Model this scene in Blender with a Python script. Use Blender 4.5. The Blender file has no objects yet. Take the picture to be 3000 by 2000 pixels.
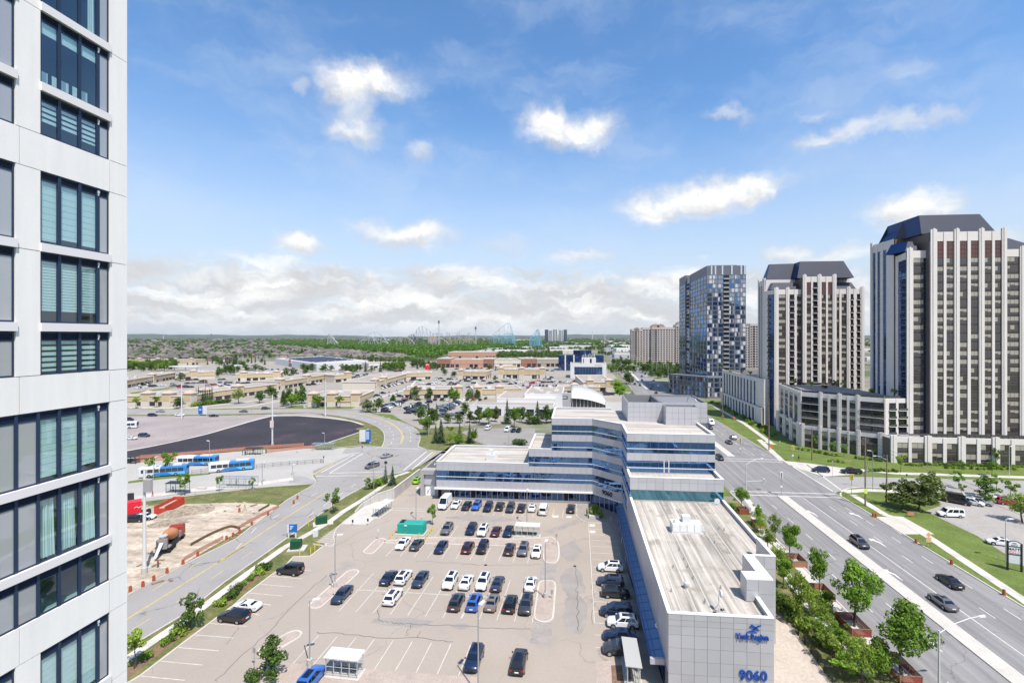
import bpy,math,random
import numpy as np
from mathutils import Vector
SC = bpy.context.scene
COL = SC.collection
RAD = math.radians
# camera
FOC,PPX,PPY,EYE = 1400.0,1560.0,984.0,43.0        # focal length,principal point (photo is 3000 x 2000),eye height in metres
YAW = math.atan((1690.0 - PPX)/FOC)                   # the avenue's direction is world +Y
CY,SY = math.cos(YAW),math.sin(YAW)
cam_data = bpy.data.cameras.new("camera")
cam = bpy.data.objects.new("camera",cam_data)
COL.objects.link(cam)
cam.location = (0,0,EYE)
cam.rotation_euler = (RAD(90),0,YAW)
cam_data.sensor_width = 36
cam_data.lens = FOC/3000*36
cam_data.shift_x = -(PPX - 1500)/3000
cam_data.shift_y = -(1000 - PPY)/3000
cam_data.clip_start,cam_data.clip_end = 0.5,60000
SC.camera = cam
# light, exposure
SUN_AZ,SUN_EL = RAD(38),RAD(60)                       # east of south,above the horizon
SUN_STRENGTH,SKY_STRENGTH,EXPOSURE = 4.4,0.12,0.46
sd = Vector((math.sin(SUN_AZ)*math.cos(SUN_EL),-math.cos(SUN_AZ)*math.cos(SUN_EL),math.sin(SUN_EL)))
sl = bpy.data.lights.new("sun","SUN")
sl.energy,sl.angle,sl.color = SUN_STRENGTH,RAD(0.5),(1.0,0.955,0.89)
so = bpy.data.objects.new("sun",sl)
COL.objects.link(so)
so.rotation_euler = sd.to_track_quat("Z","Y").to_euler()
vs = SC.view_settings
vs.view_transform,vs.look,vs.exposure,vs.gamma = "Standard","None",EXPOSURE,1.0
vs.use_curve_mapping = False
cy = SC.cycles
cy.max_bounces,cy.diffuse_bounces,cy.glossy_bounces,cy.transmission_bounces,cy.transparent_max_bounces,cy.volume_bounces = 6,3,3,4,12,0
cy.caustics_reflective = cy.caustics_refractive = False
def build_world():
 w = bpy.data.worlds.new("World")
 SC.world = w
 w.use_nodes = True
 nt = w.node_tree
 nt.nodes.clear()
 N,L = nt.nodes.new,nt.links.new
 def math_(op,a,b=None,clamp=False):
  n = N("ShaderNodeMath"); n.operation = op; n.use_clamp = clamp
  for i,v in enumerate((a,b)):
   if v is None: continue
   if isinstance(v,(int,float)): n.inputs[i].default_value = v
   else: L(v,n.inputs[i])
  return n.outputs[0]
 def vmath(op,a,b=None,out=0):
  n = N("ShaderNodeVectorMath"); n.operation = op
  for i,v in enumerate((a,b)):
   if v is None: continue
   if isinstance(v,tuple): n.inputs[i].default_value = v
   else: L(v,n.inputs[i])
  return n.outputs[out]
 def ramp(v,a,b,lo=0.0,hi=1.0,kind="SMOOTHSTEP"):
  n = N("ShaderNodeMapRange"); n.interpolation_type = kind
  L(v,n.inputs["Value"])
  n.inputs["From Min"].default_value,n.inputs["From Max"].default_value = a,b
  n.inputs["To Min"].default_value,n.inputs["To Max"].default_value = lo,hi
  return n.outputs[0]
 def mix(f,a,b):
  n = N("ShaderNodeMix"); n.data_type = "RGBA"
  if isinstance(f,(int,float)): n.inputs[0].default_value = f
  else: L(f,n.inputs[0])
  for i,v in ((6,a),(7,b)):
   if isinstance(v,tuple): n.inputs[i].default_value = (*v,1)
   else: L(v,n.inputs[i])
  return n.outputs[2]
 def noise(vec,scale,detail=6,rough=0.55,lac=2.0):
  n = N("ShaderNodeTexNoise")
  n.inputs["Scale"].default_value,n.inputs["Detail"].default_value = scale,detail
  n.inputs["Roughness"].default_value,n.inputs["Lacunarity"].default_value = rough,lac
  L(vec,n.inputs["Vector"])
  return n
 d = N("ShaderNodeTexCoord").outputs["Generated"]
 d = vmath("NORMALIZE",d)
 sep = N("ShaderNodeSeparateXYZ"); L(d,sep.inputs[0])
 el = math_("ARCSINE",sep.outputs["Z"])
 az = math_("ARCTAN2",sep.outputs["X"],sep.outputs["Y"])
 sky = N("ShaderNodeTexSky"); sky.sky_type = "NISHITA"; sky.sun_disc = False
 sky.sun_elevation,sky.sun_rotation = SUN_EL,math.pi - SUN_AZ
 sky.air_density,sky.dust_density,sky.ozone_density,sky.altitude = 1.0,0.6,1.6,200
 hs = N("ShaderNodeHueSaturation"); hs.inputs["Saturation"].default_value = 1.20
 hs.inputs["Value"].default_value = 1.34
 L(sky.outputs[0],hs.inputs["Color"])
 base = mix(1.0,hs.outputs[0],hs.outputs[0])
    # cloud density in (azimuth, elevation), edges broken up by noise
 comb = N("ShaderNodeCombineXYZ"); L(az,comb.inputs[0]); L(el,comb.inputs[1])
 p = comb.outputs[0]
 wob = noise(d,11,7,0.62).outputs["Color"]
 p2 = vmath("ADD",p,vmath("SCALE",vmath("SUBTRACT",wob,(0.5,0.5,0.5)),None))
 p2.node.inputs[1].links[0].from_node.inputs["Scale"].default_value = 0.10
 S = 3000/2352
 blobs = [  # photo centre,half sizes,density
  (800,190,62,40,.95),(870,182,75,34,.95),(905,195,45,24,.7),(815,255,34,50,.6),(812,300,52,28,.75),
  (1265,300,62,38,1.0),(1345,298,68,34,1.0),(965,356,34,22,.5),(700,205,24,12,.35),(1675,270,52,13,.45),
  (1520,482,95,30,1.0),(1620,455,110,36,1.0),(1715,440,88,34,1.0),(1475,492,50,16,.7),
  (1885,330,62,20,.6),(1960,302,60,24,.62),(2060,288,80,18,.5),(2150,268,66,14,.4),
  (2085,482,86,38,1.0),(2130,495,60,25,.8),(1820,585,62,22,.7),(1910,590,90,24,.6),(2300,560,60,40,.5),
  (930,540,98,28,1.0),(700,562,60,24,.9),(620,602,90,20,.75),(590,682,75,18,.8),(1480,655,50,18,.9),
  (1340,600,70,18,.55),(1160,560,60,22,.3),(1880,265,40,10,.25),(2090,175,60,14,.2),(1090,640,90,16,.6),(460,640,90,18,.5)]
 dens = None
 tops = None
 for bx,by,rx,ry,s in blobs:
  r,u = (bx*S - PPX)/FOC,(PPY - by*S)/FOC
  n = math.sqrt(1 + r*r + u*u)
  X,Y,Z = r*CY - SY,r*SY + CY,u
  c = (math.atan2(X,Y),math.asin(Z/n),0)
  kx = 1/(1 + r*r)
  q = vmath("MULTIPLY",vmath("SUBTRACT",p2,c),(0.80/(rx*S/FOC*kx),0.82/(ry*S/FOC*math.sqrt(kx)),0))
  m = ramp(vmath("LENGTH",q,None,1),0.15,1.3,s*1.12,0.0)
  dens = m if dens is None else math_("MAXIMUM",dens,m)
  sq = N("ShaderNodeSeparateXYZ"); L(q,sq.inputs[0])
  t = math_("MULTIPLY",ramp(sq.outputs[1],-0.85,0.25),m)
  tops = t if tops is None else math_("MAXIMUM",tops,t)
    # layered bank along the horizon, all the way round
 pb = vmath("MULTIPLY",p2,(5.0,19.0,1.0))
 nb = noise(pb,1.0,7,0.6)
 left = ramp(az,0.10,0.45,0.0,-0.10)
 bank = math_("ADD",math_("ADD",nb.outputs["Fac"],left),ramp(el,0.095,0.205,0.18,-0.34,"SMOOTHSTEP"))
 bank = math_("MULTIPLY",ramp(bank,0.43,0.68,0,0.95),ramp(el,0.0,0.05,0.35,1.0))
 dens_all = math_("MAXIMUM",dens,bank)
 fine = noise(d,34,6,0.6).outputs["Fac"]
 dens_all = math_("MULTIPLY",dens_all,ramp(fine,0.28,0.62,0.72,1.06),True)
    # thin high veil
 pv = vmath("MULTIPLY",p2,(2.2,6.0,1.0))
 veil = math_("MULTIPLY",ramp(noise(pv,1.3,6,0.6).outputs["Fac"],0.42,0.78),0.38)
 lit = math_("MAXIMUM",tops,ramp(noise(vmath("MULTIPLY",p2,(7.0,24.0,1.0)),1.0,6,0.56).outputs["Fac"],0.42,0.66))
 cloud = mix(lit,(4.2,4.25,4.4),(6.5,6.48,6.4))
 haze = ramp(el,-0.02,0.47,0.92,0.0,"SMOOTHSTEP")
 col = mix(haze,base,(3.95,4.35,4.95))
 col = mix(veil,col,(4.3,4.9,5.8))
 col = mix(dens_all,col,cloud)
 bg = N("ShaderNodeBackground"); bg.inputs["Strength"].default_value = SKY_STRENGTH
 L(col,bg.inputs["Color"])
 out = N("ShaderNodeOutputWorld"); L(bg.outputs[0],out.inputs["Surface"])
build_world()
# photo pixels to places on the ground
def lat(px,dep): return (px - PPX)/FOC*dep
def G(px,py,z=0.0):
 """The place at height z that the photo shows at pixel (px, py)."""
 dep = FOC*(EYE - z)/(py - PPY)
 r = lat(px,dep)
 return Vector((r*CY - dep*SY,r*SY + dep*CY,z))
def view(ox,oy,s): return lambda x,y,z=0.0: G(ox + x/s,oy + y/s,z)
vA,vB,vC,vD,vE,vF = view(360,900,3.92),view(360,1250,3.92),view(360,1600,3.92),view(900,900,3.92),view(1400,900,3.92),view(900,1200,3.92)
vG,vH,vI,vJ,vK,vL,vM = view(800,1600,3.92),view(1200,1100,3.92),view(1350,1450,3.92),view(1650,1450,2.8514),view(1700,1100,3.92),view(2200,1100,2.94),view(2200,1500,2.94)
def depth(p): return -p[0]*SY + p[1]*CY
def zat(py,p): return EYE - (py - PPY)*depth(p)/FOC
def col_x(px,Y):
 r = (px - PPX)/FOC
 return Y*(r*CY - SY)/(r*SY + CY)
def row_y(px,X):
 r = (px - PPX)/FOC
 return X*(r*SY + CY)/(r*CY - SY)
def pix(p):
 d = depth(p); r = p[0]*CY + p[1]*SY
 return (PPX + FOC*r/d,PPY - FOC*(p[2] - EYE)/d)
# mesh builder
class MB:
 def __init__(s,org=(0,0,0)):
  s.v,s.f,s.m,s.o = [],[],[],org
 def add(s,vs_,fs_,m=0):
  k = len(s.v); o = s.o
  s.v += [(a[0] - o[0],a[1] - o[1],a[2] - o[2]) for a in vs_]
  s.f += [tuple(i + k for i in f) for f in fs_]
  s.m += [m]*len(fs_) if isinstance(m,int) else list(m)
  return s
 def quad(s,a,b,c,d,m=0): return s.add((a,b,c,d),((0,1,2,3),),m)
 def hexa(s,b,t,m=0):
  return s.add(list(b) + list(t),((3,2,1,0),(4,5,6,7),(0,1,5,4),(1,2,6,5),(2,3,7,6),(3,0,4,7)),m)
 def box(s,x0,y0,z0,x1,y1,z1,m=0):
  return s.hexa(((x0,y0,z0),(x1,y0,z0),(x1,y1,z0),(x0,y1,z0)),((x0,y0,z1),(x1,y0,z1),(x1,y1,z1),(x0,y1,z1)),m)
 def obox(s,cx,cy_,z0,lx,ly,h,rot=0.0,m=0):
  c,n = math.cos(rot),math.sin(rot)
  q = [(cx + c*x - n*y,cy_ + n*x + c*y) for x,y in ((-lx/2,-ly/2),(lx/2,-ly/2),(lx/2,ly/2),(-lx/2,ly/2))]
  return s.hexa([(a,b,z0) for a,b in q],[(a,b,z0 + h) for a,b in q],m)
 def wallbox(s,p0,p1,z0,z1,d0,d1,m=0):
  """A slab along p0-p1, from d0 to d1 metres outwards (outwards is to the right of p0->p1)."""
  u = Vector((p1[0] - p0[0],p1[1] - p0[1])); u.normalize()
  n = (u.y,-u.x)
  a,b = (p0[0] + n[0]*d1,p0[1] + n[1]*d1),(p1[0] + n[0]*d1,p1[1] + n[1]*d1)
  c,e = (p1[0] + n[0]*d0,p1[1] + n[1]*d0),(p0[0] + n[0]*d0,p0[1] + n[1]*d0)
  return s.hexa([(*q,z0) for q in (a,b,c,e)],[(*q,z1) for q in (a,b,c,e)],m)
 def prism(s,poly,z0,z1,m=0,mtop=None):
  P = [(a[0],a[1]) for a in poly]
  if sum(P[i][0]*P[(i + 1) % len(P)][1] - P[(i + 1) % len(P)][0]*P[i][1] for i in range(len(P))) < 0: P.reverse()
  n = len(P)
  fs = [tuple(reversed(range(n))),tuple(range(n,2*n))] + [(i,(i + 1) % n,n + (i + 1) % n,n + i) for i in range(n)]
  return s.add([(*a,z0) for a in P] + [(*a,z1) for a in P],fs,[m,m if mtop is None else mtop] + [m]*n)
 def tube(s,p,q,r0,r1=None,n=8,m=0):
  p,q = Vector(p),Vector(q); r1 = r0 if r1 is None else r1
  w = (q - p).normalized()
  a = w.orthogonal().normalized(); b = w.cross(a)
  vs_ = [p + (a*math.cos(6.2832*i/n) + b*math.sin(6.2832*i/n))*r0 for i in range(n)] + [q + (a*math.cos(6.2832*i/n) + b*math.sin(6.2832*i/n))*r1 for i in range(n)]
  return s.add(vs_,[(i,(i + 1) % n,n + (i + 1) % n,n + i) for i in range(n)] + [tuple(reversed(range(n))),tuple(range(n,2*n))],m)
 def pipe(s,pts,r,n=6,m=0):
  for a,b in zip(pts[:-1],pts[1:]): s.tube(a,b,r,r,n,m)
  return s
 def loft(s,rings,m=0,caps=True):
  n = len(rings[0]); vs_ = [v for r in rings for v in r]; fs = []
  for j in range(len(rings) - 1):
   fs += [(j*n + i,j*n + (i + 1) % n,(j + 1)*n + (i + 1) % n,(j + 1)*n + i) for i in range(n)]
  if caps: fs += [tuple(reversed(range(n))),tuple(range((len(rings) - 1)*n,len(rings)*n))]
  return s.add(vs_,fs,m)
 def mesh(s,name,mats,smooth=False):
  me = bpy.data.meshes.new(name)
  me.from_pydata(s.v,[],s.f)
  for m in mats: me.materials.append(m)
  if len(mats) > 1: me.polygons.foreach_set("material_index",s.m)
  if smooth: me.polygons.foreach_set("use_smooth",[True]*len(s.f))
  me.update()
  return me
 def build(s,name,mats,parent=None,smooth=False):
  return link(name,s.mesh(name,mats if isinstance(mats,(list,tuple)) else [mats],smooth),parent)
def link(name,data,parent=None,loc=None,rot=0.0):
 o = bpy.data.objects.new(name,data)
 COL.objects.link(o)
 if parent is not None: o.parent = parent
 if loc is not None: o.location = loc
 if rot: o.rotation_euler = (0,0,rot)
 return o
def tag(o,label=None,cat=None,group=None,kind=None):
 if label: o["label"] = label
 if cat: o["category"] = cat
 if group: o["group"] = group
 if kind: o["kind"] = kind
 return o
def thing(name,label,cat,loc=(0,0,0),rot=0.0,group=None):
 o = link(name,None,None,loc,rot)
 o.empty_display_size = 0.1
 return tag(o,label,cat,group)
def struct(o): o["kind"] = "structure"; return o
def copy_tree(o,parent=None):
 c = o.copy(); COL.objects.link(c)
 if parent is not None: c.parent = parent
 for ch in list(o.children): copy_tree(ch,c)
 return c
EYEV = Vector((0,0,EYE))
def many(parent,name,items,limit=300):
 """items: (mesh, location, rotation, scale) of alike pieces on one thing. The nearest become parts, what is past the limit one joined part."""
 org = parent.matrix_basis.translation if parent is not None else Vector((0,0,0))
 items = sorted(items,key=lambda t: (Vector(t[1]) + org - EYEV).length)
 for me,loc,rot,sc in items[:limit]:
  o = link(name,me,parent,loc,rot)
  if sc is not None: o.scale = sc
 rest = items[limit:]
 if rest:
  V,F,M_,mats = [],[],[],[]
  for me,loc,rot,sc in rest:
   k = len(V); c,n = math.cos(rot),math.sin(rot); sc = sc or (1,1,1)
   for v in me.vertices:
    x,y,z = v.co.x*sc[0],v.co.y*sc[1],v.co.z*sc[2]
    V.append((loc[0] + c*x - n*y,loc[1] + n*x + c*y,loc[2] + z))
   ids = []
   for mt in me.materials:
    if mt not in mats: mats.append(mt)
    ids.append(mats.index(mt))
   for pl in me.polygons:
    F.append(tuple(i + k for i in pl.vertices)); M_.append(ids[pl.material_index] if ids else 0)
  me = bpy.data.meshes.new(name); me.from_pydata(V,[],F)
  for mt in mats: me.materials.append(mt)
  me.polygons.foreach_set("material_index",M_); me.update()
  link(name,me,parent)["kind"] = "stuff"
ONES = "first second third fourth fifth sixth seventh eighth ninth tenth eleventh twelfth thirteenth fourteenth fifteenth sixteenth seventeenth eighteenth nineteenth".split()
TENS = {2: ("twenty","twentieth"),3: ("thirty","thirtieth"),4: ("forty","fortieth"),5: ("fifty","fiftieth"),6: ("sixty","sixtieth"),7: ("seventy","seventieth"),8: ("eighty","eightieth"),9: ("ninety","ninetieth")}
def nth(i):
 """0 -> first"""
 i += 1
 if i < 20: return ONES[i - 1]
 if i >= 100: return "hundredth" if i == 100 else "hundred and " + nth(i - 101)
 t,u = divmod(i,10)
 return TENS[t][1] if u == 0 else TENS[t][0] + "-" + ONES[u - 1]
# materials
def mat(name,col,rough=0.8,var=0.0,scale=1.0,spec=0.3,metal=0.0,bump=0.0,fine=0.0,fscale=30.0,dark=None,island=0.0,streak=None,coat=0.0,objvar=0.0):
 m = bpy.data.materials.new(name); m.use_nodes = True
 nt = m.node_tree; N,L = nt.nodes.new,nt.links.new
 b = nt.nodes["Principled BSDF"]
 b.inputs["Roughness"].default_value,b.inputs["Metallic"].default_value = rough,metal
 b.inputs["Specular IOR Level"].default_value = spec
 b.inputs["Coat Weight"].default_value = coat
 b.inputs["Base Color"].default_value = (*col,1)
 cur = None
 def mulv(cur,fac_out,lo,hi,a=0.3,z=0.7):
  r = N("ShaderNodeMapRange"); L(fac_out,r.inputs["Value"])
  r.inputs["From Min"].default_value,r.inputs["From Max"].default_value = a,z
  r.inputs["To Min"].default_value,r.inputs["To Max"].default_value = lo,hi
  n = N("ShaderNodeVectorMath"); n.operation = "SCALE"
  if cur is None: n.inputs[0].default_value = col
  else: L(cur,n.inputs[0])
  L(r.outputs[0],n.inputs["Scale"])
  return n.outputs[0]
 geo = None
 if var or fine or streak or bump or dark:
  g = N("ShaderNodeNewGeometry"); geo = g.outputs["Position"]
 def noise(sc,det=5,vec=None,rough_=0.55):
  n = N("ShaderNodeTexNoise"); n.inputs["Scale"].default_value = sc; n.inputs["Detail"].default_value = det; n.inputs["Roughness"].default_value = rough_
  L(geo if vec is None else vec,n.inputs["Vector"]); return n.outputs["Fac"]
 if var: cur = mulv(cur,noise(scale),1 - var,1 + var)
 if fine: cur = mulv(cur,noise(fscale,3),1 - fine,1 + fine)
 if streak:
  v = N("ShaderNodeVectorMath"); v.operation = "MULTIPLY"; L(geo,v.inputs[0]); v.inputs[1].default_value = streak[0]
  cur = mulv(cur,noise(1.0,6,v.outputs[0],0.65),1 - streak[1],1 + streak[1]*0.5)
 if island:
  g = N("ShaderNodeNewGeometry"); cur = mulv(cur,g.outputs["Random Per Island"],1 - island,1 + island,0,1)
 if objvar:
  g = N("ShaderNodeObjectInfo"); cur = mulv(cur,g.outputs["Random"],1 - objvar,1 + objvar,0,1)
 if dark:                                               # blotches of a second colour: (colour,noise scale,from,to)
  r = N("ShaderNodeMapRange"); L(noise(dark[1],6,None,0.62),r.inputs["Value"]); r.interpolation_type = "SMOOTHSTEP"
  r.inputs["From Min"].default_value,r.inputs["From Max"].default_value = dark[2],dark[3]
  x = N("ShaderNodeMix"); x.data_type = "RGBA"; L(r.outputs[0],x.inputs[0])
  if cur is None: x.inputs[6].default_value = (*col,1)
  else: L(cur,x.inputs[6])
  x.inputs[7].default_value = (*dark[0],1); cur = x.outputs[2]
 if cur is not None: L(cur,b.inputs["Base Color"])
 if bump:
  bn = N("ShaderNodeBump"); bn.inputs["Strength"].default_value = bump; bn.inputs["Distance"].default_value = 0.1
  L(noise(fscale,4),bn.inputs["Height"]); L(bn.outputs[0],b.inputs["Normal"])
 return m
def cracks(m,scale,width,amount,colr=0.45):
 """Adds wandering cracks to a material's colour."""
 nt = m.node_tree; N,L = nt.nodes.new,nt.links.new
 b = nt.nodes["Principled BSDF"]; src = b.inputs["Base Color"].links[0].from_socket
 g = N("ShaderNodeNewGeometry")
 nz = N("ShaderNodeTexNoise"); nz.inputs["Scale"].default_value = scale*2.5; nz.inputs["Detail"].default_value = 5; L(g.outputs["Position"],nz.inputs["Vector"])
 sub = N("ShaderNodeVectorMath"); sub.operation = "MULTIPLY_ADD"; L(nz.outputs["Color"],sub.inputs[0]); sub.inputs[1].default_value = (0.45/scale,)*3; L(g.outputs["Position"],sub.inputs[2])
 vo = N("ShaderNodeTexVoronoi"); vo.feature = "DISTANCE_TO_EDGE"; vo.inputs["Scale"].default_value = scale; L(sub.outputs[0],vo.inputs["Vector"])
 r = N("ShaderNodeMapRange"); L(vo.outputs["Distance"],r.inputs["Value"]); r.inputs["From Min"].default_value,r.inputs["From Max"].default_value = 0,width*scale
 r.inputs["To Min"].default_value,r.inputs["To Max"].default_value = amount,0
 n2 = N("ShaderNodeTexNoise"); n2.inputs["Scale"].default_value = scale*0.8; L(g.outputs["Position"],n2.inputs["Vector"])
 r2 = N("ShaderNodeMapRange"); L(n2.outputs["Fac"],r2.inputs["Value"]); r2.inputs["From Min"].default_value,r2.inputs["From Max"].default_value = 0.42,0.58
 mu = N("ShaderNodeMath"); mu.operation = "MULTIPLY"; L(r.outputs[0],mu.inputs[0]); L(r2.outputs[0],mu.inputs[1])
 x = N("ShaderNodeMix"); x.data_type = "RGBA"; L(mu.outputs[0],x.inputs[0]); L(src,x.inputs[6]); x.inputs[7].default_value = (0.06,0.055,0.05,1)
 L(x.outputs[2],b.inputs["Base Color"])
 return m
def glass(name,tint,refl,mixf=0.45,rough=0.03):
 """Coated window glass that one does not see through: a dark body under a tinted mirror."""
 m = bpy.data.materials.new(name); m.use_nodes = True
 nt = m.node_tree; N,L = nt.nodes.new,nt.links.new
 nt.nodes.remove(nt.nodes["Principled BSDF"])
 d = N("ShaderNodeBsdfDiffuse"); d.inputs["Color"].default_value = (*tint,1)
 g = N("ShaderNodeBsdfGlossy"); g.inputs["Color"].default_value = (*refl,1); g.inputs["Roughness"].default_value = rough
 bn = N("ShaderNodeBump"); bn.inputs["Strength"].default_value = 0.04; bn.inputs["Distance"].default_value = 0.3
 nz = N("ShaderNodeTexNoise"); nz.inputs["Scale"].default_value = 0.6; L(N("ShaderNodeNewGeometry").outputs["Position"],nz.inputs["Vector"])
 L(nz.outputs["Fac"],bn.inputs["Height"]); L(bn.outputs[0],g.inputs["Normal"])
 fr = N("ShaderNodeFresnel"); fr.inputs["IOR"].default_value = 1.5
 ma = N("ShaderNodeMath"); ma.operation = "ADD"; ma.use_clamp = True; ma.inputs[1].default_value = mixf; L(fr.outputs[0],ma.inputs[0])
 mx = N("ShaderNodeMixShader"); L(ma.outputs[0],mx.inputs[0]); L(d.outputs[0],mx.inputs[1]); L(g.outputs[0],mx.inputs[2])
 L(mx.outputs[0],nt.nodes["Material Output"].inputs["Surface"])
 return m
def clear_glass(name,tint,refl=0.12):
 m = bpy.data.materials.new(name); m.use_nodes = True
 nt = m.node_tree; N,L = nt.nodes.new,nt.links.new
 nt.nodes.remove(nt.nodes["Principled BSDF"])
 t = N("ShaderNodeBsdfTransparent"); t.inputs["Color"].default_value = (*tint,1)
 g = N("ShaderNodeBsdfGlossy"); g.inputs["Roughness"].default_value = 0.02; g.inputs["Color"].default_value = (0.8,0.9,1,1)
 lw = N("ShaderNodeLayerWeight"); pw = N("ShaderNodeMath"); pw.operation = "POWER"; pw.inputs[1].default_value = 4; L(lw.outputs["Facing"],pw.inputs[0])
 ma = N("ShaderNodeMath"); ma.operation = "ADD"; ma.use_clamp = True; ma.inputs[1].default_value = refl; L(pw.outputs[0],ma.inputs[0])
 mx = N("ShaderNodeMixShader"); L(ma.outputs[0],mx.inputs[0]); L(t.outputs[0],mx.inputs[1]); L(g.outputs[0],mx.inputs[2])
 L(mx.outputs[0],nt.nodes["Material Output"].inputs["Surface"])
 return m
def leafmat(name,col,hue=0.25):
 m = mat(name,col,0.65,var=0.22,scale=0.9,island=0.42,objvar=hue,spec=0.25)
 nt = m.node_tree; N,L = nt.nodes.new,nt.links.new
 b = nt.nodes["Principled BSDF"]
 t = N("ShaderNodeBsdfTranslucent"); src = b.inputs["Base Color"].links[0].from_socket
 v = N("ShaderNodeVectorMath"); v.operation = "MULTIPLY"; L(src,v.inputs[0]); v.inputs[1].default_value = (1.3,1.4,0.5); L(v.outputs[0],t.inputs["Color"])
 mx = N("ShaderNodeMixShader"); mx.inputs[0].default_value = 0.32
 L(b.outputs[0],mx.inputs[1]); L(t.outputs[0],mx.inputs[2]); L(mx.outputs[0],nt.nodes["Material Output"].inputs["Surface"])
 return m
ASPH = cracks(mat("worn_asphalt",(0.345,0.292,0.241),0.9,var=0.07,scale=0.06,fine=0.035,fscale=2.5,bump=0.1,dark=((0.27,0.24,0.21),0.1,0.56,0.8)),0.06,0.1,0.5)
ROAD = cracks(mat("grey_road_asphalt",(0.245,0.232,0.222),0.88,var=0.07,scale=0.08,fine=0.05,fscale=2.5,bump=0.1,streak=((0.9,0.02,1),0.3)),0.1,0.1,0.45)
LEFTROAD = cracks(mat("collector_road_asphalt",(0.29,0.27,0.248),0.88,var=0.09,scale=0.07,fine=0.05,fscale=2.4,bump=0.15,dark=((0.15,0.14,0.13),0.2,0.64,0.76)),0.11,0.14,0.7)
TERM = mat("terminal_pavement",(0.38,0.355,0.32),0.9,var=0.07,scale=0.1,fine=0.05,fscale=1.2)
FRESH = mat("fresh_asphalt",(0.036,0.029,0.033),0.7,var=0.25,scale=0.05,fine=0.25,fscale=0.8,dark=((0.085,0.05,0.05),0.05,0.55,0.72))
GRAVEL = mat("gravel_lot",(0.30,0.255,0.235),0.95,var=0.14,scale=0.06,fine=0.14,fscale=1.5)
PLAZA = mat("plaza_asphalt",(0.30,0.268,0.228),0.9,var=0.1,scale=0.04,fine=0.06,fscale=0.7)
DIRT = mat("bare_dirt",(0.49,0.40,0.305),0.95,var=0.2,scale=0.12,fine=0.2,fscale=1.1,bump=0.5,streak=((0.12,0.5,1),0.45),dark=((0.2,0.16,0.12),0.1,0.56,0.72))
CONC = mat("pale_concrete",(0.50,0.465,0.41),0.9,var=0.08,scale=0.4,fine=0.08,fscale=4)
CURB = mat("kerb_concrete",(0.52,0.47,0.41),0.9,var=0.1,scale=0.5)
PAVER = mat("red_pavers",(0.39,0.315,0.265),0.9,var=0.1,scale=0.6,fine=0.15,fscale=5)
PAVERG = mat("grey_pavers",(0.30,0.268,0.235),0.9,var=0.1,scale=0.6,fine=0.22,fscale=5)
GRASS = mat("lawn_grass",(0.12,0.132,0.04),0.95,var=0.25,scale=0.25,fine=0.3,fscale=2.5,bump=0.5,dark=((0.235,0.19,0.095),0.35,0.48,0.72))
GRASSG = mat("green_lawn",(0.115,0.155,0.032),0.95,var=0.22,scale=0.2,fine=0.25,fscale=2.5,bump=0.5,dark=((0.2,0.175,0.08),0.22,0.54,0.76))
MULCH = mat("mulch",(0.2,0.12,0.075),0.95,var=0.2,scale=1,fine=0.35,fscale=6)
WHITEP = mat("white_road_paint",(0.66,0.62,0.56),0.8,fine=0.15,fscale=1.2)
YELLOWP = mat("yellow_road_paint",(0.62,0.44,0.09),0.8,fine=0.15,fscale=1.2)
LAND = mat("far_land",(0.19,0.18,0.125),0.95,var=0.35,scale=0.006,fine=0.35,fscale=0.03,dark=((0.08,0.115,0.04),0.004,0.5,0.58))
STEEL = mat("galvanised_steel",(0.55,0.55,0.54),0.5,metal=0.3)
WHITEM = mat("white_metal",(0.60,0.595,0.58),0.5)
BLACKM = mat("black_metal",(0.02,0.02,0.022),0.5)
WOOD = mat("weathered_wood",(0.22,0.165,0.115),0.9,var=0.2,scale=2)
ORANGE = mat("orange_plastic",(0.62,0.13,0.03),0.7)
REDMESH = mat("red_fence_mesh",(0.30,0.06,0.035),0.8,fine=0.3,fscale=14)
DARKG = glass("dark_window",(0.012,0.013,0.016),(0.75,0.8,0.9),0.07)
BLUEG = glass("blue_mirror_glass",(0.006,0.028,0.08),(0.24,0.46,0.86),0.38)
NAVYG = glass("navy_glass",(0.005,0.015,0.05),(0.25,0.42,0.85),0.18)
def netting(m,hole):
 """Makes a material part holes, like a mesh fence seen from afar."""
 nt = m.node_tree; t = nt.nodes.new("ShaderNodeBsdfTransparent"); x = nt.nodes.new("ShaderNodeMixShader"); x.inputs[0].default_value = hole
 nt.links.new(nt.nodes["Principled BSDF"].outputs[0],x.inputs[1]); nt.links.new(t.outputs[0],x.inputs[2]); nt.links.new(x.outputs[0],nt.nodes["Material Output"].inputs["Surface"]); return m
netting(REDMESH,0.35)
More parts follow.
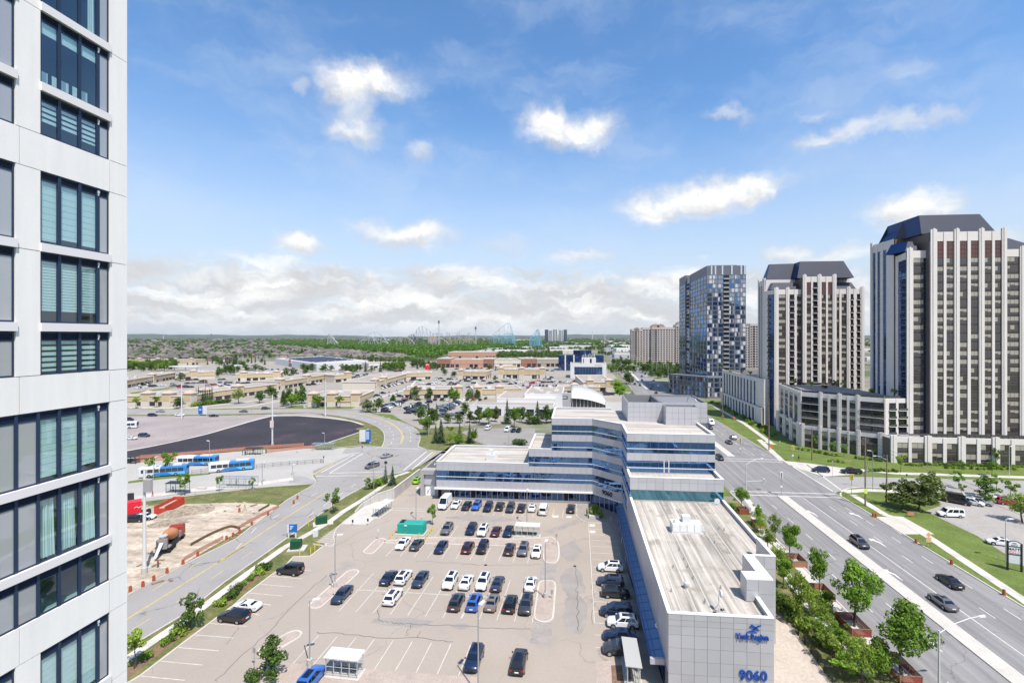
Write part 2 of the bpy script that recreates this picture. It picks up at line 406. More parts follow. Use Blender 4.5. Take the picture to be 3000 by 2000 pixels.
# ground, roads, pavements
def P2(px,py): return G(px,py)
def sheet(name,poly,level,m,label=None):
 pts = [(p[0],p[1]) for p in poly]
 if sum(pts[i][0]*pts[(i + 1) % len(pts)][1] - pts[(i + 1) % len(pts)][0]*pts[i][1] for i in range(len(pts))) < 0: pts.reverse()
 b = MB(); b.add([(x,y,0.004*level) for x,y in pts],[tuple(range(len(pts)))])
 return struct(b.build(name,m))
def smooth(pts,n=6):
 pts = [Vector((p[0],p[1])) for p in pts]; out = []
 for i in range(len(pts) - 1):
  a,b,c,d = pts[max(i - 1,0)],pts[i],pts[i + 1],pts[min(i + 2,len(pts) - 1)]
  for k in range(n):
   t = k/n
   out.append(0.5*((2*b) + (c - a)*t + (2*a - 5*b + 4*c - d)*t*t + (3*b - a - 3*c + d)*t ** 3))
 return out + [pts[-1]]
def offset(pts,d):
 """The polyline moved d metres to its right."""
 pts = [Vector((p[0],p[1])) for p in pts]; out = []
 for i in range(len(pts)):
  t = pts[min(i + 1,len(pts) - 1)] - pts[max(i - 1,0)]
  t.normalize(); out.append(pts[i] + Vector((t.y,-t.x))*d)
 return out
def ribbon(b,pts,w,z,m=0,h=0.0):
 a,c = offset(pts,-w/2),offset(pts,w/2)
 for i in range(len(pts) - 1):
  if h: b.hexa([(*a[i],z),(*c[i],z),(*c[i + 1],z),(*a[i + 1],z)],[(*a[i],z + h),(*c[i],z + h),(*c[i + 1],z + h),(*a[i + 1],z + h)],m)
  else: b.quad((*a[i],z),(*c[i],z),(*c[i + 1],z),(*a[i + 1],z),m)
def along(pts,step):
 """Points (and directions) every step metres along a polyline."""
 pts = [Vector((p[0],p[1])) for p in pts]; out = []; carry = 0.0
 for a,b in zip(pts[:-1],pts[1:]):
  l = (b - a).length
  if l < 1e-6: continue
  u = (b - a)/l; s = carry
  while s < l: out.append((a + u*s,u)); s += step
  carry = s - l
 return out
def dashes(b,pts,ln,gap,w,z,m=0):
 for p,u in along(pts,ln + gap): ribbon(b,[p,p + u*ln],w,z,m)
def kerb(pts,w=0.22,h=0.13,name="kerb"):
 b = MB(); ribbon(b,pts,w,0.0,0,h); return struct(b.build(name,CURB))
def capsule(p,q,r,n=8):
 p,q = Vector(p[:2]),Vector(q[:2]); u = (q - p).normalized(); a0 = math.atan2(u.y,u.x)
 out = []
 for c,s in ((q,-1),(p,1)):
  for i in range(n + 1):
   a = a0 + s*math.pi/2 + (math.pi*i/n)
   out.append(c + Vector((math.cos(a),math.sin(a)))*r)
 return out
def raised(name,poly,h,m):
 """A kerbed island: a kerb rim round a slightly lower fill."""
 pts = [(p[0],p[1]) for p in poly]
 b = MB(); b.prism(pts,0.0,h - 0.02,0)
 o = struct(b.build(name,m))
 k = MB(); ribbon(k,pts + [pts[0]],0.28,0.0,0,h); k.build("kerb",CURB,o)
 return o
def slabs(name,pts,w,step,mats,h=0.05):
 """A pavement laid in concrete slabs: each slab a part; past the limit the far ones are joined."""
 root = link(name,None); struct(root)
 rnd = random.Random(len(pts)*7 + int(w*10)); items = []
 for p,u in along(pts,step):
  me = None
  key = (name,round(w,2),round(step,2),rnd.randrange(3))
  me = SLABM.get(key)
  if me is None:
   b = MB(); b.box(0.008,-w/2,0,step - 0.008,w/2,h); me = SLABM[key] = b.mesh("slab",[mats[key[3] % len(mats)]])
  items.append((me,(p.x,p.y,0.006 + rnd.uniform(0,0.006)),math.atan2(u.y,u.x),None))
 many(root,"slab",items)
 return root
SLABM = {}
SLAB3 = [mat("concrete_slab",(0.52,0.48,0.42),0.9,var=0.06,scale=0.5,fine=0.08,fscale=5),mat("concrete_slab_dull",(0.48,0.44,0.39),0.9,var=0.06,scale=0.5,fine=0.08,fscale=5),mat("concrete_slab_light",(0.56,0.52,0.46),0.9,var=0.06,scale=0.5,fine=0.08,fscale=5)]
b = MB(); R = 16000
b.add([(-R,-300,-0.06),(R,-300,-0.06),(R,15000,-0.06),(-R,15000,-0.06)],[(0,1,2,3)])
struct(b.build("ground",LAND))
sheet("lawn",[P2(150,1190),P2(900,1190),P2(1240,1230),P2(1480,1270),P2(1300,1420),P2(900,2100),P2(-200,2100)],-6,GRASS)
sheet("plaza_parking_lot",[P2(150,1196),P2(900,1195),P2(1060,1200),P2(1180,1232),P2(1230,1256),P2(1420,1243),P2(1680,1232),P2(1850,1150),P2(1786,1085),P2(1640,1062),P2(1100,1058),P2(300,1058)],-2,PLAZA)
sheet("gravel_lot",[P2(100,1218),P2(600,1218),P2(790,1214),P2(900,1208),P2(1010,1226),P2(1062,1244),P2(700,1300),P2(100,1400)],1,GRAVEL)
black = [P2(*q) for q in ((150,1345),(375,1319),(577,1276),(676,1250),(793,1220),(870,1218),(960,1225),(1027,1234),(1063,1245),(1067,1250),(1040,1254),(1045,1258),(1078,1258),(951,1300),(900,1309),(758,1314),(590,1329),(375,1340),(150,1362))]
sheet("fresh_asphalt_lot",black,3,FRESH)
b = MB(); ribbon(b,smooth([P2(*q) for q in ((150,1347),(375,1319.5),(577,1278),(676,1251),(793,1219),(870,1217),(960,1224),(1027,1233),(1063,1244))],4),1.3,0.0,0,0.1); struct(b.build("kerb",CURB))
b = MB(); ribbon(b,[P2(*q) for q in ((1080,1257),(951,1300),(905,1309))],0.6,0.0,0,0.12); struct(b.build("kerb",CURB))
sheet("terminal_pavement",[vB(-300,400),vB(60,365),vB(900,318),vB(1560,262),vB(2200,245),vF(60,480),vF(400,435),vF(830,420),vF(900,600),vF(60,740),vB(2230,620),vB(2170,655),vB(1590,695),vB(900,775),vB(60,880),vB(-300,930)],1,TERM)
sheet("dirt_yard",[vB(-300,940),vB(60,925),vB(400,905),vB(700,885),vB(1300,868),vB(1700,885),vB(1790,905),vB(1740,985),vB(1350,1190),vB(1000,1390),vB(740,1545),vC(60,540),vC(-400,780)],2,DIRT)
sheet("terminal_lawn",[vB(60,625),vB(400,570),vB(1000,528),vB(1000,545),vB(400,605),vB(60,650)],3,GRASSG)
# the collector road on the left
roadW = [vC(-500,850),vC(60,555),vC(720,200),vB(1300,1285),vB(1590,1058),vB(1900,830),vB(2150,690),vB(2235,625),vF(60,700),vF(500,520),vF(820,440)] + smooth([vF(830,430),vF(872,395),vF(888,320),vF(870,255),vF(800,195),vF(640,130),vF(480,92),vF(300,62),vF(0,30)],5) + [P2(790,1210),P2(600,1214),P2(375,1215),P2(150,1215)]
roadE = [vC(-500,1560),vC(60,1175),vC(200,1083),vC(720,770),vC(1170,410),vC(1740,12),vF(0,1303),vF(420,1010),vF(870,757),vF(1100,715),vF(1275,620),vF(1270,425)] + smooth([vF(1275,420),vF(1295,350),vF(1285,270),vF(1210,195),vF(1110,150),vF(870,85),vF(620,12),P2(1030,1200),P2(900,1197)],5) + [P2(600,1199),P2(375,1197),P2(150,1197)]
sheet("collector_road",roadW + roadE[::-1],4,LEFTROAD)
sheet("side_street",[vF(1090,720),vF(1300,640),vF(1560,530),vH(480,800),vH(760,800),vH(760,850),vH(450,868),vF(1640,480),vF(1390,462),vF(1270,405)],5,LEFTROAD)
kerb([vC(-500,850),vC(60,555),vC(720,200),vB(1300,1285),vB(1590,1058),vB(1900,830),vB(2150,690),vB(2225,640)])
kerb([vC(-500,1560),vC(60,1175),vC(200,1083),vC(720,770),vC(1170,410),vC(1740,12),vF(0,1303),vF(420,1010),vF(870,757),vF(1090,718)])
kerb(smooth([vF(280,440),vF(640,410),vF(830,428),vF(872,395),vF(888,320),vF(870,255),vF(800,195),vF(640,130),vF(480,92),vF(300,62),vF(0,30)],5))
kerb(smooth([vH(760,850),vH(450,868),vF(1390,462),vF(1275,420),vF(1295,350),vF(1285,270),vF(1210,195),vF(1110,150)],5))
kerb(smooth([vF(1100,145),vF(870,85),vF(620,12)],5))
# left pavement between road and parking lot, and the terminal's
slabs("sidewalk",[vC(-300,1500),vC(100,1255),vC(860,742),vC(1400,335),vC(1850,15),vF(70,1395),vF(250,1290),vF(420,1165),vF(640,1030),vF(800,925),vF(1010,765),vF(1130,725)],1.5,1.5,SLAB3)
slabs("terminal_sidewalk",[vB(-100,850),vB(300,790),vB(720,735),vB(1160,690),vB(1560,655),vB(1920,600)],3.2,2.0,SLAB3)
slabs("plaza_sidewalk",[P2(380,1195),P2(600,1197),P2(720,1192),P2(830,1172)],1.8,2.2,SLAB3)
sheet("island_pavement",[vB(1900,645),vB(1950,555),vB(2100,575),vB(2200,615),vB(2225,640),vB(2180,652)],6,mat("island_concrete",(0.30,0.285,0.265),0.9,var=0.08,scale=0.3))
sheet("island_pavement",[vF(400,505),vF(440,440),vF(640,415),vF(815,428),vF(700,480)],6,mat("island_concrete_grey",(0.30,0.285,0.265),0.9,var=0.08,scale=0.3))
STAIN = mat("worn_grey_asphalt",(0.285,0.255,0.225),0.9,var=0.12,scale=0.3,fine=0.05,fscale=3)
# front parking lot
lot = [vC(-100,1690),vC(60,1570),vC(210,1480),vC(640,1150),vC(1000,880),vC(1270,680),vC(1430,540),vC(1700,335),vC(1880,210),vC(1960,120),vC(2150,115),vC(2340,-30),vF(100,1520),vF(230,1420),vF(370,1320),vF(560,1180),vF(760,1060),vF(960,930),vF(1235,790),vF(1300,790),(-36.7,124),(12,124),(12,40),(-30,40)]
sheet("parking_lot",lot,5,ASPH)
kerb([vC(-100,1690),vC(60,1570),vC(210,1480),vC(640,1150),vC(1000,880),vC(1270,680),vC(1430,540),vC(1700,335),vC(1880,210),vC(1960,120),vC(2150,115),vC(2340,-30)],0.3)
kerb(smooth([vF(70,1548),vF(300,1560),vF(305,1440),vF(370,1330),vF(560,1180)],4))
sheet("ramp",[vF(390,1312),vF(690,1318),vF(770,1248),vF(1000,1030),vF(960,930),vF(640,1118),vF(480,1230)],7,CONC)
sheet("planting_bed",[vC(60,1390),vC(330,1180),vC(560,1010),vC(720,920),vC(760,960),vC(480,1190),vC(220,1370),vC(60,1500)],-4,MULCH)
sheet("planting_bed",[vC(1130,600),vC(1300,480),vC(1560,300),vC(1640,310),vC(1420,480),vC(1200,650)],-4,MULCH)
raised("paver_island",[vF(890,1508),vF(1470,1468),vI(620,508),vI(930,495)] + smooth([vI(1040,480),vI(1110,540),vI(1128,640),vI(1118,735),vI(1080,778),vI(990,778),vI(952,740)],4) + [vI(938,602),vI(0,568),vF(900,1532)],0.14,PAVER)
raised("paver_island",smooth([vI(985,985),vI(1055,990),vI(1085,1040),vI(1075,1200),vI(1060,1390),vI(1030,1440),vI(960,1458),vI(880,1440),vI(845,1390),vI(870,1200),vI(895,1030),vI(930,990),vI(980,985)],3),0.14,PAVER)
for p,q in ((vG(505,668),vG(905,308)),(vG(-60,1190),vG(222,1030)),(vG(1110,58),vG(1225,-60))):
 raised("paver_island",capsule(p,q,1.15),0.14,PAVER)
sheet("paver_crossing",[vI(922,785),vI(1102,785),vI(1082,985),vI(905,985)],7,PAVERG)
sheet("paver_crossing",[vI(838,1462),vI(1050,1462),vI(1045,1700),vI(790,1700)],7,PAVERG)
sheet("paver_crossing",[vI(945,420),vI(1330,275),vI(1400,305),vI(1030,442)],7,PAVERG)
sheet("front_paving",[vI(1330,105),vI(1335,250),vI(1400,300),vI(1470,318),vI(1685,322),vI(1800,500),vI(1845,750),vI(1950,1240),vJ(660,1300),vJ(860,1560),(10.9,56.5),(10.9,116),(4,122.6)],7,PAVERG)
sheet("front_paving",[vC(1385,1600),vC(1440,1440),vC(1640,1338),vG(130,1332),vG(580,1368),vG(1040,1400),vG(2140,1488),vG(2350,1500),vG(2360,1900),(-30,40)],6,PAVER)
sheet("front_paving",[vJ(272,1384),vJ(520,1384),vJ(640,1384),(10.6,44),(2,44)],8,PAVER)
sheet("planting_bed",[vJ(400,1420),vJ(500,1420),vJ(520,1700),vJ(415,1700)],9,MULCH)
kerb([vI(1330,105),vI(1332,250),vI(1400,300),vI(1470,318),vI(1685,322)])
# painted lines
NDIR = Vector((math.sin(RAD(1.7)),math.cos(RAD(1.7))))
lines = MB()
def stall_row(a,c,n,ln,w=0.10,direction=None,z=0.03):
 d = direction or NDIR
 for i in range(n):
  p = Vector(a[:2]).lerp(Vector(c[:2]),i/(n - 1))
  ribbon(lines,[p,p + d*ln],w,z)
stall_row(vG(230,1343),vG(2130,1483),9,6.0)
stall_row(vG(753,745),vG(2155,830),8,12.0)
stall_row(vI(15,1410),vI(820,1460),5,12.0)
ribbon(lines,[vG(955,497),vG(2260,570),vI(870,1188)],0.12,0.03)
stall_row(vF(1465,1452),vI(600,505),6,6.0)
stall_row(vG(1297,112),vI(765,778),11,6.0)
stall_row(vF(1580,1190),vI(1165,262),13,5.6)
stall_row(vI(1488,388),vI(1540,1465),13,6.0,direction=Vector((1,-0.02)))
stall_row(vJ(262,1165),vJ(275,1385),3,6.0,direction=Vector((1,-0.02)))
ribbon(lines,[vI(1468,330),vI(1535,1465)],0.1,0.03)
for a,c in (((2060,275),(2165,278)),((1700,343),(2058,370)),((1580,434),(1948,464)),((1445,534),(1830,566)),((1360,612),(1700,674)),((1290,700),(1565,790)),((1008,883),(1425,917)),((830,1015),(1268,1050)),((640,1160),(1100,1198)),((440,1316),(912,1360)),((215,1488),(712,1536))):
 ribbon(lines,[vC(*a),vC(*c)],0.12,0.03)
for i in range(7):
 t = i/7
 ribbon(lines,[vF(60 + 190*t,1530 - 150*t),vF(300 + 20*t,1570 - 190*t)],0.1,0.03)
ribbon(lines,[vF(940,1125),vF(1370,1140)],0.15,0.03); ribbon(lines,[vF(940,1150),vF(1370,1166)],0.15,0.03)
for q in (((1050,232),(1125,232),(1120,258),(1050,256)),((1212,238),(1275,238),(1272,262),(1210,260)),((1480,332),(1540,332),(1542,360),(1480,360)),((1482,405),(1546,405),(1548,435),(1482,435))):
 c = [vI(*k) for k in q]
 lines.quad(*[(p.x,p.y,0.031) for p in c])
struct(lines.build("parking_lines",mat("worn_line_paint",(0.56,0.52,0.46),0.85,fine=0.2,fscale=1.5)))
cr = MB(); ck = random.Random(2)
for pts,w in (((vC(1050,1560),vC(1380,1235),vC(1700,965),vC(2000,625),vC(2345,325)),.09),((vG(1195,735),vG(1215,830),vG(1250,856),vG(1390,872),vG(1480,890),vG(1690,892),vG(2090,908),vI(300,1520),vI(800,1528)),.1),((vG(520,985),vG(830,1012),vG(1270,1042),vG(1650,1052),vG(2060,1090)),.1),((vG(1580,900),vG(1535,1030)),.07),((vG(1710,970),vG(1660,1050)),.07),((vI(0,795),vI(290,803),vI(480,805),vI(920,795)),.07),((vI(1330,1100),vI(1345,1300),vI(1330,1560)),.1),((vI(1320,812),vI(1330,1000),vI(1325,1110)),.07),((vI(1500,960),vI(1520,1200),vI(1510,1480)),.06),((vG(1640,170),vG(2000,185),vG(2350,205)),.06),((vF(330,1560),vF(640,1390),vF(960,1260)),.06),((vC(1180,1130),vC(1260,1040),vC(1320,930)),.06)):
 q = [p + Vector((ck.uniform(-.25,.25),ck.uniform(-.25,.25))) for p in smooth(pts,6)]; ribbon(cr,q,w,0.027)
struct(cr.build("crack_sealing",mat("crack_dark",(0.10,0.09,0.08),0.8)))
for k,(p,rx,ry) in enumerate(((vI(1290,1000),2.2,5.5),(vI(1310,1330),2.0,6.5),(vI(1250,640),2.4,4.5),(vG(1500,870),5,1.2),(vI(250,270),9,1.6),(vG(2150,915),1.4,.8),(vF(1200,980),1.4,1.0))):
 n = 22; sheet("worn_patch",[p + Vector((math.cos(6.283*i/n)*rx*ck.uniform(.7,1.15),math.sin(6.283*i/n)*ry*ck.uniform(.7,1.15),0)) for i in range(n)],5.4 + .15*k,STAIN)
yl,wl = MB(),MB()
yc = [vC(-300,1060),vC(60,825),vC(1390,0),vB(1080,1562),vB(1700,1150),vB(2352,740)]
for o in (-0.12,0.12): ribbon(yl,offset(yc,o),0.1,0.026)
dashes(yl,[vC(-200,800),vC(200,590),vC(940,145),vB(1300,1420)],3,4.5,0.12,0.026)
dashes(wl,[vB(1300,1400),vB(1500,1190),vB(1880,950),vB(2280,730)],3,5,0.12,0.026)
dashes(yl,[vC(100,960),vC(640,620),vC(960,405),vC(1470,70),vB(1800,1230),vB(2020,1080)],3,4.5,0.12,0.026)
dashes(wl,[vF(0,1230),vF(190,1100),vF(570,840),vF(690,765)],3,4.5,0.12,0.026)
ycv = smooth([vF(1075,385),vF(1097,310),vF(1062,230),vF(950,150),vF(800,92),vF(600,45),vF(300,12),P2(900,1201),P2(600,1206),P2(300,1207)],5)
for o in (-0.25,0.25): ribbon(yl,offset(ycv,o),0.22,0.026)
for pts in ((vF(965,385),vF(990,310),vF(960,230),vF(880,180),vF(760,130),vF(600,85),vF(350,38)),(vF(1185,365),vF(1190,290),vF(1160,215),vF(1050,145),vF(920,88),vF(740,40),vF(500,0))):
 dashes(wl,smooth(pts,5),2.6,5,0.2,0.026)
for a,c in ((vF(840,435),vF(1290,448)),(vF(1105,695),vF(1370,478)),(vF(1200,690),vF(1440,485)),(vF(160,720),vF(540,515)),(vF(255,728),vF(640,500)),(vF(255,728),vF(860,712)),(vF(100,762),vF(560,755))):
 ribbon(wl,[a,c],0.3,0.026)
for a,c in ((vF(860,402),vF(1070,388)),(vF(55,750),vF(300,618)),(vF(250,608),vF(380,602)),(vF(545,760),vF(860,752)),(vF(1400,545),vF(1470,490))):
 ribbon(yl,[a,c],0.35,0.026)
# the avenue on the right
XW,XM0,XM1,XE = 42.0,53.6,56.2,70.6
YB = 340.0                                               # the avenue bends two degrees here
def ave(x,y):
 if y <= YB: return Vector((x,y))
 return Vector((x + (y - YB)*0.036,y))
YS = [25,60,100,140,170,250,340,420,520,650,800,1000,1400,2000,3000,4500,6500]
def aveline(x,y0=25,y1=6500): return [ave(x,y0)] + [ave(x,y) for y in YS if y0 < y < y1] + [ave(x,y1)]
sheet("avenue",aveline(XW) + aveline(XE)[::-1],4,ROAD)
def clip(x,spans,w=0.28):
 for a,c in spans: kerb(aveline(x,a,c),w)
NS,SS = vL(560,790).y,vL(760,1010).y                # the side street's edges at the avenue
clip(XW,((25,SS - 2),(NS + 12,330),(390,900)))
clip(XE,((25,SS - 2),(NS + 4,330),(390,900)))
for a,c in ((25,SS - 4),(NS + 12,325),(395,900)):
 b = MB(); ribbon(b,aveline((XM0 + XM1)/2,a,c),XM1 - XM0,0.0,0,0.15); struct(b.build("median",CONC))
for x in (XW + 3.9,XW + 7.6,XM1 + 7.3,XM1 + 10.9):
 dashes(wl,aveline(x,25,SS - 6),3,6,0.13,0.024); dashes(wl,aveline(x,NS + 14,1500),3,6,0.14,0.024)
ribbon(wl,aveline(XM1 + 3.7,25,SS - 5),0.13,0.024)
for y in (SS - 4,SS - 1,NS + 6,NS + 9): ribbon(wl,[(XW + .5,y),(XE - .5,y)],0.35,0.024)
ribbon(wl,[vL(340,770),vL(705,995)],0.3,0.024); ribbon(wl,[vL(480,765),vL(790,995)],0.3,0.024)
def arrow(p,left=True,m=0):
 p = Vector(p[:2]); pts = [(0,-2.2),(0.12,-2.2),(0.25,-0.2),(0.9,0.9),(1.3,0.55),(1.2,1.9),(0.0,1.75),(0.45,1.3),(-0.15,0.2)]
 s = -1 if left else 1
 q = [(p.x + s*x,p.y + y,0.026) for x,y in pts]
 wl.add(q,[tuple(range(len(q)))] if s > 0 else [tuple(reversed(range(len(q))))],m)
for p in (vL(540,1185),vL(925,1205),vM(1240,535),vM(1110,600 - 340)): arrow(p)
struct(wl.build("road_markings",WHITEP)); struct(yl.build("road_markings",YELLOWP))
# west side of the avenue
sheet("boulevard",[vJ(1340,60),vJ(1560,60),vL(150,1190),(XW,110),(XW,25),(26,25),(29.5,60),(29.5,99)],1,GRASS)
sheet("boulevard",[(XW - 12,133),(XW,133),(XW,330),(XW - 12,330)],1,GRASSG)
b = MB(); ribbon(b,[(XW - 0.95,30),(XW - 0.95,104)],1.5,0.0,0,0.07); struct(b.build("boulevard_strip",CONC))
slabs("avenue_sidewalk",[vM(1000,1400),vM(870,1240),vM(660,985),vM(450,738),vM(270,490),vM(120,240),vL(90,1300),vL(30,1220),vJ(1600,120),vJ(1520,20)],1.6,1.6,SLAB3)
sheet("terrace",[vM(190,740),vM(232,800),vM(390,1040),vM(545,1255),vM(720,1500),vM(900,1760),(24,44),(22.8,58),(26,70),(28.5,80)],4,mat("buff_paving",(0.46,0.39,0.32),0.9,var=0.07,scale=0.4,fine=0.14,fscale=2.5))
# east side of the avenue
sheet("east_lawn",[(XE,25),(XE,330),(112,330),(200,165),(200,40),(90,25)],1,GRASSG)
sheet("cross_street",[(XE,NS + 2),vL(600,870),vL(1000,872),vL(2352,905),vL(3200,925),vL(3200,1075),vL(2352,1040),vL(1000,960),vL(830,975),(XE,SS)],5,mat("pale_asphalt",(0.30,0.285,0.265),0.9,var=0.08,scale=0.1,fine=0.1,fscale=1.2))
sheet("corner_pavement",[(XE,NS + 14),vL(300,735),vL(480,752),vL(760,790),vL(900,850),vL(620,870),(XE,NS + 1)],6,CONC)
slabs("street_sidewalk",[vL(760,800),vL(1000,818),vL(1240,840),vL(2352,876),vL(3000,896)],2.6,2.0,SLAB3)
slabs("street_sidewalk",[vL(800,1000),vL(1000,985),vL(1600,1012),vL(2352,1052),vL(3000,1080)],2.4,2.0,SLAB3)
b = MB(); ribbon(b,smooth([vL(775,1040),vL(775,1010),vL(830,975),vL(1000,962),vL(1600,992),vL(2352,1040)],3),0.4,0.0,0,0.14); struct(b.build("kerb",CURB))
slabs("avenue_sidewalk",[vM(2900,1150),vM(2352,760),vM(1560,232),vM(1290,60),vL(1160,1200),vL(900,1040)],1.8,1.8,SLAB3)
slabs("avenue_sidewalk",[vL(270,735),vL(80,560),vK(2200,780),vK(1900,560),vK(1500,330)],2.0,2.5,SLAB3)
sheet("driveway",[vL(1085,1215),vL(1310,1215),vL(1580,1365),vL(1290,1365)],6,mat("driveway_concrete",(0.50,0.455,0.385),0.9,var=0.07,scale=0.4))
sheet("east_parking_lot",[vL(1585,1085),vL(1680,1060),vL(2352,1095),vL(3000,1120),vL(3400,2400),vL(2352,1640),vL(1950,1380),vL(1500,1165),vL(1640,1120)],6,mat("pale_lot",(0.33,0.30,0.27),0.9,var=0.08,scale=0.15,fine=0.1,fscale=1.5))
sheet("forecourt_pavement",[vL(1190,745),vL(1300,740),vL(2352,765),vL(3000,780),vL(3000,748),vL(1190,705)],5,CONC)
for a,c in (((1300,832),(1540,856)),((1690,848),(1950,872))):
 sheet("flower_bed",[vL(a[0],a[1]),vL(c[0] - 30,c[1] - 18),vL(c[0],c[1]),vL(a[0] + 40,a[1] + 16)],9,mat("lavender_bed",(0.16,0.13,0.19),0.95,var=0.3,scale=1.5,fine=0.4,fscale=5))
sheet("north_lot",[vH(600,650),vH(740,602),vH(1440,602),vH(1440,800),vH(900,800),vH(780,762)],0,mat("north_lot_asphalt",(0.26,0.24,0.215),0.9,var=0.1,scale=0.1,fine=0.1,fscale=1.2))
# distant hills on the horizon
def hills():
 b = MB(); rnd = random.Random(4)
 ph = [rnd.uniform(0,6.28) for _ in range(12)]
 for dist,h0,amp in ((9000,16,16),(12000,55,38)):
  top,bot = [],[]
  for i in range(121):
   a = RAD(-75 + i*150/120); X,Y = dist*math.sin(a),dist*math.cos(a)
   h = h0 + amp*(0.5*math.sin(a*9 + ph[0]) + 0.3*math.sin(a*23 + ph[1]) + 0.2*math.sin(a*57 + ph[2]) + 0.12*math.sin(a*131 + ph[3]))*(1 if dist > 10000 else 0.6)
   bot.append((X*0.8,Y*0.8,-1)); top.append((X,Y,max(h,4)))
  k = len(b.v); b.v += bot + top
  n = 121
  for i in range(n - 1): b.f.append((k + i + 1,k + i,k + n + i,k + n + i + 1)); b.m.append(0)
 return struct(b.build("hills",mat("wooded_hills",(0.075,0.095,0.06),0.95,var=0.3,scale=0.002,fine=0.4,fscale=0.012)))
hills()
# the silver office building with the long wing
PANEL = mat("silver_panel",(0.47,0.46,0.47),0.45,var=0.03,scale=0.3,spec=0.4,metal=0.25,objvar=0.05)
PANELB = mat("panel_joint",(0.20,0.20,0.205),0.7)
COPING = mat("white_coping",(0.74,0.73,0.71),0.5)
ROOFM = mat("roof_membrane",(0.47,0.42,0.355),0.9,var=0.07,scale=0.3,fine=0.06,fscale=3,streak=((1.3,0.04,1),0.6),dark=((0.27,0.235,0.19),0.22,0.54,0.70))
ROOFX = mat("roof_membrane_cross",(0.49,0.44,0.38),0.9,var=0.07,scale=0.3,fine=0.06,fscale=3,streak=((0.05,0.9,1),0.5),dark=((0.30,0.265,0.22),0.22,0.58,0.72))
GLINE = mat("roof_seam",(0.60,0.55,0.48),0.9)
CANOPY = mat("blue_canopy_metal",(0.13,0.22,0.36),0.35,metal=0.3,var=0.05,scale=0.5)
DARKIN = mat("dark_interior",(0.015,0.016,0.02),0.8)
WHITED = mat("white_door",(0.82,0.82,0.81),0.5)
BLUELET = mat("blue_letters",(0.015,0.07,0.30),0.5)
DARKLET = mat("dark_blue_letters",(0.01,0.015,0.05),0.5)
OX,OY = 10.8,58.0
office = thing("office_building","silver panelled office building with blue window bands and a long flat wing","office building",(OX,OY,0))
OO = (OX,OY,0)
PIECES = {"panel": [],"window_pane": []}
UNIT = {}
def unit(kind,mats_,inset=0.0):
 """A 1 x 1 piece in the XZ plane facing -Y, 5 cm thick once scaled."""
 k = (kind,tuple(m.name for m in mats_))
 if k not in UNIT:
  b = MB(); b.box(0.0,-1.0,0.0,1,0,1.0,0)
  UNIT[k] = b.mesh(kind,mats_)
 return UNIT[k]
def face_pieces(store,kind,mats_,p0,p1,z0,z1,nu,nv,gap,d,org=OO,zs=None):
 """Splits a wall face into nu x nv pieces that stand d metres proud."""
 p0,p1 = Vector(p0[:2]),Vector(p1[:2]); L_ = (p1 - p0).length; u = (p1 - p0)/L_; rot = math.atan2(u.y,u.x)
 zs = zs or [z0 + (z1 - z0)*j/nv for j in range(nv + 1)]
 for j in range(len(zs) - 1):
  for i in range(nu):
   p = p0 + u*(L_*i/nu + gap/2)
   store.append((unit(kind,mats_),(p.x - org[0],p.y - org[1],zs[j] + gap/2 - org[2]),rot,(L_/nu - gap,d,zs[j + 1] - zs[j] - gap)))
def clad(p0,p1,z0,z1,nu,nv=1,zs=None): face_pieces(PIECES["panel"],"panel",[PANEL],p0,p1,z0,z1,nu,nv,0.035,0.06,OO,zs)
frames = MB(OO)
def band(p0,p1,z0,z1,nu,mid=0.62,m=None):
 face_pieces(PIECES["window_pane"],"window_pane",[m or BLUEG],p0,p1,z0,z1,nu,1,0.05,0.02,OO,[z0,z0 + (z1 - z0)*(1 - mid),z1] if mid else None)
 if mid: frames.wallbox(p0,p1,z0 + (z1 - z0)*(1 - mid) - 0.06,z0 + (z1 - z0)*(1 - mid) + 0.06,0,0.1,0)
ZB = {2: (5.3,7.8),3: (9.5,12.0),4: (13.65,16.1),5: (17.75,20.2)}
XA,XB_,XC,YF,YN = -36.7,-12.5,0.0,122.6,141.5
BEND,CH = (3.9,122.6),(10.8,115.9)
XA2 = col_x(1200 + 1369/3.92,YF); XA3 = col_x(1200 + 1632/3.92,YF)
core = MB(OO)
def mass(poly,z0,z1):
 core.prism(poly,z0,z1,0,0)
mass([(XA,YF),(XA2,YF),(XA2,YN),(XA,YN)],3.2,9.5)
mass([(XA2,YF),(XA3,YF),(XA3,YN),(XA2,YN)],3.2,13.4)
mass([(XA3,YF),BEND,CH,(10.8,105),(29.3,105),(29.3,123),(32.3,123),(32.3,138),(10,YN),(XA3,YN)],3.2,21.3)
mass([(10.8,99),(29.3,99),(29.3,104.9),(10.8,104.9)],0,13.4)
mass([(XA + 1,YF + 1.2),(3.6,YF + 1.2),(12,114.6),(12,105),(29.2,105),(29.2,137),(XA + 1,YN - .5)],0,3.2)
W_POLY = [(10.8,58),(22.8,58),(22.8,62.6),(24.6,62.6),(24.6,69.6),(27.6,69.6),(27.6,75.8),(29.3,75.8),(29.3,98.9),(10.8,98.9)]
mass(W_POLY,0,9.4)
core.build("wall",[PANELB],office)
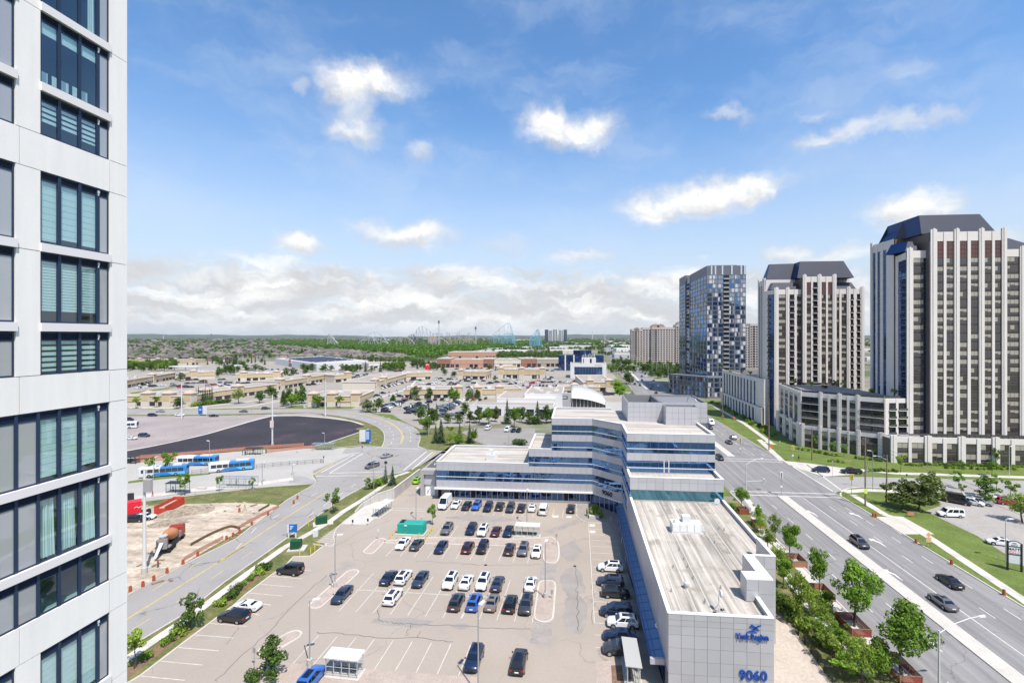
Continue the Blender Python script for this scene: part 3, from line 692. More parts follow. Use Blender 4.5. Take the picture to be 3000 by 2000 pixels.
# cladding and window bands, storey by storey
def storeys(p0,p1,ks,n,top,zlow=3.2,split=True):
 z = zlow
 for k in ks:
  a,c = ZB[k]
  clad(p0,p1,z,a,n,1); band(p0,p1,a,c,n); z = c
 clad(p0,p1,z,top,n,2 if split else 1,[z,top - 0.9,top] if split else None)
storeys((XA,YF),(XA2,YF),(2,),15,10.2)
storeys((XA2,YF),(XA3,YF),(2,3),4,14.1,)
storeys((XA3,YF),BEND,(2,3,4,5),7,22.0,split=False)
storeys(BEND,CH,(2,3,4,5),6,22.0,split=False)
storeys(CH,(10.8,105),(2,3,4,5),6,22.0,split=False)
storeys((10.8,105),(29.3,105),(4,5),11,22.0,zlow=13.5,split=False)
storeys((29.3,105),(29.3,123),(4,5),9,22.0,zlow=13.5,split=False)
clad((10.8,99),(29.3,99),9.4,9.7,11); band((10.8,99),(29.3,99),9.7,11.7,11,None,glass("teal_glass",(0.006,0.05,0.07),(0.3,0.6,0.75),0.32))
clad((10.8,99),(29.3,99),11.7,14.3,11,1,[11.7,13.3,14.3])
clad((10.8,105),(10.8,99),3.2,9.5,2,2); band((10.8,105),(10.8,99),9.5,12,2); clad((10.8,105),(10.8,99),12,14.3,2)
clad((29.3,99),(29.3,105),11.7,14.3,3)
frames.wallbox((18.6,105),(18.75,105),13.6,16.2,0,0.12); frames.wallbox((19.6,105),(19.75,105),13.6,16.2,0,0.12)
# parapets with copings round each roof
cop = MB(OO); para = MB(OO)
def parapet(pts,z0,z1,w=0.35,closed=True):
 """Runs with the roof on its left; the wall stands just inside the line."""
 q = pts + [pts[0]] if closed else pts
 for i,(a,c) in enumerate(zip(q[:-1],q[1:])):
  e = (i % 4)*0.004
  para.wallbox(a,c,z0,z1 - 0.08 - e,-w - e,-0.002 - e); cop.wallbox(a,c,z1 - 0.081 - e,z1 + e,-w - 0.05 - e,0.09 + e)
parapet([(XA,YF),(XA2,YF),(XA2,YN),(XA,YN)],9.4,10.2)
parapet([(XA2,YF),(XA3,YF),(XA3,YN),(XA2,YN)],13.3,14.1)
parapet([(XA3,YF),BEND,CH,(10.8,105),(29.3,105),(29.3,123)],21.2,22.0,closed=False)
parapet([(10,YN),(XA3,YN),(XA3,YF)],21.2,22.0,closed=False)
parapet([(10.8,104.9),(10.8,99),(29.3,99),(29.3,104.9)],13.3,14.3,closed=False)
parapet([(10.8,98.9),(10.8,58),(22.8,58),(22.8,62.6)],9.3,10.2,closed=False)
for q in (((21.3,62.61),(24.59,62.61),(24.59,69.6),(23.2,69.6),(23.2,64.6),(21.3,64.6)),): para.prism(q,9.3,12.3); cop.prism(q,12.3,12.42)
parapet([(24.6,69.6),(27.6,69.6),(27.6,75.8)],9.3,12.3,closed=False)
parapet([(27.6,75.8),(29.3,75.8),(29.3,98.9)],9.3,10.2,closed=False)
para.build("parapet",[PANEL],office); cop.build("coping",[COPING],office)
frames.build("window_frame",[COPING],office)
# roofs
rf = MB(OO)
rf.prism([(XA + .3,YF + .3),(XA2 - .3,YF + .3),(XA2 - .3,YN - .3),(XA + .3,YN - .3)],9.35,9.55)
rf.prism([(XA2 + .3,YF + .3),(XA3 - .3,YF + .3),(XA3 - .3,YN - .3),(XA2 + .3,YN - .3)],13.3,13.45)
rf.prism([(XA3 + .3,YF + .3),(3.8,YF + .3),(11.1,116.1),(11.1,105.3),(29,105.3),(29,122.9),(32.2,123.1),(32.2,137.8),(10,YN - .3),(XA3 + .3,YN - .3)],21.2,21.4)
rf.prism([(11.1,99.3),(29,99.3),(29,104.9),(11.1,104.9)],13.3,13.5)
rf.build("roof",[ROOFX],office)
rf = MB(OO); rf.prism([(p[0] + (0.2 if p[0] < 12 else -0.3),p[1] + (0.2 if p[1] < 60 else -0.05)) for p in W_POLY],9.3,9.5); rf.build("roof",[ROOFM],office)
sm = MB(OO)
for i in range(1,9): sm.box(10.8 + i*1.85,58.5 if i < 7 else 70.3 if i < 8 else 76,9.5,10.88 + i*1.85,98.7,9.515)
for i in range(1,16): sm.box(11 + i*1.15,105.4,21.4,11.08 + i*1.15,112,21.415); sm.box(11 + i*1.15,99.4,13.5,11.08 + i*1.15,104.7,13.515)
sm.build("roof_seam",[GLINE],office)
for i,(x,y,l,w) in enumerate(((19,88,1.2,7),(21,82,1.3,10),(22.5,76,1.3,8),(17,92,1,6),(24.5,93,1.5,9),(17.5,80,1.2,3))):
 b = MB(OO); b.box(x,y,9.5,x + l,y + w,9.506); b.build("roof_patch",[mat("grey_roof_patch",(0.34,0.30,0.25),0.9,var=0.25,scale=0.8,streak=((2,0.1,1),0.5))],office)
# wing walls
clad((10.8,58),(22.8,58),0,10.2,8,1,[0,1.45,3.0,4.55,6.1,7.65,8.7,9.4,10.1])
clad((22.8,62.6),(24.6,62.6),0,12.3,1,1,[0,1.5,3,4.5,6,7.5,9,10.5,12.3]); clad((22.8,58),(22.8,62.6),0,10.1,3,6)
clad((24.6,62.6),(24.6,69.6),0,12.3,4,6); clad((24.6,69.6),(27.6,69.6),0,12.2,2,7); clad((27.6,69.6),(27.6,75.8),0,12.2,3,6)
clad((27.6,75.8),(29.3,75.8),0,10.1,1,6); clad((21.3,62.6),(22.8,62.6),9.6,12.3,1,2); clad((23.2,69.6),(23.2,64.6),9.6,12.3,3,1); clad((21.3,64.6),(21.3,62.6),9.6,12.3,1,1)
clad((10.8,98.9),(10.8,58),3.2,10.1,20,1,[3.2,5.0,7.5,10.1])
band((10.75,98.9),(10.75,60),0.5,2.8,20,None,NAVYG)
# ground floor of the front wing: glazing behind a white ledge
band((XA + 3.2,YF + 1.15),(3.6,YF + 1.15),0.55,3.0,26,None,NAVYG); band((3.6,YF + 1.1),(11.2,115.2),0.2,3.0,7,None,NAVYG)
lg = MB(OO)
lg.prism([(XA - .5,YF - .45),(4.2,YF - .45),(10.9,115.6),(10.9,117),(4.2,YF + 1.3),(XA - .5,YF + 1.3)],2.95,3.3)
lg.prism([(XA + 3,YF + .95),(3.4,YF + .95),(3.4,YF + 1.2),(XA + 3,YF + 1.2)],0,0.55)
for i in range(27): lg.box(XA + 3.15 + i*1.425,YF + 1.0,0.5,XA + 3.22 + i*1.425,YF + 1.2,3.0)
for i in range(8):
 x,y = 3.6 + 7.6*i/7,YF + 1.1 - 8.5*i/7; lg.obox(x,y,0,0.08,0.2,3.0,-0.8)
lg.build("ledge",[COPING],office)
for x in (XA + 9,XA + 20.5,XA + 33.5):
 d = MB(OO); d.box(x,YF + 1.02,0.1,x + 1.0,YF + 1.16,2.6); d.build("door",[DARKIN],office)
# the sloping blue canopy along the wing
cn = MB(OO)
cn.hexa([(9.2,60,3.15),(10.72,60,3.35),(10.72,114.5,3.35),(9.2,113,3.15)],[(9.2,60,3.3),(10.72,60,3.62),(10.72,114.5,3.62),(9.2,113,3.3)])
canopy = cn.build("canopy",[CANOPY],office)
cs = MB(OO)
cs.box(9.02,60,3.0,9.2,113,3.42); cs.hexa([(9.6,60,3.38),(9.68,60,3.39),(9.68,113,3.39),(9.6,113,3.38)],[(9.6,60,3.46),(9.68,60,3.47),(9.68,113,3.47),(9.6,113,3.46)])
for i in range(24): y = 61.5 + i*2.15; cs.hexa([(9.2,y,3.28),(10.7,y,3.6),(10.7,y + .06,3.6),(9.2,y + .06,3.28)],[(9.2,y,3.33),(10.7,y,3.65),(10.7,y + .06,3.65),(9.2,y + .06,3.33)])
cs.build("canopy_rib",[mat("canopy_blue_dark",(0.06,0.13,0.3),0.4,metal=0.3)],canopy)
cs = MB(OO); cs.box(8.95,59.6,2.85,10.7,60.0,3.55); cs.build("fascia",[PANEL],canopy)
# penthouses
ph = MB(OO)
def ring(x0,y0,x1,y1,z0,z1,w=0.3):
 for a,c in (((x0,y0),(x1,y0)),((x1,y0),(x1,y1)),((x1,y1),(x0,y1)),((x0,y1),(x0,y0))): ph.wallbox(a,c,z0,z1,-w,-0.01)
ring(12.8,122.6,21.0,138,21.3,26.3); ph.box(21.01,122.61,21.3,32.2,137.9,25.9); ring(21.0,122.6,32.3,138,25.9,26.4)
ph.box(21.61,119.1,21.3,29.1,122.5,25.3); ring(21.6,119.0,29.2,122.5,25.3,25.8,0.2)
ph.box(12.81,123,21.3,21,137.8,22.5)
ph.build("penthouse",[PANELB],office)
clad((12.8,122.6),(21.5,122.6),21.3,26.3,6,4); clad((21.5,122.6),(32.3,122.6),21.3,26.4,7,4); clad((12.8,138),(12.8,122.6),21.3,26.3,8,3)
clad((21.6,119),(29.2,119),21.4,25.8,5,3); clad((21.6,122.6),(21.6,119),21.4,25.8,2,3); clad((32.3,122.6),(32.3,138),3.3,26.4,8,6); clad((29.3,123),(32.3,123),3.3,21.3,2,7)
b = MB(OO); b.pipe([(28.4,126,25.9),(28.4,126,27.2),(28.8,124.8,27.4),(29.6,123.2,27.2),(29.8,122.8,26.6)],0.14); b.build("vent_pipe",[STEEL],office)
b = MB(OO); b.pipe([(26.2,118.9,21.5),(26.2,118.9,25.6)],0.1); b.build("downpipe",[STEEL],office)
many(office,"panel",PIECES["panel"]); many(office,"window_pane",PIECES["window_pane"])
# lettering
def text(name,s,size,m,parent,loc,rot,ext=0.06,off=0.0,align="CENTER",sx=1.0):
 c = bpy.data.curves.new(name,"FONT"); c.body = s; c.size = size; c.extrude = ext; c.offset = off; c.align_x = align; c.align_y = "CENTER"
 c.resolution_u = 3; c.materials.append(m)
 tmp = bpy.data.objects.new(name + "_outline",c)
 me = bpy.data.meshes.new_from_object(tmp); bpy.data.objects.remove(tmp)
 if not me.materials: me.materials.append(m)
 o = link(name,me,parent); o.location = loc; o.rotation_euler = rot; o.scale = (sx,1,1)
 return o
xs = (col_x(2165,58),col_x(2246,58))
text("address_number","9060",1.6,BLUELET,office,((xs[0] + xs[1])/2 - OX,-0.14,zat(1974,(xs[0],58)) - 0.0),(RAD(90),0,0),0.07,0.03,sx=1.0)
xs = (col_x(2160,58),col_x(2246,58)); zc = zat(1860,(xs[0],58))
text("sign_lettering","York Region",0.92,BLUELET,office,((xs[0] + xs[1])/2 - OX,-0.18,zc),(RAD(90),0,0),0.1,0.022,sx=0.78)
b = MB(OO); xc = (xs[0] + xs[1])/2 + .1                # the emblem over the lettering: two crossing swooshes
for pts in (((-.75,.38),(-.1,.62),(.55,1.2),(.95,1.25),(.4,.95),(0,.55),(.5,.4),(-.2,.38)),((-.45,.95),(-.15,1.3),(.3,1.05),(.75,.62),(.2,.72),(-.1,.9))):
 q = [(xc + x,57.84,zc + .15 + z) for x,z in pts]; n = len(q)
 b.add(q + [(x,57.93,z) for x,y,z in q],[tuple(range(n)),tuple(reversed(range(n,2*n)))] + [(i,i + n,(i + 1) % n + n,(i + 1) % n) for i in range(n)])
b.build("emblem",[BLUELET],office)
cd = (Vector(CH) - Vector(BEND)).normalized(); cm = Vector(BEND).lerp(Vector(CH),0.52) + Vector((cd.y,-cd.x))*0.12
text("address_number","9060",1.55,DARKLET,office,(cm.x - OX,cm.y - OY,4.2),(RAD(90),0,math.atan2(cd.y,cd.x)),0.05,0.03,sx=1.05)
for p in ((10.5,62.5,6.3),(XA + .1,YF - .1,9.6)):
 b = MB(OO); b.tube(p,(p[0] - .35,p[1] - .35,p[2]),.05); b.obox(p[0] - .4,p[1] - .45,p[2] - .1,.35,.2,.2,.6); b.tube((p[0] - .4,p[1] - .5,p[2] - .1),(p[0] - .4,p[1] - .5,p[2] - .35),.14,.1); b.build("security_camera",[WHITEM],office)
# loading dock at the west end
dk = thing("loading_dock","grey loading dock block with white overhead door beside the silver office building","loading dock",vF(1300,990))
dO = dk.location[:]
p = Vector(dO); x1 = XA - 0.3
b = MB(dO); b.prism([(p.x,p.y),(x1,p.y),(x1,p.y + 2.6),(p.x,p.y + 2.6)],5.8,7.0); b.box(p.x,p.y,0,p.x + .9,p.y + 2.6,5.8); b.box(x1 - .9,p.y,0,x1,p.y + 2.6,5.8)
b.box(p.x + .9,p.y + .9,0,x1 - .9,p.y + 2.6,5.6); b.box(p.x,p.y + 2.6,0,p.x + .5,p.y + 19,6.8); b.box(p.x + .5,p.y + 18.5,0,x1,p.y + 19,6.8); b.build("wall",[mat("dock_panel",(0.34,0.33,0.325),0.7,var=0.05,scale=0.5)],dk)
b = MB(dO); b.hexa([(p.x + .9,p.y + .5,3.0),(x1 - .9,p.y + .5,3.0),(x1 - .9,p.y + .85,3.0),(p.x + .9,p.y + .85,3.0)],[(p.x + .9,p.y + .7,5.5),(x1 - .9,p.y + .7,5.5),(x1 - .9,p.y + .85,5.5),(p.x + .9,p.y + .85,5.5)]); b.build("panel",[PANEL],dk)
b = MB(dO)
for i in range(5): b.box(p.x + 1.15,p.y + .78,.04 + i*.56,x1 - 1.15,p.y + .88,.58 + i*.56)
b.build("door",[WHITED],dk)
# roof plant and other things standing on the roofs
def hvac(x,y,z,s,label,big=True):
 t = thing("rooftop_unit",label,"air conditioner",(x,y,z)); o = (0,0,0)
 b = MB(); b.box(-2*s,-.9*s,.15,2*s,.9*s,1.3*s); b.box(-.5*s,-.3*s,1.3*s,.6*s,.7*s,2.1*s); b.box(-2.1*s,-1*s,0,2.1*s,1*s,.16); b.build("housing",[WHITEM],t)
 for i in range(4):
  b = MB(); b.box(-1.9*s + i*.95*s,-.95*s,.3,-1.08*s + i*.95*s,-.9*s - .002,1.2*s); b.build("access_panel",[mat("unit_panel",(0.72,0.72,0.70),0.5,objvar=.06)],t)
 b = MB(); b.tube((-1.6*s,-.4*s,1.3*s),(-1.6*s,-.4*s,1.7*s),.18); b.obox(2.3*s,-.5*s,.1,.5,.5,.5); b.build("vent",[STEEL],t)
 return t
hv = vJ(1025,300,9.5); hvac(hv.x,hv.y,9.5,1.25,"long white air handling unit on the roof of the silver wing")
hv = vH(935,965,9.55); hvac(hv.x,hv.y + 1.5,9.55,1.15,"white ventilation unit on the two-storey front roof").rotation_euler.z = 1.5
def roof_vent(p,r,h,label):
 t = thing("roof_vent",label,"vent",p)
 b = MB(); b.tube((0,0,0),(0,0,h*.5),r*.7,r*.7,12); b.build("pipe",[STEEL],t)
 b = MB(); b.tube((0,0,h*.5),(0,0,h*.8),r,r,12); b.tube((0,0,h*.8),(0,0,h),r,r*.4,12); b.build("cowl",[mat("vent_grey",(0.5,0.49,0.47),0.5)],t)
roof_vent(vJ(1032,775,9.5),.42,.95,"mushroom vent on the near half of the wing roof")
rp = 0
for x,y in ((918,605),(1040,605),(902,805),(1316,778),(1185,890),(1008,540),(970,462),(1300,285),(1345,295),(1265,400),(1085,700),(1180,905)):
 q = vJ(x,y,9.5); o = MB(q[:]); o.tube(q,(q[0],q[1],9.5 + .45),.07,.07,6); o.tube((q[0],q[1],9.5),(q[0],q[1],9.6),.16,.1,6)
 tag(o.build("vent_pipe",[mat("pipe_grey",(0.25,0.24,0.23),0.6)] if rp == 0 else [bpy.data.materials["pipe_grey"]]),f"short grey vent pipe on the wing roof, {nth(rp)} in the scatter","pipe","vent pipes on the wing roof").location = q; rp += 1
q = vJ(1300,975,9.5)
t = thing("antenna_mast","tripod mast with a round white dish at the near end of the wing roof","antenna",q)
b = MB(); b.tube((0,0,0),(0,0,2.3),.045); [b.tube((math.cos(a)*.7,math.sin(a)*.7,0),(0,0,1.0),.03) for a in (0,2.1,4.2)]; b.build("mast",[STEEL],t)
b = MB(); b.loft([[(.45 + .02 - d,math.cos(a)*r,2.25 + math.sin(a)*r) for a in [6.283*i/14 for i in range(14)]] for d,r in ((0.0,.05),(.05,.28),(.16,.4),(.3,.42))],0); b.build("dish",[WHITEM],t)
b = MB(); b.box(-.8,-.5,0,-.35,-.2,.15); b.box(.35,.3,0,.75,.6,.15); b.build("ballast",[BLACKM],t)
q = vJ(1285,85,9.5); t = thing("satellite_dish","small white dish by the far right corner of the wing roof","dish",q)
b = MB(); b.loft([[(math.cos(a)*r,.1 - d,.9 + math.sin(a)*r) for a in [6.283*i/12 for i in range(12)]] for d,r in ((0,.05),(.08,.4),(.22,.55))],0); b.build("dish",[WHITEM],t)
b = MB(); b.tube((0,.1,0),(0,.1,.9),.06); b.box(-.8,-.1,0,.8,.3,.12); b.build("mount",[STEEL],t)
# the white residential tower close by on the left
PRECAST = mat("white_precast",(0.82,0.785,0.745),0.85,var=0.02,scale=0.5,fine=0.012,fscale=9,streak=((3,3,0.2),0.05))
PRECASTJ = mat("precast_joint",(0.16,0.15,0.145),0.9)
SILLM = mat("sill_metal",(0.74,0.70,0.69),0.5)
WFRAME = mat("navy_window_frame",(0.022,0.040,0.078),0.4)
GREYPANE = glass("grey_back_painted_glass",(0.40,0.405,0.415),(0.6,0.63,0.67),0.16)
CLEARG = clear_glass("blue_green_glass",(0.72,0.89,0.90),0.17)
BLIND = mat("roller_blind",(0.92,0.93,0.88),0.9,fine=0.05,fscale=10)
CURTAIN = mat("sheer_curtain",(0.88,0.88,0.84),0.9)
ROOMW = mat("room_wall",(0.42,0.46,0.5),0.9)
X0 = -19.7
tY = lambda px: row_y(px,X0)
YC = tY(373.0); YE = tY(321.0)
tp = (X0,YE); tz = lambda py: zat(py,tp)
tower = thing("residential_tower","white precast apartment tower with dark framed window bays, filling the left edge","apartment tower",(X0,YC,0))
TO = (X0,YC,0)
HT = 76.0
zt,zb = tz(-60),tz(2160)
b = MB(TO)
b.box(X0 - 22,-40,0,X0 - 4.6,YC - .02,HT)                                  # body behind the rooms
b.box(X0 - 4.6,-40,0,X0 - 0.3,YC - .02,zb); b.box(X0 - 4.6,-40,zt,X0 - .3,YC - .02,HT)
b.box(X0 - 4.6,YE + .3,zb,X0 - .3,YC - .02,zt); b.box(X0 - 4.6,-40,zb,X0 - .3,tY(-250),zt)
b.build("wall",[ROOMW],tower)
b = MB(TO)
rooms = []
def Yspan(a,c): return tY(a),tY(c)
PAN = []
def precast(y0,y1,z0,z1):
 b = MB(); b.box(0,0.012,0.012,0.3,y1 - y0 - 0.012,z1 - z0 - 0.012); o = b.build("panel",[PRECAST],tower); o.location = (X0 - .3 - TO[0],y0 - TO[1],z0)
precast(tY(-250),YC,zt + .02,HT); precast(tY(-250),YC,0,zb - .02)
BAYM = [120.5,177,236.6,290,321]
slab_b,part_b = MB(TO),MB(TO)
def blind_strips(y0,y1,z0,z1,pitch,fill,x):
 b = MB(TO); z = z1
 while z > z0 + 0.02:
  b.box(x,y0,max(z - pitch*fill,z0),x + 0.01,y1,z); z -= pitch
 return b
def curtain(y0,y1,z0,z1,x,seed):
 b = MB(TO); n = 26; rnd = random.Random(seed)
 pts = [(x + 0.05*math.sin(i*1.9 + seed) + rnd.uniform(-.015,.015),y0 + (y1 - y0)*i/n) for i in range(n + 1)]
 k = len(b.v); b.add([(px_,py_,z0) for px_,py_ in pts] + [(px_,py_*0.9 + 0.1*y0,z1) for px_,py_ in pts],[(i,i + 1,n + 2 + i,n + 1 + i) for i in range(n)])
 return b
def window(ms,py0,py1,style,grey,seed):
 """A bay of windows: frame with louvred heads; panes, louvres and blinds are its sub-parts."""
 z1,z0 = tz(py0),tz(py1); xs_ = X0 - 0.10
 ys = [tY(m) for m in ms]
 f = MB(TO)
 hl = 0.30
 for y in ys[1:-1]: f.box(xs_,y - .055,z0,X0 - .03,y + .055,z1)
 f.box(xs_,ys[0],z0 + .002,X0 - .05,ys[0] + .05,z1 - .002); f.box(xs_,ys[-1] - .05,z0 + .002,X0 - .05,ys[-1],z1 - .002)
 f.box(xs_ + .004,ys[0],z0,X0 - .054,ys[-1],z0 + .06); f.box(xs_ + .004,ys[0],z1 - .05,X0 - .054,ys[-1],z1); f.box(xs_ + .004,ys[0],z1 - hl - .03,X0 - .054,ys[-1],z1 - hl + .03)
 o = f.build("window",[WFRAME],tower)
 for i in range(len(ms) - 1):
  a,c = ys[i] + .05,ys[i + 1] - .05
  l = MB(TO)
  l.box(xs_ - .1,a,z1 - hl,xs_ - .02,c,z1 - .04)
  for k in range(6): l.hexa([(xs_ - .02,a,z1 - hl + .03 + k*.04),(xs_ + .04,a,z1 - hl + .02 + k*.04),(xs_ + .04,c,z1 - hl + .02 + k*.04),(xs_ - .02,c,z1 - hl + .03 + k*.04)],[(xs_ - .02,a,z1 - hl + .05 + k*.04),(xs_ + .04,a,z1 - hl + .03 + k*.04),(xs_ + .04,c,z1 - hl + .03 + k*.04),(xs_ - .02,c,z1 - hl + .05 + k*.04)])
  l.build("louvre",[WFRAME],o)
  op = i in grey or i == len(ms) - 2
  p = MB(TO); p.quad((xs_ + .03,a,z0 + .06),(xs_ + .03,c,z0 + .06),(xs_ + .03,c,z1 - hl - .03),(xs_ + .03,a,z1 - hl - .03)); p.build("pane",[GREYPANE if op else CLEARG],o)
  if op: continue
  x = xs_ - .03; H = z1 - hl - z0; zt_ = z1 - hl - .03
  if style == "full": blind_strips(a,c,z0 + (.12,.26,.18)[i % 3],zt_,.24,.955,x).build("blind",[BLIND],o)
  elif style == "most": blind_strips(a,c,z0 + .42,zt_,.11,.85,x).build("blind",[BLIND],o)
  elif style == "zebra": blind_strips(a,c,z0 + .12,zt_,.21,.62,x).build("blind",[BLIND],o)
  elif style == "zebra_high": blind_strips(a,c,z0 + H*(.38 if i < 2 else .3),zt_,.2,.6,x).build("blind",[BLIND],o)
  elif style == "roller": blind_strips(a,c,zt_ - .42,zt_,.5,1,x).build("blind",[BLIND],o); blind_strips(a,c - .05,z0 + .1,z0 + .62,.6,1,x - .3).build("blind",[BLIND],o)
  elif style == "curtain": curtain(a,c - (.12 if i == 2 else 0),z0 + .1,zt_,x - .05,seed + i).build("curtain",[CURTAIN],o)
  elif style == "part" and i == 2: curtain(c - .22,c,z0,zt_,x - .05,seed).build("curtain",[CURTAIN],o)
 s = MB(TO)                                                                   # the little white catch at the head of the narrow light
 s.box(X0 - .03,ys[-2] - .03,z1 - hl + .1,X0 + .0,ys[-2] + .04,z1 - .1); s.box(X0 - .03,ys[-2] - .02,z1 - hl,X0 + .0,ys[-2] + .01,z1 - hl + .12); s.build("catch",[WHITEM],o)
STY = {(-1,0): "part",(-1,1): "roller",(-1,2): "zebra_high",(0,0): "full",(0,1): "most",(0,2): "zebra",(1,0): "full",(1,1): "curtain",(1,2): "none",(2,0): "full",(2,1): "full",(2,2): "none"}
for k in (-1,0,1,2):
 y = 562 + 615*k
 T = [(y,y + 184),(y + 206,y + 388),(y + 412,y + 522)]
 if k == 2: T = T[:2]
 for j,(a,c) in enumerate(T):
  z1,z0 = tz(a),tz(c)
  if k == 1: window([-190,-120,-60,-8,50,115] + BAYM[1:],a,c,STY[k,j],(0,1,2,3,4),7*k + j)
  else:
   window(BAYM,a,c,STY[k,j],(),7*k + j)
   window([-190,-120,-60,-8,44],a,c,"none",(0,1,2,3),70 + 7*k + j)
  if j < 2 or k == 2:                                                      # white sill band under the window
   for lo,hi in (((-190,321),) if k == 1 else ((-190,46),(118,321))):
    s = MB(TO); w_ = tz(c) - tz(c + 22); s.box(X0 - .3,tY(lo),tz(c + 22),X0 + .07,tY(hi) + .02,tz(c) - .005); s.build("sill",[SILLM],tower)
  slab_b.box(X0 - 4.6,tY(-250),z0 - .30,X0 - .31,YE + .3,z0 - .02)
  part_b.box(X0 - 4.6,tY(115),z0,X0 - .35,tY(115) + .12,z1)
 za,zb2,zc2,ze = tz(y),tz(y + 206),tz(y + 522),tz(y + 615)
 lo = max(tz(y + 615),zb)
 for a,c in ((y,y + 206),(y + 206,y + 522),(y + 522,y + 615)):
  precast(YE + .01,YC,tz(c),tz(a))
  if k != 1 and a != y + 522: precast(tY(45.5),tY(119.5),tz(c),tz(a))
 if k < 2:
  precast(tY(57),YE,ze,zc2); precast(tY(-200),tY(57),ze,zc2)
slab_b.build("floor_slab",[ROOMW],tower); part_b.build("partition",[ROOMW],tower)
# towers on the right
STONE = mat("limestone_precast",(0.66,0.605,0.56),0.85,var=0.04,scale=0.15,fine=0.04,fscale=1.5)
BRONZE = mat("bronze_panel",(0.135,0.108,0.095),0.5,var=0.08,scale=0.5)
BRONZED = mat("bronze_frame",(0.05,0.042,0.039),0.5)
BRICKR = mat("maroon_louvre",(0.135,0.065,0.058),0.6)
BLINDB = mat("beige_blind_behind_glass",(0.34,0.315,0.255),0.4,spec=0.5)
MANS = mat("slate_blue_metal_roof",(0.05,0.052,0.07),0.6,metal=0.1,var=0.06,scale=0.3)
NAVYM = mat("navy_metal_roof",(0.008,0.035,0.13),0.35,metal=0.3)
UNITS = {}
def win_unit(kind,mats_,rects,bars=(),frame=0.0):
 """A 1 x 1 facade piece: a back panel with panes (x0, z0, x1, z1, material) standing proud and bars prouder still. Y is outwards metres (negative)."""
 if kind in UNITS: return UNITS[kind]
 b = MB(); b.box(0,-.04,0,1,0.0,1,0)
 for x0,z0,x1,z1,m in rects: b.box(x0,-.075,z0,x1,-.03,z1,m)
 for x0,z0,x1,z1,d in bars: b.box(x0,-d,z0,x1,-.03,z1,0)
 UNITS[kind] = b.mesh("window",mats_); return UNITS[kind]
GB = [BRONZE,glass("bronze_glass",(0.045,0.038,0.035),(0.7,0.72,0.78),0.08),BLINDB,BRONZED]
def bronze_units():
 base = ((.03,.30,.485,.95),(.515,.30,.97,.95))
 U = [win_unit("dark_pair",GB,[(*r,1) for r in base] + [(.02,.03,.98,.11,3),(.02,.15,.98,.23,3)]),
   win_unit("blind_pair",GB,[(.03,.30,.485,.47,1),(.515,.30,.97,.47,1),(.03,.48,.485,.95,2),(.515,.48,.97,.95,2),(.02,.03,.98,.11,3),(.02,.15,.98,.23,3)]),
   win_unit("blind_left",GB,[(.03,.30,.485,.45,1),(.515,.30,.97,.95,1),(.03,.46,.485,.95,2),(.02,.03,.98,.11,3),(.02,.15,.98,.23,3)]),
   win_unit("blind_high",GB,[(.03,.30,.485,.70,1),(.515,.30,.97,.62,1),(.03,.71,.485,.95,2),(.515,.63,.97,.95,2),(.02,.03,.98,.11,3),(.02,.15,.98,.23,3)])]
 return U
BU = bronze_units()
LOUV = win_unit("louvre_panel",[BRONZED,BRICKR],[(.03,.03,.31,.46,1),(.36,.03,.64,.46,1),(.69,.03,.97,.46,1),(.03,.52,.31,.97,1),(.36,.52,.64,.97,1),(.69,.52,.97,.97,1)])
NARROW = win_unit("narrow_dark",[BRONZED,NAVYG],[(.06,.04,.94,.46,1),(.06,.52,.94,.97,1)])
def balcony_unit():
 if "balcony" in UNITS: return UNITS["balcony"]
 b = MB(); b.box(0,-.02,.12,1,0,1,0); b.box(.08,-.05,.2,.48,-.01,.92,1); b.box(.52,-.05,.2,.92,-.01,.92,1)
 b.box(0,-.75,0,1,0,.07,2); b.box(.02,-.74,.07,.98,-.70,.36,3); UNITS["balcony"] = b.mesh("balcony",[BRONZED,DARKG,STONE,glass("rail_glass",(0.05,0.05,0.055),(.8,.85,.9),.12)]); return UNITS["balcony"]
BAL = balcony_unit()
def facade(T,org,p0,p1,z0,z1,cols,fh,store,cap=0.9,top_louvre=0,seed=1,band_h=1.6,pier=0.5,base=0.0):
 """A bay facade from p0 to p1, outwards to the right: P/p piers, W windows, B balconies, D narrow dark glazing, S stone."""
 rnd = random.Random(seed)
 p0,p1 = Vector(p0[:2]),Vector(p1[:2]); L_ = (p1 - p0).length; u = (p1 - p0)/L_; rot = math.atan2(u.y,u.x)
 tot = sum(w for _,w in cols); s = 0.0
 for kind,w in cols:
  a,c = p0 + u*(L_*s/tot),p0 + u*(L_*(s + w)/tot); wd = (c - a).length; s += w
  if kind in "PpS":
   b = MB(org); d = {"P": pier,"p": pier*.72,"S": .22}[kind]
   b.wallbox(a,c,z0 - base,z1 + (cap if kind == "P" else -.02),-.1,d)
   if kind == "P": b.wallbox(a.lerp(c,.33),a.lerp(c,.67),z0 - base,z1 + cap + .3,d,d + .18)
   b.build("pier" if kind != "S" else "wall_panel",[STONE],T)
  else:
   n = max(1,round((z1 - band_h - z0)/fh)); h = (z1 - band_h - z0)/n
   for i in range(n):
    if kind == "B": me = BAL
    elif kind == "D": me = NARROW
    elif i >= n - top_louvre: me = LOUV
    else: me = BU[rnd.choice((0,0,1,1,1,2,3,3))]
    store.append((me,(a.x - org[0],a.y - org[1],z0 + i*h - org[2]),rot,(wd,1,h - .03)))
 b = MB(org); b.wallbox(p0,p1,z1 - band_h,z1,-.12,.18); b.build("parapet",[STONE],T)
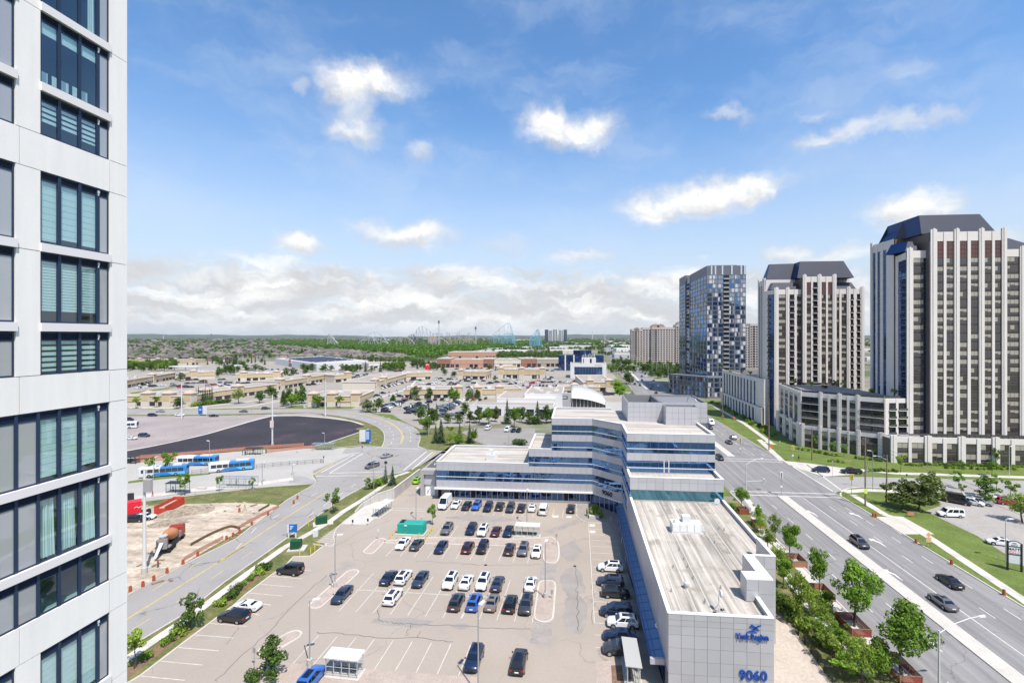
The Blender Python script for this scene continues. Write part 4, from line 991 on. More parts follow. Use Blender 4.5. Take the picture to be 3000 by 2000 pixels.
def mansard(T,org,base,top,z0,z1,m=MANS,mside=NAVYM):
 b = MB(org); n = len(base); b.add([(*p,z0) for p in base] + [(*p,z1) for p in top],[(i,(i + 1) % n,n + (i + 1) % n,n + i) for i in range(n)] + [tuple(range(n,2*n))],[1 if i in (n - 1,) else 0 for i in range(n)] + [0])
 return b.build("mansard_roof",[m,mside],T)
def big_tower():
 Y = 178.0; xa,xb = col_x(2724,Y),col_x(2947,Y)
 xs = col_x(2655,Y + 2); xw = col_x(2620,Y + 12); yn = row_y(2553,xw)
 T = thing("condominium_tower","tallest stone and bronze tower with slate blue mansard roof, at right edge","apartment tower",(xa,Y,0)); O = (xa,Y,0); st = []
 XR = col_x(2999,Y + 2) + 14
 b = MB(O)
 b.prism([(xa,Y),(xb,Y),(xb,yn),(xw,yn),(xw,Y + 12),(xa,Y + 12)],0,79)
 b.prism([(xs,Y + 2),(xa,Y + 2),(xa,Y + 11.9),(xw + .5,Y + 11.9)],0,72.6); b.prism([(xb,Y + 2),(XR,Y + 2),(XR,Y + 24),(xb,Y + 24)],0,72.6)
 b.build("wall",[BRONZE],T)
 facade(T,O,(xa,Y),(xb,Y),8.7,79,[("P",75),("W",80),("p",30),("W",90),("P",60),("W",95),("p",35),("W",95),("P",60),("W",90),("p",30),("W",80),("P",55)],2.93,st,top_louvre=2,seed=3,band_h=3.2)
 facade(T,O,(xs,Y + 2),(xa,Y + 2),8.7,73,[("P",80),("p",8),("W",146),("D",30)],2.93,st,seed=4,band_h=2.6)
 facade(T,O,(xb,Y + 2),(XR,Y + 2),8.7,73,[("W",90),("W",90),("P",40),("W",90),("W",90),("P",40),("W",90),("W",90),("P",40)],2.93,st,seed=5,band_h=2.6)
 facade(T,O,(xw,Y + 11),(xs,Y + 2),8.7,72.4,[("S",50),("D",60),("D",60),("D",18)],2.93,st,seed=6,band_h=2.4,cap=.2)
 facade(T,O,(xw,yn),(xw,Y + 12),8.7,79.2,[("P",26),("D",34),("p",20),("D",34),("p",30),("D",34),("S",80)],2.93,st,seed=7,band_h=3.2)
 many(T,"window",st)
 mansard(T,O,[(xa - 1,Y + 2.5),(xb - 1,Y + 2.5),(xb - 1,yn - 2),(xa - 1,yn - 2)],[(xa - .5,Y + 4.5),(xb - 4.8,Y + 4.5),(xb - 4.8,yn - 4),(xa - .5,yn - 4)],79.0,86.0)
 mansard(T,O,[(xw + 1.2,Y + 14),(xa - 1,Y + 10),(xa - 1,yn - 2),(xw + 1.2,yn - 2)],[(xw + 5,Y + 16.5),(xa - .5,Y + 12.5),(xa - .5,yn - 4),(xw + 5,yn - 4)],79.0,85.9)
 mansard(T,O,[(xs + .6,Y + 3.5),(xa - 1,Y + 3.2),(xa - 1,Y + 11),(xs - 1.5,Y + 11)],[(xs + 2.4,Y + 5),(xa - 2,Y + 5),(xa - 2,Y + 11),(xs + .5,Y + 11)],73.0,76.8)
 mansard(T,O,[(xb + .5,Y + 3.2),(XR - 6,Y + 3.2),(XR - 6,Y + 14),(xb + .5,Y + 14)],[(xb + .5,Y + 5),(xb + 5,Y + 5),(xb + 5,Y + 14),(xb + .5,Y + 14)],73.0,77.4)
 return xa,Y
big_tower()
def mid_tower():
 Y = 237.0; X = lambda t,d=0.0: col_x(2150 + t/2.613,Y + d)
 xl,xm0,xm1,xr = X(318),X(525),X(782),X(1010); xw = col_x(2243,Y + 8); yn = row_y(2223,xw)
 T = thing("condominium_tower","shorter stone and bronze mansard tower, behind the curved podium","apartment tower",(xl,Y,0)); O = (xl,Y,0); st = []
 b = MB(O)
 b.prism([(xw,Y + 8),(xr - 3,Y + 8),(xr - 3,yn),(xw,yn)],0,70.4); b.prism([(xm0,Y),(xm1,Y),(xm1,Y + 8.1),(xm0,Y + 8.1)],0,70.3)
 b.prism([(xl,Y + 1.5),(xm0,Y + 1.5),(xm0,Y + 8.05),(xw + 1,Y + 8.05)],0,64.6); b.prism([(xm1,Y + 1.5),(xr,Y + 1.5),(xr,Y + 8.05),(xm1,Y + 8.05)],0,64.6)
 b.build("wall",[BRONZE],T)
 facade(T,O,(xm0,Y),(xm1,Y),21,71,[("P",28),("W",34),("p",14),("B",34),("P",28),("W",34),("p",14),("W",34),("P",28)],2.93,st,top_louvre=2,seed=13,band_h=2.6)
 facade(T,O,(xl,Y + 1.5),(xm0,Y + 1.5),0,65.2,[("P",32),("W",56),("P",26),("B",38),("p",18),("W",34)],2.93,st,seed=14,band_h=2.4)
 facade(T,O,(xm1,Y + 1.5),(xr,Y + 1.5),12,65.2,[("W",36),("p",16),("W",40),("P",28),("B",24),("p",25),("B",26),("P",30)],2.93,st,seed=15,band_h=2.4)
 facade(T,O,(xw,Y + 8),(xl,Y + 1.5),0,65,[("p",26),("B",14),("D",44)],2.93,st,seed=16,band_h=2,cap=.2)
 facade(T,O,(xw,yn),(xw,Y + 8),0,70.6,[("P",20),("D",22),("p",16),("D",24),("P",40)],2.93,st,seed=17,band_h=2.6)
 facade(T,O,(xw,Y + 8),(xr - 3,Y + 8),64,70.6,[("S",1)],3,st,band_h=1.5)
 many(T,"window",st)
 mansard(T,O,[(xw + 1,Y + 9.5),(X(530),Y + 8),(X(530),yn - 1),(xw + 1,yn - 1)],[(xw + 3.5,Y + 12),(X(548),Y + 10.5),(X(548),yn - 3),(xw + 3.5,yn - 3)],70.6,78.85)
 mansard(T,O,[(X(500),Y + 2),(xr - 4,Y + 2),(xr - 4,yn - 1),(X(500),yn - 1)],[(X(540),Y + 4.5),(xr - 7.5,Y + 4.5),(xr - 7.5,yn - 3),(X(540),yn - 3)],70.6,78.9)
 mansard(T,O,[(xl - 1,Y + 3),(xm0 - .5,Y + 3),(xm0 - .5,Y + 7.5),(xl - 1,Y + 7.5)],[(xl + .6,Y + 4.5),(xm0 - 1.6,Y + 4.5),(xm0 - 1.6,Y + 7.5),(xl + .6,Y + 7.5)],65.2,68.8)
 mansard(T,O,[(xm1 + .5,Y + 3),(xr - 2.5,Y + 3),(xr - 2.5,Y + 7.5),(xm1 + .5,Y + 7.5)],[(xm1 + .5,Y + 4.5),(xr - 4,Y + 4.5),(xr - 4,Y + 7.5),(xm1 + .5,Y + 7.5)],65.2,68.6)
mid_tower()
TERR = mat("terrace_paving",(0.26,0.25,0.235),0.9,var=0.1,scale=0.4)
RAILB = mat("terrace_rail_bronze",(0.06,0.05,0.045),0.5)
def railing(name,T,org,pts,z,h=1.2,post=1.5):
 b = MB(org); ribbon(b,pts,.06,z + h - .08,0,.08)
 for p,u in along(pts,post): b.obox(p.x,p.y,z,.12,.12,h,math.atan2(u.y,u.x))
 o = b.build(name,[RAILB],T)
 g = MB(org); ribbon(g,pts,.02,z + .1,0,h - .22); g.build("glass",[bpy.data.materials.get("rail_glass")],o)
def podium():
 p = [Vector(G(2285,1258)[:2]),Vector(G(2346,1304)[:2]),Vector(G(2520,1331)[:2]),Vector(G(2592,1341)[:2])]
 p.append(Vector((col_x(2668,p[3].y + 1),p[3].y + 1)))
 T = thing("podium_building","six-storey stone podium curving below the two mansard towers","apartment building",(*p[1],0)); O = (*p[1],0); st = []
 back = [p[4] + Vector((2,9)),p[0] + Vector((22,3))]
 b = MB(O); b.prism(p + back,0,20.2); b.build("wall",[BRONZE],T)
 b = MB(O); b.prism(p + back,20.2,20.5); b.build("terrace",[TERR],T)
 C = {0: [("p",10),("W",26),("p",10),("W",26),("p",10),("W",26),("p",10),("W",26),("P",14)],
   1: [("P",8),("B",160),("P",34),("W",46),("p",22),("W",60),("P",38),("W",46),("p",20),("W",52),("P",36)],
   2: [("B",100),("B",100),("P",4)],3: [("p",34),("B",64),("p",22),("B",90),("P",26)]}
 for i in range(4):
  facade(T,O,p[i],p[i + 1],8.2,21,C[i],2.95,st,seed=30 + i,band_h=1.6,cap=.5 if i == 1 else .1,pier=.4)
    # the two-storey base steps forward
 q = [v + Vector((.6*-1,-1.4)) for v in p[:4]]; q[0] = p[0] + Vector((-1.4,-.6))
 b = MB(O); b.prism(q + [p[3],p[2],p[1],p[0]],0,7.4); b.build("wall",[BRONZED],T)
 D = {0: [("P",14),("W",20),("P",14),("W",20),("P",14),("W",20),("P",14)],1: [("P",26),("W",100),("P",24),("W",42),("p",14),("W",46),("P",26),("W",44),("p",12),("W",44),("P",26)],2: [("W",120),("P",50)]}
 for i in range(3): facade(T,O,q[i],q[i + 1],0,8.2,D[i],3.3,st,seed=40 + i,band_h=1.2,cap=.8,pier=.5)
 many(T,"window",st)
 rl = [v.lerp(back[0].lerp(back[1],.5),.03) for v in p]; railing("terrace_railing",T,O,rl,20.5,1.3,2.2)
 for x,y in ((300,60),(520,60),(840,40)):
  pass
    # low podium under the tall tower
 s0,s1 = Vector(G(2608,1353)[:2]),Vector(G(3180,1356)[:2]); s1.y = s0.y - 1
 T = thing("podium_building","two-storey stone podium with terraces below the tallest tower","apartment building",(*s0,0)); O = (*s0,0); st = []
 b = MB(O); b.prism([s0,s1,s1 + Vector((0,14)),s0 + Vector((0,12))],0,7.9); b.build("wall",[BRONZE],T)
 b = MB(O); b.prism([s0 + Vector((.1,.1)),s1 + Vector((0,.1)),s1 + Vector((0,14)),s0 + Vector((0,12))],7.9,8.1); b.build("terrace",[TERR],T)
 facade(T,O,s0,s1,0,8.7,[("P",52),("W",100),("p",26),("W",110)] + [("P",60),("W",96),("p",30),("W",96)]*5 + [("P",60)],4,st,seed=50,band_h=1.9,cap=.5,pier=.55)
 many(T,"window",st); railing("terrace_railing",T,O,[s0 + Vector((10,.6)),s1 + Vector((0,.6))],8.6,1.3,1.7)
    # podium further up the avenue
 a,c = Vector(G(2118,1184)[:2]),Vector(G(2238,1243)[:2])
 T = thing("podium_building","stone podium with tall narrow windows, facing the avenue beyond the shorter tower","apartment building",(*c,0)); O = (*c,0); st = []
 b = MB(O); b.prism([a,c,c + Vector((24,4)),a + Vector((30,6))],0,21.6); b.build("wall",[BRONZE],T)
 facade(T,O,a,c,8,22,[("P",16)] + [("D",14),("p",12)]*11 + [("S",40)],3,st,seed=60,band_h=2,cap=.1,pier=.5)
 facade(T,O,a + Vector((-1,-.5)),c + Vector((-1,-.5)),0,8,[("P",16)] + [("D",14),("p",12)]*11 + [("S",40)],3,st,seed=61,band_h=1.2,cap=.1,pier=.5)
 facade(T,O,c,c + Vector((24,4)),0,22,[("S",30),("W",40),("p",10),("W",40)],3,st,seed=62,band_h=2)
 many(T,"window",st)
podium()
# the grey patchwork tower
GREYP = mat("charcoal_panel",(0.13,0.138,0.165),0.5,var=0.05,scale=0.2); GREYL = mat("mid_grey_panel",(0.20,0.205,0.22),0.5)
WHITEP2 = mat("white_panel",(0.5,0.505,0.52),0.5)
SKYG = glass("sky_glass",(0.05,0.07,0.11),(0.66,0.76,0.95),0.40)
GM = [GREYP,SKYG,WHITEP2,DARKG,GREYL,BLUEG]
GU = [win_unit("patch_" + str(i),GM,r) for i,r in enumerate((
 [(.10,.12,.52,.95,2),(.54,.12,.88,.95,1)],[(.10,.10,.45,.9,1),(.47,.10,.9,.9,1)],[(.05,.10,.30,.95,2),(.33,.12,.62,.9,1),(.65,.10,.95,.95,4)],
 [(.14,.12,.48,.9,5),(.5,.12,.84,.9,1)],[(.06,.05,.42,.95,4),(.46,.12,.92,.92,2)],[(.12,.12,.5,.92,5),(.52,.12,.9,.92,5)]))]
GD = [win_unit("shade_" + str(i),GM,r) for i,r in enumerate(([(.1,.1,.55,.92,5),(.6,.1,.9,.92,3)],[(.15,.1,.75,.92,3)],[(.1,.1,.3,.92,2),(.35,.1,.85,.92,5)],[(.05,.1,.45,.92,4),(.5,.1,.95,.92,3)]))]
def grey_tower():
 dep = 334.0; pS = lambda px: Vector((lat(px,dep)*CY - dep*SY,lat(px,dep)*SY + dep*CY))
 a,c = pS(2070.6),pS(2181.7); Y = a.y; c.y = Y
 W1 = row_y(2022,a.x); W0 = row_y(1990,a.x - 2.0)
 T = thing("condominium_tower","charcoal patchwork tower with scattered pale panels, beside the avenue","apartment tower",(a.x,Y,0)); O = (a.x,Y,0); st = []
 H = 92.0; rnd = random.Random(8)
 b = MB(O); b.prism([a,c,(c.x,W1 + 8),(a.x + 4,W1 + 8),(a.x + 4,W1),(a.x,W1)],0,H); b.prism([(a.x - 2,W1 + 8),(c.x - 2,W1 + 8),(c.x - 2,W0),(a.x - 2,W0)],0,H + .6)
 b.build("wall",[GREYP],T)
 b = MB(O); b.box(a.x - .6,W1 + .2,14,a.x + 4,W1 + 7.9,H - 1); b.build("wall_panel",[mat("pale_grey_wall",(0.45,0.45,0.46),0.7)],T)
 z0,z1,n = 15.0,85.5,23; h = (z1 - z0)/n
 def grid(p,q,units,nc,bal=None):
  p,q = Vector(p),Vector(q); u = (q - p); L_ = u.length; rot = math.atan2(u.y,u.x)
  for i in range(n):
   for j in range(nc):
    me = rnd.choice(units); pt = p + u*(j/nc)
    if bal == j: me = BALG
    st.append((me,(pt.x - O[0],pt.y - O[1],z0 + i*h),rot,(L_/nc,1,h - .08)))
 b = MB(); b.box(0,-.02,.1,1,0,1,0); b.box(0,-.6,0,1,0,.1,1); b.box(.02,-.58,.1,.98,-.54,.38,2); BALG = b.mesh("balcony",[DARKIN,WHITEP2,GREYL])
 grid(a,c,GU,7,3); grid((a.x,W1),a,GD,6); grid((a.x - 2,W0),(a.x - 2,W1 + 8),GD,4)
 grid((a.x - .6,W1 + 7.8),(a.x - .6,W1 + .2),[BALG,BALG,WHB()],1)
 many(T,"window",st)
 b = MB(O)
 L_ = c.x - a.x
 for k,w in ((0.1,.5),(.2,.25),(.38,.3),(.62,.25),(.86,.2),(.95,.2)): b.box(a.x + L_*k,Y - .3,z1 + .2,a.x + L_*k + L_*.04,Y,H)
 b.build("fin",[WHITEP2],T)
 b = MB(O); b.box(a.x + 4,Y + 6,H,c.x - 4,Y + 16,H + 1.2); b.build("roof_screen",[GREYL],T)
    # its dark podium
 T2 = thing("podium_building","dark blue and grey podium at foot of charcoal patchwork tower","apartment building",(a.x,Y - 6,0)); O2 = (a.x,Y - 6,0); st = []
 q = [pS(1977) + Vector((0,22)),Vector((a.x - 1,Y - 6)),Vector((c.x + 6,Y - 6)),Vector((c.x + 6,Y + 2)),Vector((a.x,Y + 26))]
 b = MB(O2); b.prism(q,0,15); b.build("wall",[GREYL],T2)
 for (p,r,nc,nf,us) in ((q[0],q[1],10,4,GD),(q[1],q[2],8,4,GU)):
  u = r - p; L_ = u.length; rot = math.atan2(u.y,u.x)
  for i in range(nf):
   for j in range(nc):
    pt = p + u*(j/nc); st.append((rnd.choice(us),(pt.x - O2[0],pt.y - O2[1],1 + i*3.4),rot,(L_/nc,1,3.2)))
 many(T2,"window",st)
def WHB():
 b = MB(); b.box(0,-.3,0,1,0,1,0); b.box(.3,-.33,.3,.7,-.3,.8,1); return b.mesh("balcony",[WHITEP2,DARKG])
grey_tower()
# beige apartment blocks behind it
BEIGE = mat("pink_beige_precast",(0.44,0.385,0.35),0.85,var=0.05,scale=0.05); COPPER = mat("dull_copper_roof",(0.34,0.25,0.21),0.6)
BW = win_unit("punched",[BEIGE,DARKG,BRONZED],[(.2,.25,.8,.85,1)]); BWB = win_unit("wide_balcony",[BEIGE,DARKIN],[(.04,.22,.96,.92,1)],[(.0,.1,1,.28,.5)])
def beige_block(px0,px1,base_y,top_y,cols,nf,label,bays,domes=()):
 dep = FOC*EYE/(base_y - PPY); f = lambda px,d=dep: Vector((lat(px,d)*CY - d*SY,lat(px,d)*SY + d*CY))
 a,c = f(px0),f(px1); c.y = a.y; H = EYE - (top_y - PPY)*dep/FOC
 T = thing("apartment_block",label,"apartment building",(*a,0)); O = (*a,0); st = []
 b = MB(O); Wd = c.x - a.x
 for k0,k1,dh,dy in bays:
  b.box(a.x + Wd*k0,a.y + dy,0,a.x + Wd*k1,a.y + 24,H + dh); b.box(a.x + Wd*k0 - .3,a.y + dy - .3,H + dh - 3.2,a.x + Wd*k1 + .3,a.y + 24,H + dh - 2.4)
 b.build("wall",[BEIGE],T)
 for bi,(k0,k1,dh,dy) in enumerate(bays):
  nc = max(2,round(cols*(k1 - k0))); h = (H + dh - 3.5)/nf
  for i in range(nf):
   for j in range(nc): st.append((BWB if (j == 1 and nc > 3) else BW,(Wd*(k0 + (k1 - k0)*j/nc),dy - .01,i*h + .3),0,(Wd*(k1 - k0)/nc,1,h)))
  for i in range(nf):
   for j in range(4):
    if bi == 0: st.append((BW,(Wd*k0 - .02,dy + 22 - j*5,i*h + .3),RAD(-90),(5,1,h)))
 many(T,"window",st)
 for k,dz,r in domes:
  b = MB(O); x = a.x + Wd*k; n = 12
  b.loft([[(x + r*math.cos(math.pi*i/n),y,H + dz + r*.85*math.sin(math.pi*i/n)) for i in range(n + 1)] for y in (a.y + .5,a.y + 18)]); b.build("barrel_roof",[COPPER],T)
beige_block(1851,2010,1064,964,20,16,"pale beige apartment block with arched roofs, left of the charcoal tower",[(0,.2,0,2),(.2,.36,2.5,4),(.36,.66,3,0),(.66,.8,3,1.5),(.8,1,7,0)],((.1,0,3.4),(.43,3,6),(.53,3,6),(.9,7,6.5)))
beige_block(2170,2235,1078,952,9,17,"narrow beige apartment block seen between the charcoal tower and mansard tower",[(0,.4,0,1),(.4,1,2,0)],((.3,0,2.5),))
# the shopping plaza
CREAM = mat("cream_stucco",(0.56,0.50,0.42),0.9,var=0.05,scale=0.1); BEIGEF = mat("beige_stucco_fascia",(0.50,0.385,0.235),0.9,var=0.05,scale=0.1)
TANCAP = mat("tan_hip_cap",(0.46,0.36,0.28),0.9); PROOF = mat("gravel_roof",(0.33,0.285,0.24),0.95,var=0.12,scale=0.06,fine=0.12,fscale=0.5)
SALMON = mat("salmon_brick",(0.46,0.26,0.18),0.9); BRICK = mat("red_brown_brick",(0.28,0.13,0.09),0.9); TAUPE = mat("taupe_block",(0.34,0.29,0.24),0.9); WHITEW = mat("white_wall",(0.62,0.61,0.6),0.85,var=0.04,scale=0.05)
TRIMW = mat("cream_trim",(0.64,0.58,0.5),0.9)
SHOPW = win_unit("shopfront",[BRONZED,DARKG],[(.03,.02,.32,.95,1),(.35,.02,.65,.95,1),(.68,.02,.97,.95,1)])
def plaza(label,l,r,dep,h,towers=(),wall=None,fas=None,roof=None,wins=0.8,units=3,trim=None,seed=0,name="shop_building"):
 a,c = Vector(G(*l)[:2]),Vector(G(*r)[:2]); W = (c - a).length; rot = math.atan2((c - a).y,(c - a).x); rnd = random.Random(seed or int(l[0]*7 + l[1]))
 T = thing(name,label,"shop building",(*a,0),rot)
 wall,fas,roof,trim = wall or CREAM,fas or BEIGEF,roof or PROOF,trim or TRIMW
 b = MB(); b.box(0,0,0,W,dep,h - .55); b.build("wall",[wall],T)
 b = MB(); b.box(.3,.3,h - .55,W - .3,dep - .3,h - .5); b.build("roof",[roof],T)
 fz = h*.47; n = max(1,round(W/7)); items = []
 me = MB(); me.box(.012,-.25,0,.988,0,1); me = me.mesh("fascia_panel",[fas])
 for i in range(n): items.append((me,(W*i/n,0,fz),0,(W/n,1,h - fz - .45)))
 m2 = max(1,round(dep/7))
 for i in range(m2): items.append((me,(W,dep*i/m2,fz),RAD(90),(dep/m2,1,h - fz - .45)))
 many(T,"fascia_panel",items)
 b = MB(); e = .45
 b.box(-.4,-.55,h - .48,W + .4,.3,h); b.box(W - .3,.3,h - .481,W + .5,dep + .3,h - .002); b.box(-.4,.3,h - .479,.3,dep + .3,h - .004); b.box(.3,dep - .3,h - .482,W - .3,dep + .3,h - .006); b.box(-.1,-.4,fz - .12,W + .25,-.002,fz - .003)
 b.build("cornice",[trim],T)
 for k in towers:
  x = W*k; b = MB(); s = 2.6; b.box(x - s,-.7,0,x + s,4.5,h + 1.1); b.build("corner_tower",[wall],T)
  b = MB(); b.box(x - s + .4,-.8,h*.5,x + s - .4,-.69,h + .7); b.build("tower_panel",[fas],T)
  b = MB(); q = s + .5; b.box(x - q,-1.2,h + 1.1,x + q,5,h + 1.5); b.add([(x - q,-1.2,h + 1.5),(x + q,-1.2,h + 1.5),(x + q,5,h + 1.5),(x - q,5,h + 1.5),(x,1.9,h + 3.0)],[(0,1,4),(1,2,4),(2,3,4),(3,0,4)]); b.build("tower_cap",[TANCAP],T)
 items = []
 if wins:
  nw = max(1,round(W/6.5))
  for i in range(nw):
   if rnd.random() < wins: items.append((SHOPW,(W*(i + .14)/nw,0,.25),0,(W/nw*.72,1,fz - .8)))
  for i in range(max(1,round(dep/9))):
   if rnd.random() < .7: items.append((SHOPW,(W,dep*(i + .2)/max(1,round(dep/9)),.25),RAD(90),(3.2,1,fz - .9)))
 if items: many(T,"shop_window",items)
 for i in range(units):
  x,y = rnd.uniform(3,max(3.1,W - 4)),rnd.uniform(3,max(3.2,dep - 3)); b = MB(); b.box(x,y,h - .5,x + rnd.uniform(1.8,3.2),y + 1.8,h + .7); b.build("rooftop_unit",[WHITEM],T)
 return T
PB = [((365,1189),(553,1190),22,6.6,(.33,.66,.985),"long beige shop block behind the gravel lot, its fascia facing the road"),
   ((572,1182),(812,1148),20,6.6,(.12,.5),"slanting beige shop block running away to the right of the blue-signed lot"),
   ((815,1142),(978,1113),22,6.8,(.06,.5),"slanting beige shop block beyond, with wavy parapet"),
   ((900,1191),(1054,1190),30,6.6,(.1,.46,.92),"beige corner shop block with three pyramid-capped piers, beside the road bend"),
   ((1098,1143),(1190,1114),26,6.8,(.06,.3),"long beige shop strip with parked cars along its slanting front"),
   ((1180,1113),(1264,1111),20,7.0,(),"beige shop block with green awning left of the red sign pylon"),
   ((1183,1168),(1350,1166),22,6.6,(.2,.95),"beige shop block above the car dealer's rows, left of the pair"),
   ((1387,1168),(1526,1164),22,6.6,(.1,.55),"beige shop block behind the white car dealership, right of the pair"),
   ((1341,1111),(1423,1112),26,8.0,(.1,),"small square beige shop block with dark shop windows, middle of the plaza"),
   ((1462,1109),(1594,1110),26,9.5,(.04,.5,.96),"broad beige store with three gabled bays in the middle of the plaza"),
   ((1709,1147),(1799,1147),70,7.5,(.22,.85),"deep beige shop block with scalloped side parapets, beside the avenue"),
   ((1634,1153),(1757,1154),10,5.6,(.4,),"low beige shop strip just behind the curved white roof"),
   ((368,1069),(572,1069),22,8.0,(.18,.45,.7,.93),"cream shop row with four pyramid caps, far left below the houses"),
   ((360,1139),(513,1110),18,6.8,(.55,),"beige shop strip slanting behind the rows of cars at far left"),
   ((540,1114),(630,1109),22,7.5,(.3,),"small beige shop block with two dark square signs, far left"),
   ((694,1117),(822,1113),26,7.2,(.15,.9),"beige shop block left of the white superstore, facing the cars"),
   ((980,1121),(1026,1117),16,7.2,(.9,),"tiny beige shop block at end of the slanting strip"),
   ((1455,1086),(1512,1085),14,6.0,(),"low tan restaurant block in front of the brick stores")]
for l,r,d,h,tw,lab in PB: plaza(lab,l,r,d,h,tw)
for l,r,m,d,h,lab in (((1280,1077),(1318,1077),BRICK,44,12.5,"brick store with arched window at left end of the long retail row"),((1319,1076.5),(1415,1076.5),SALMON,40,11,"wide salmon-coloured store in the long retail row"),((1416,1076),(1447,1076),BRICK,40,12,"narrow brick store with white entrance in the long retail row"),((1448,1076),(1526,1075.5),CREAM,40,11,"plain cream store in the middle of the long retail row"),((1527,1075.5),(1572,1075),BRICK,40,12,"red brick store with arched gable in the long retail row"),((1573,1075),(1690,1074),TAUPE,40,11,"taupe store at right end of the long retail row"),((1313,1052),(1452,1052),SALMON,70,13,"big orange-beige block rising behind the long retail row")):
 plaza(lab,l,r,d,h,(),m,m,None,.55,4,None,0)
# aprons, kerbed planting islands and bay lines of the plaza lots
pi = random.Random(15); ISL = 0; plz = MB()
for (x0_,y0_),(x1_,y1_),n in (((380,1146),(590,1124),9),((380,1136),(560,1130),7),((640,1126),(760,1121),6),((1105,1152),(1195,1122),6),((1130,1196),(1250,1178),7),((1190,1200),(1265,1186),5),((1290,1196),(1345,1178),4),((1225,1128),(1340,1118),7),((1345,1128),(1400,1122),3),((1450,1126),(1590,1118),8),((1480,1134),(1660,1130),9),((1600,1112),(1640,1094),4),((1290,1086),(1430,1084),7),((1540,1085),(1620,1092),5),((1262,1174),(1420,1174),8),((400,1100),(600,1092),7),((700,1096),(830,1100),6),((930,1100),(1060,1092),6)):
 a,c = Vector(G(x0_,y0_)[:2]),Vector(G(x1_,y1_)[:2]); u = (c - a).normalized(); w = Vector((-u.y,u.x)); L_ = (c - a).length
 for i in range(int(L_/2.8)):
  p = a + u*(i*2.8); ribbon(plz,[p - w*5.3,p + w*5.3],.16,.012)
 for k in range(max(1,n // 3)):
  p = a + u*(L_*(k + .5)/max(1,n // 3)) + w*pi.uniform(-1,1); raised("planting_island",[p + u*1.2 + w*5,p - u*1.2 + w*5,p - u*1.2 - w*5,p + u*1.2 - w*5],.16,GRASSG)
struct(plz.build("parking_lines",WHITEP))
for pts in (((375,1193),(560,1194),(700,1180),(815,1162),(880,1150)),((1060,1190),(1110,1165),(1200,1138),(1215,1118)),((1350,1178),(1378,1150),(1400,1120)),((1540,1150),(1630,1150))):
 b = MB(); ribbon(b,[G(*q) for q in pts],2.2,.0,0,.12); struct(b.build("plaza_pavement",CONC))
for poly in (((560,1150),(690,1130),(700,1134),(590,1156)),((860,1188),(888,1186),(890,1196),(830,1196)),((1060,1206),(1100,1214),(1180,1232),(1150,1214)),((1180,1168),(1240,1166),(1240,1170),(1180,1172)),((380,1150),(540,1128),(545,1130),(390,1156)),((1800,1147),(1850,1147),(1812,1110),(1800,1108)),((900,1192),(1040,1191),(1030,1197),(890,1197))):
 sheet("plaza_lawn",[G(*q) for q in poly],2,GRASSG)
# car dealership with the swooping white roof
D = G(1377,1217); dl = thing("car_dealership","white car dealership with a swooping curved roof behind the silver office building","car dealership",D); DO = D[:]
x0,y0 = D.x,D.y; x1 = G(1622,1219).x
b = MB(DO); b.box(x0,y0,0,x1,y0 + 16,5.2); b.box(x0 + 12,y0 + 16,0,x1,y0 + 52,7.0); b.box(x0 + 27,y0 + 24,0,x1 + 4,y0 + 70,8.6); b.build("wall",[WHITEW],dl)
b = MB(DO); b.box(x0 + .4,y0 + .4,5.2,x1 - .4,y0 + 15.6,5.25); b.box(x0 + 12.4,y0 + 16.4,7.0,x0 + 26.8,y0 + 51.6,7.05); b.box(x0 + 27.5,y0 + 24.5,8.6,x1 + 3.5,y0 + 69.5,8.65); b.build("roof",[PROOF],dl)
b = MB(DO)
for a,c,z in (((x0 + 12,y0 + 16),(x1,y0 + 16),7.0),((x0 + 27,y0 + 24),(x1 + 4,y0 + 24),8.6),((x0,y0),(x1,y0),5.2)): b.wallbox(a,c,z,z + .7,-.4,.05)
b.wallbox((x0 + 12,y0 + 52),(x0 + 12,y0 + 16),7,7.7,-.4,.05); b.wallbox((x0 + 27,y0 + 70),(x0 + 27,y0 + 24),8.6,9.3,-.4,.05); b.build("parapet",[WHITEW],dl)
items = [(SHOPW,(x0 - DO[0] + x*(x1 - x0),0,.3),0,(w,1,hh)) for x,w,hh in ((.08,2,2.5),(.22,3.5,3.6),(.3,3.5,3.6),(.46,4,3.6),(.55,4,3.6),(.68,4,3.6),(.8,5,3.6),(.9,4,3.6))]
many(dl,"shop_window",items)
rr = random.Random(3)
for i in range(14):
 x,y = rr.uniform(x0 + 30,x1),rr.uniform(y0 + 28,y0 + 64); b = MB(DO); b.obox(x,y,8.65,rr.uniform(1,3),rr.uniform(1,2),rr.uniform(.5,1.3),0); b.build("rooftop_unit",[WHITEM],dl)
sx,sy = x1 + 2,y0 + 26
b = MB(DO); b.box(sx,sy,0,sx + 7,sy + 4,9.4); b.build("sign_tower",[mat("grey_sign_tower",(0.34,0.34,0.35),0.6)],dl)
b = MB(DO); b.box(sx + 1.5,sy - .12,6.2,sx + 5,sy - .01,7.9); b.build("sign_board",[BLACKM],dl)
b = MB(DO); b.box(sx + 2,sy - .16,7.2,sx + 4.5,sy - .125,7.4); b.box(sx + 2,sy - .16,6.7,sx + 4.5,sy - .125,6.9); b.build("sign_stripe",[WHITED],dl)
cx0,cx1,n = sx + 7.2,sx + 27,14
b = MB(DO); prof = [(cx0 + (cx1 - cx0)*i/n,11.0 - 6.2*(i/n) ** 2.1) for i in range(n + 1)]
b.loft([[(x,sy - 1,z*.60),(x,sy + 22,z + .6),(x,sy + 22,z + 1.1),(x,sy - 1,z*.60 + .5)] for x,z in prof]); b.build("curved_roof",[WHITEM],dl,True)
b = MB(DO)
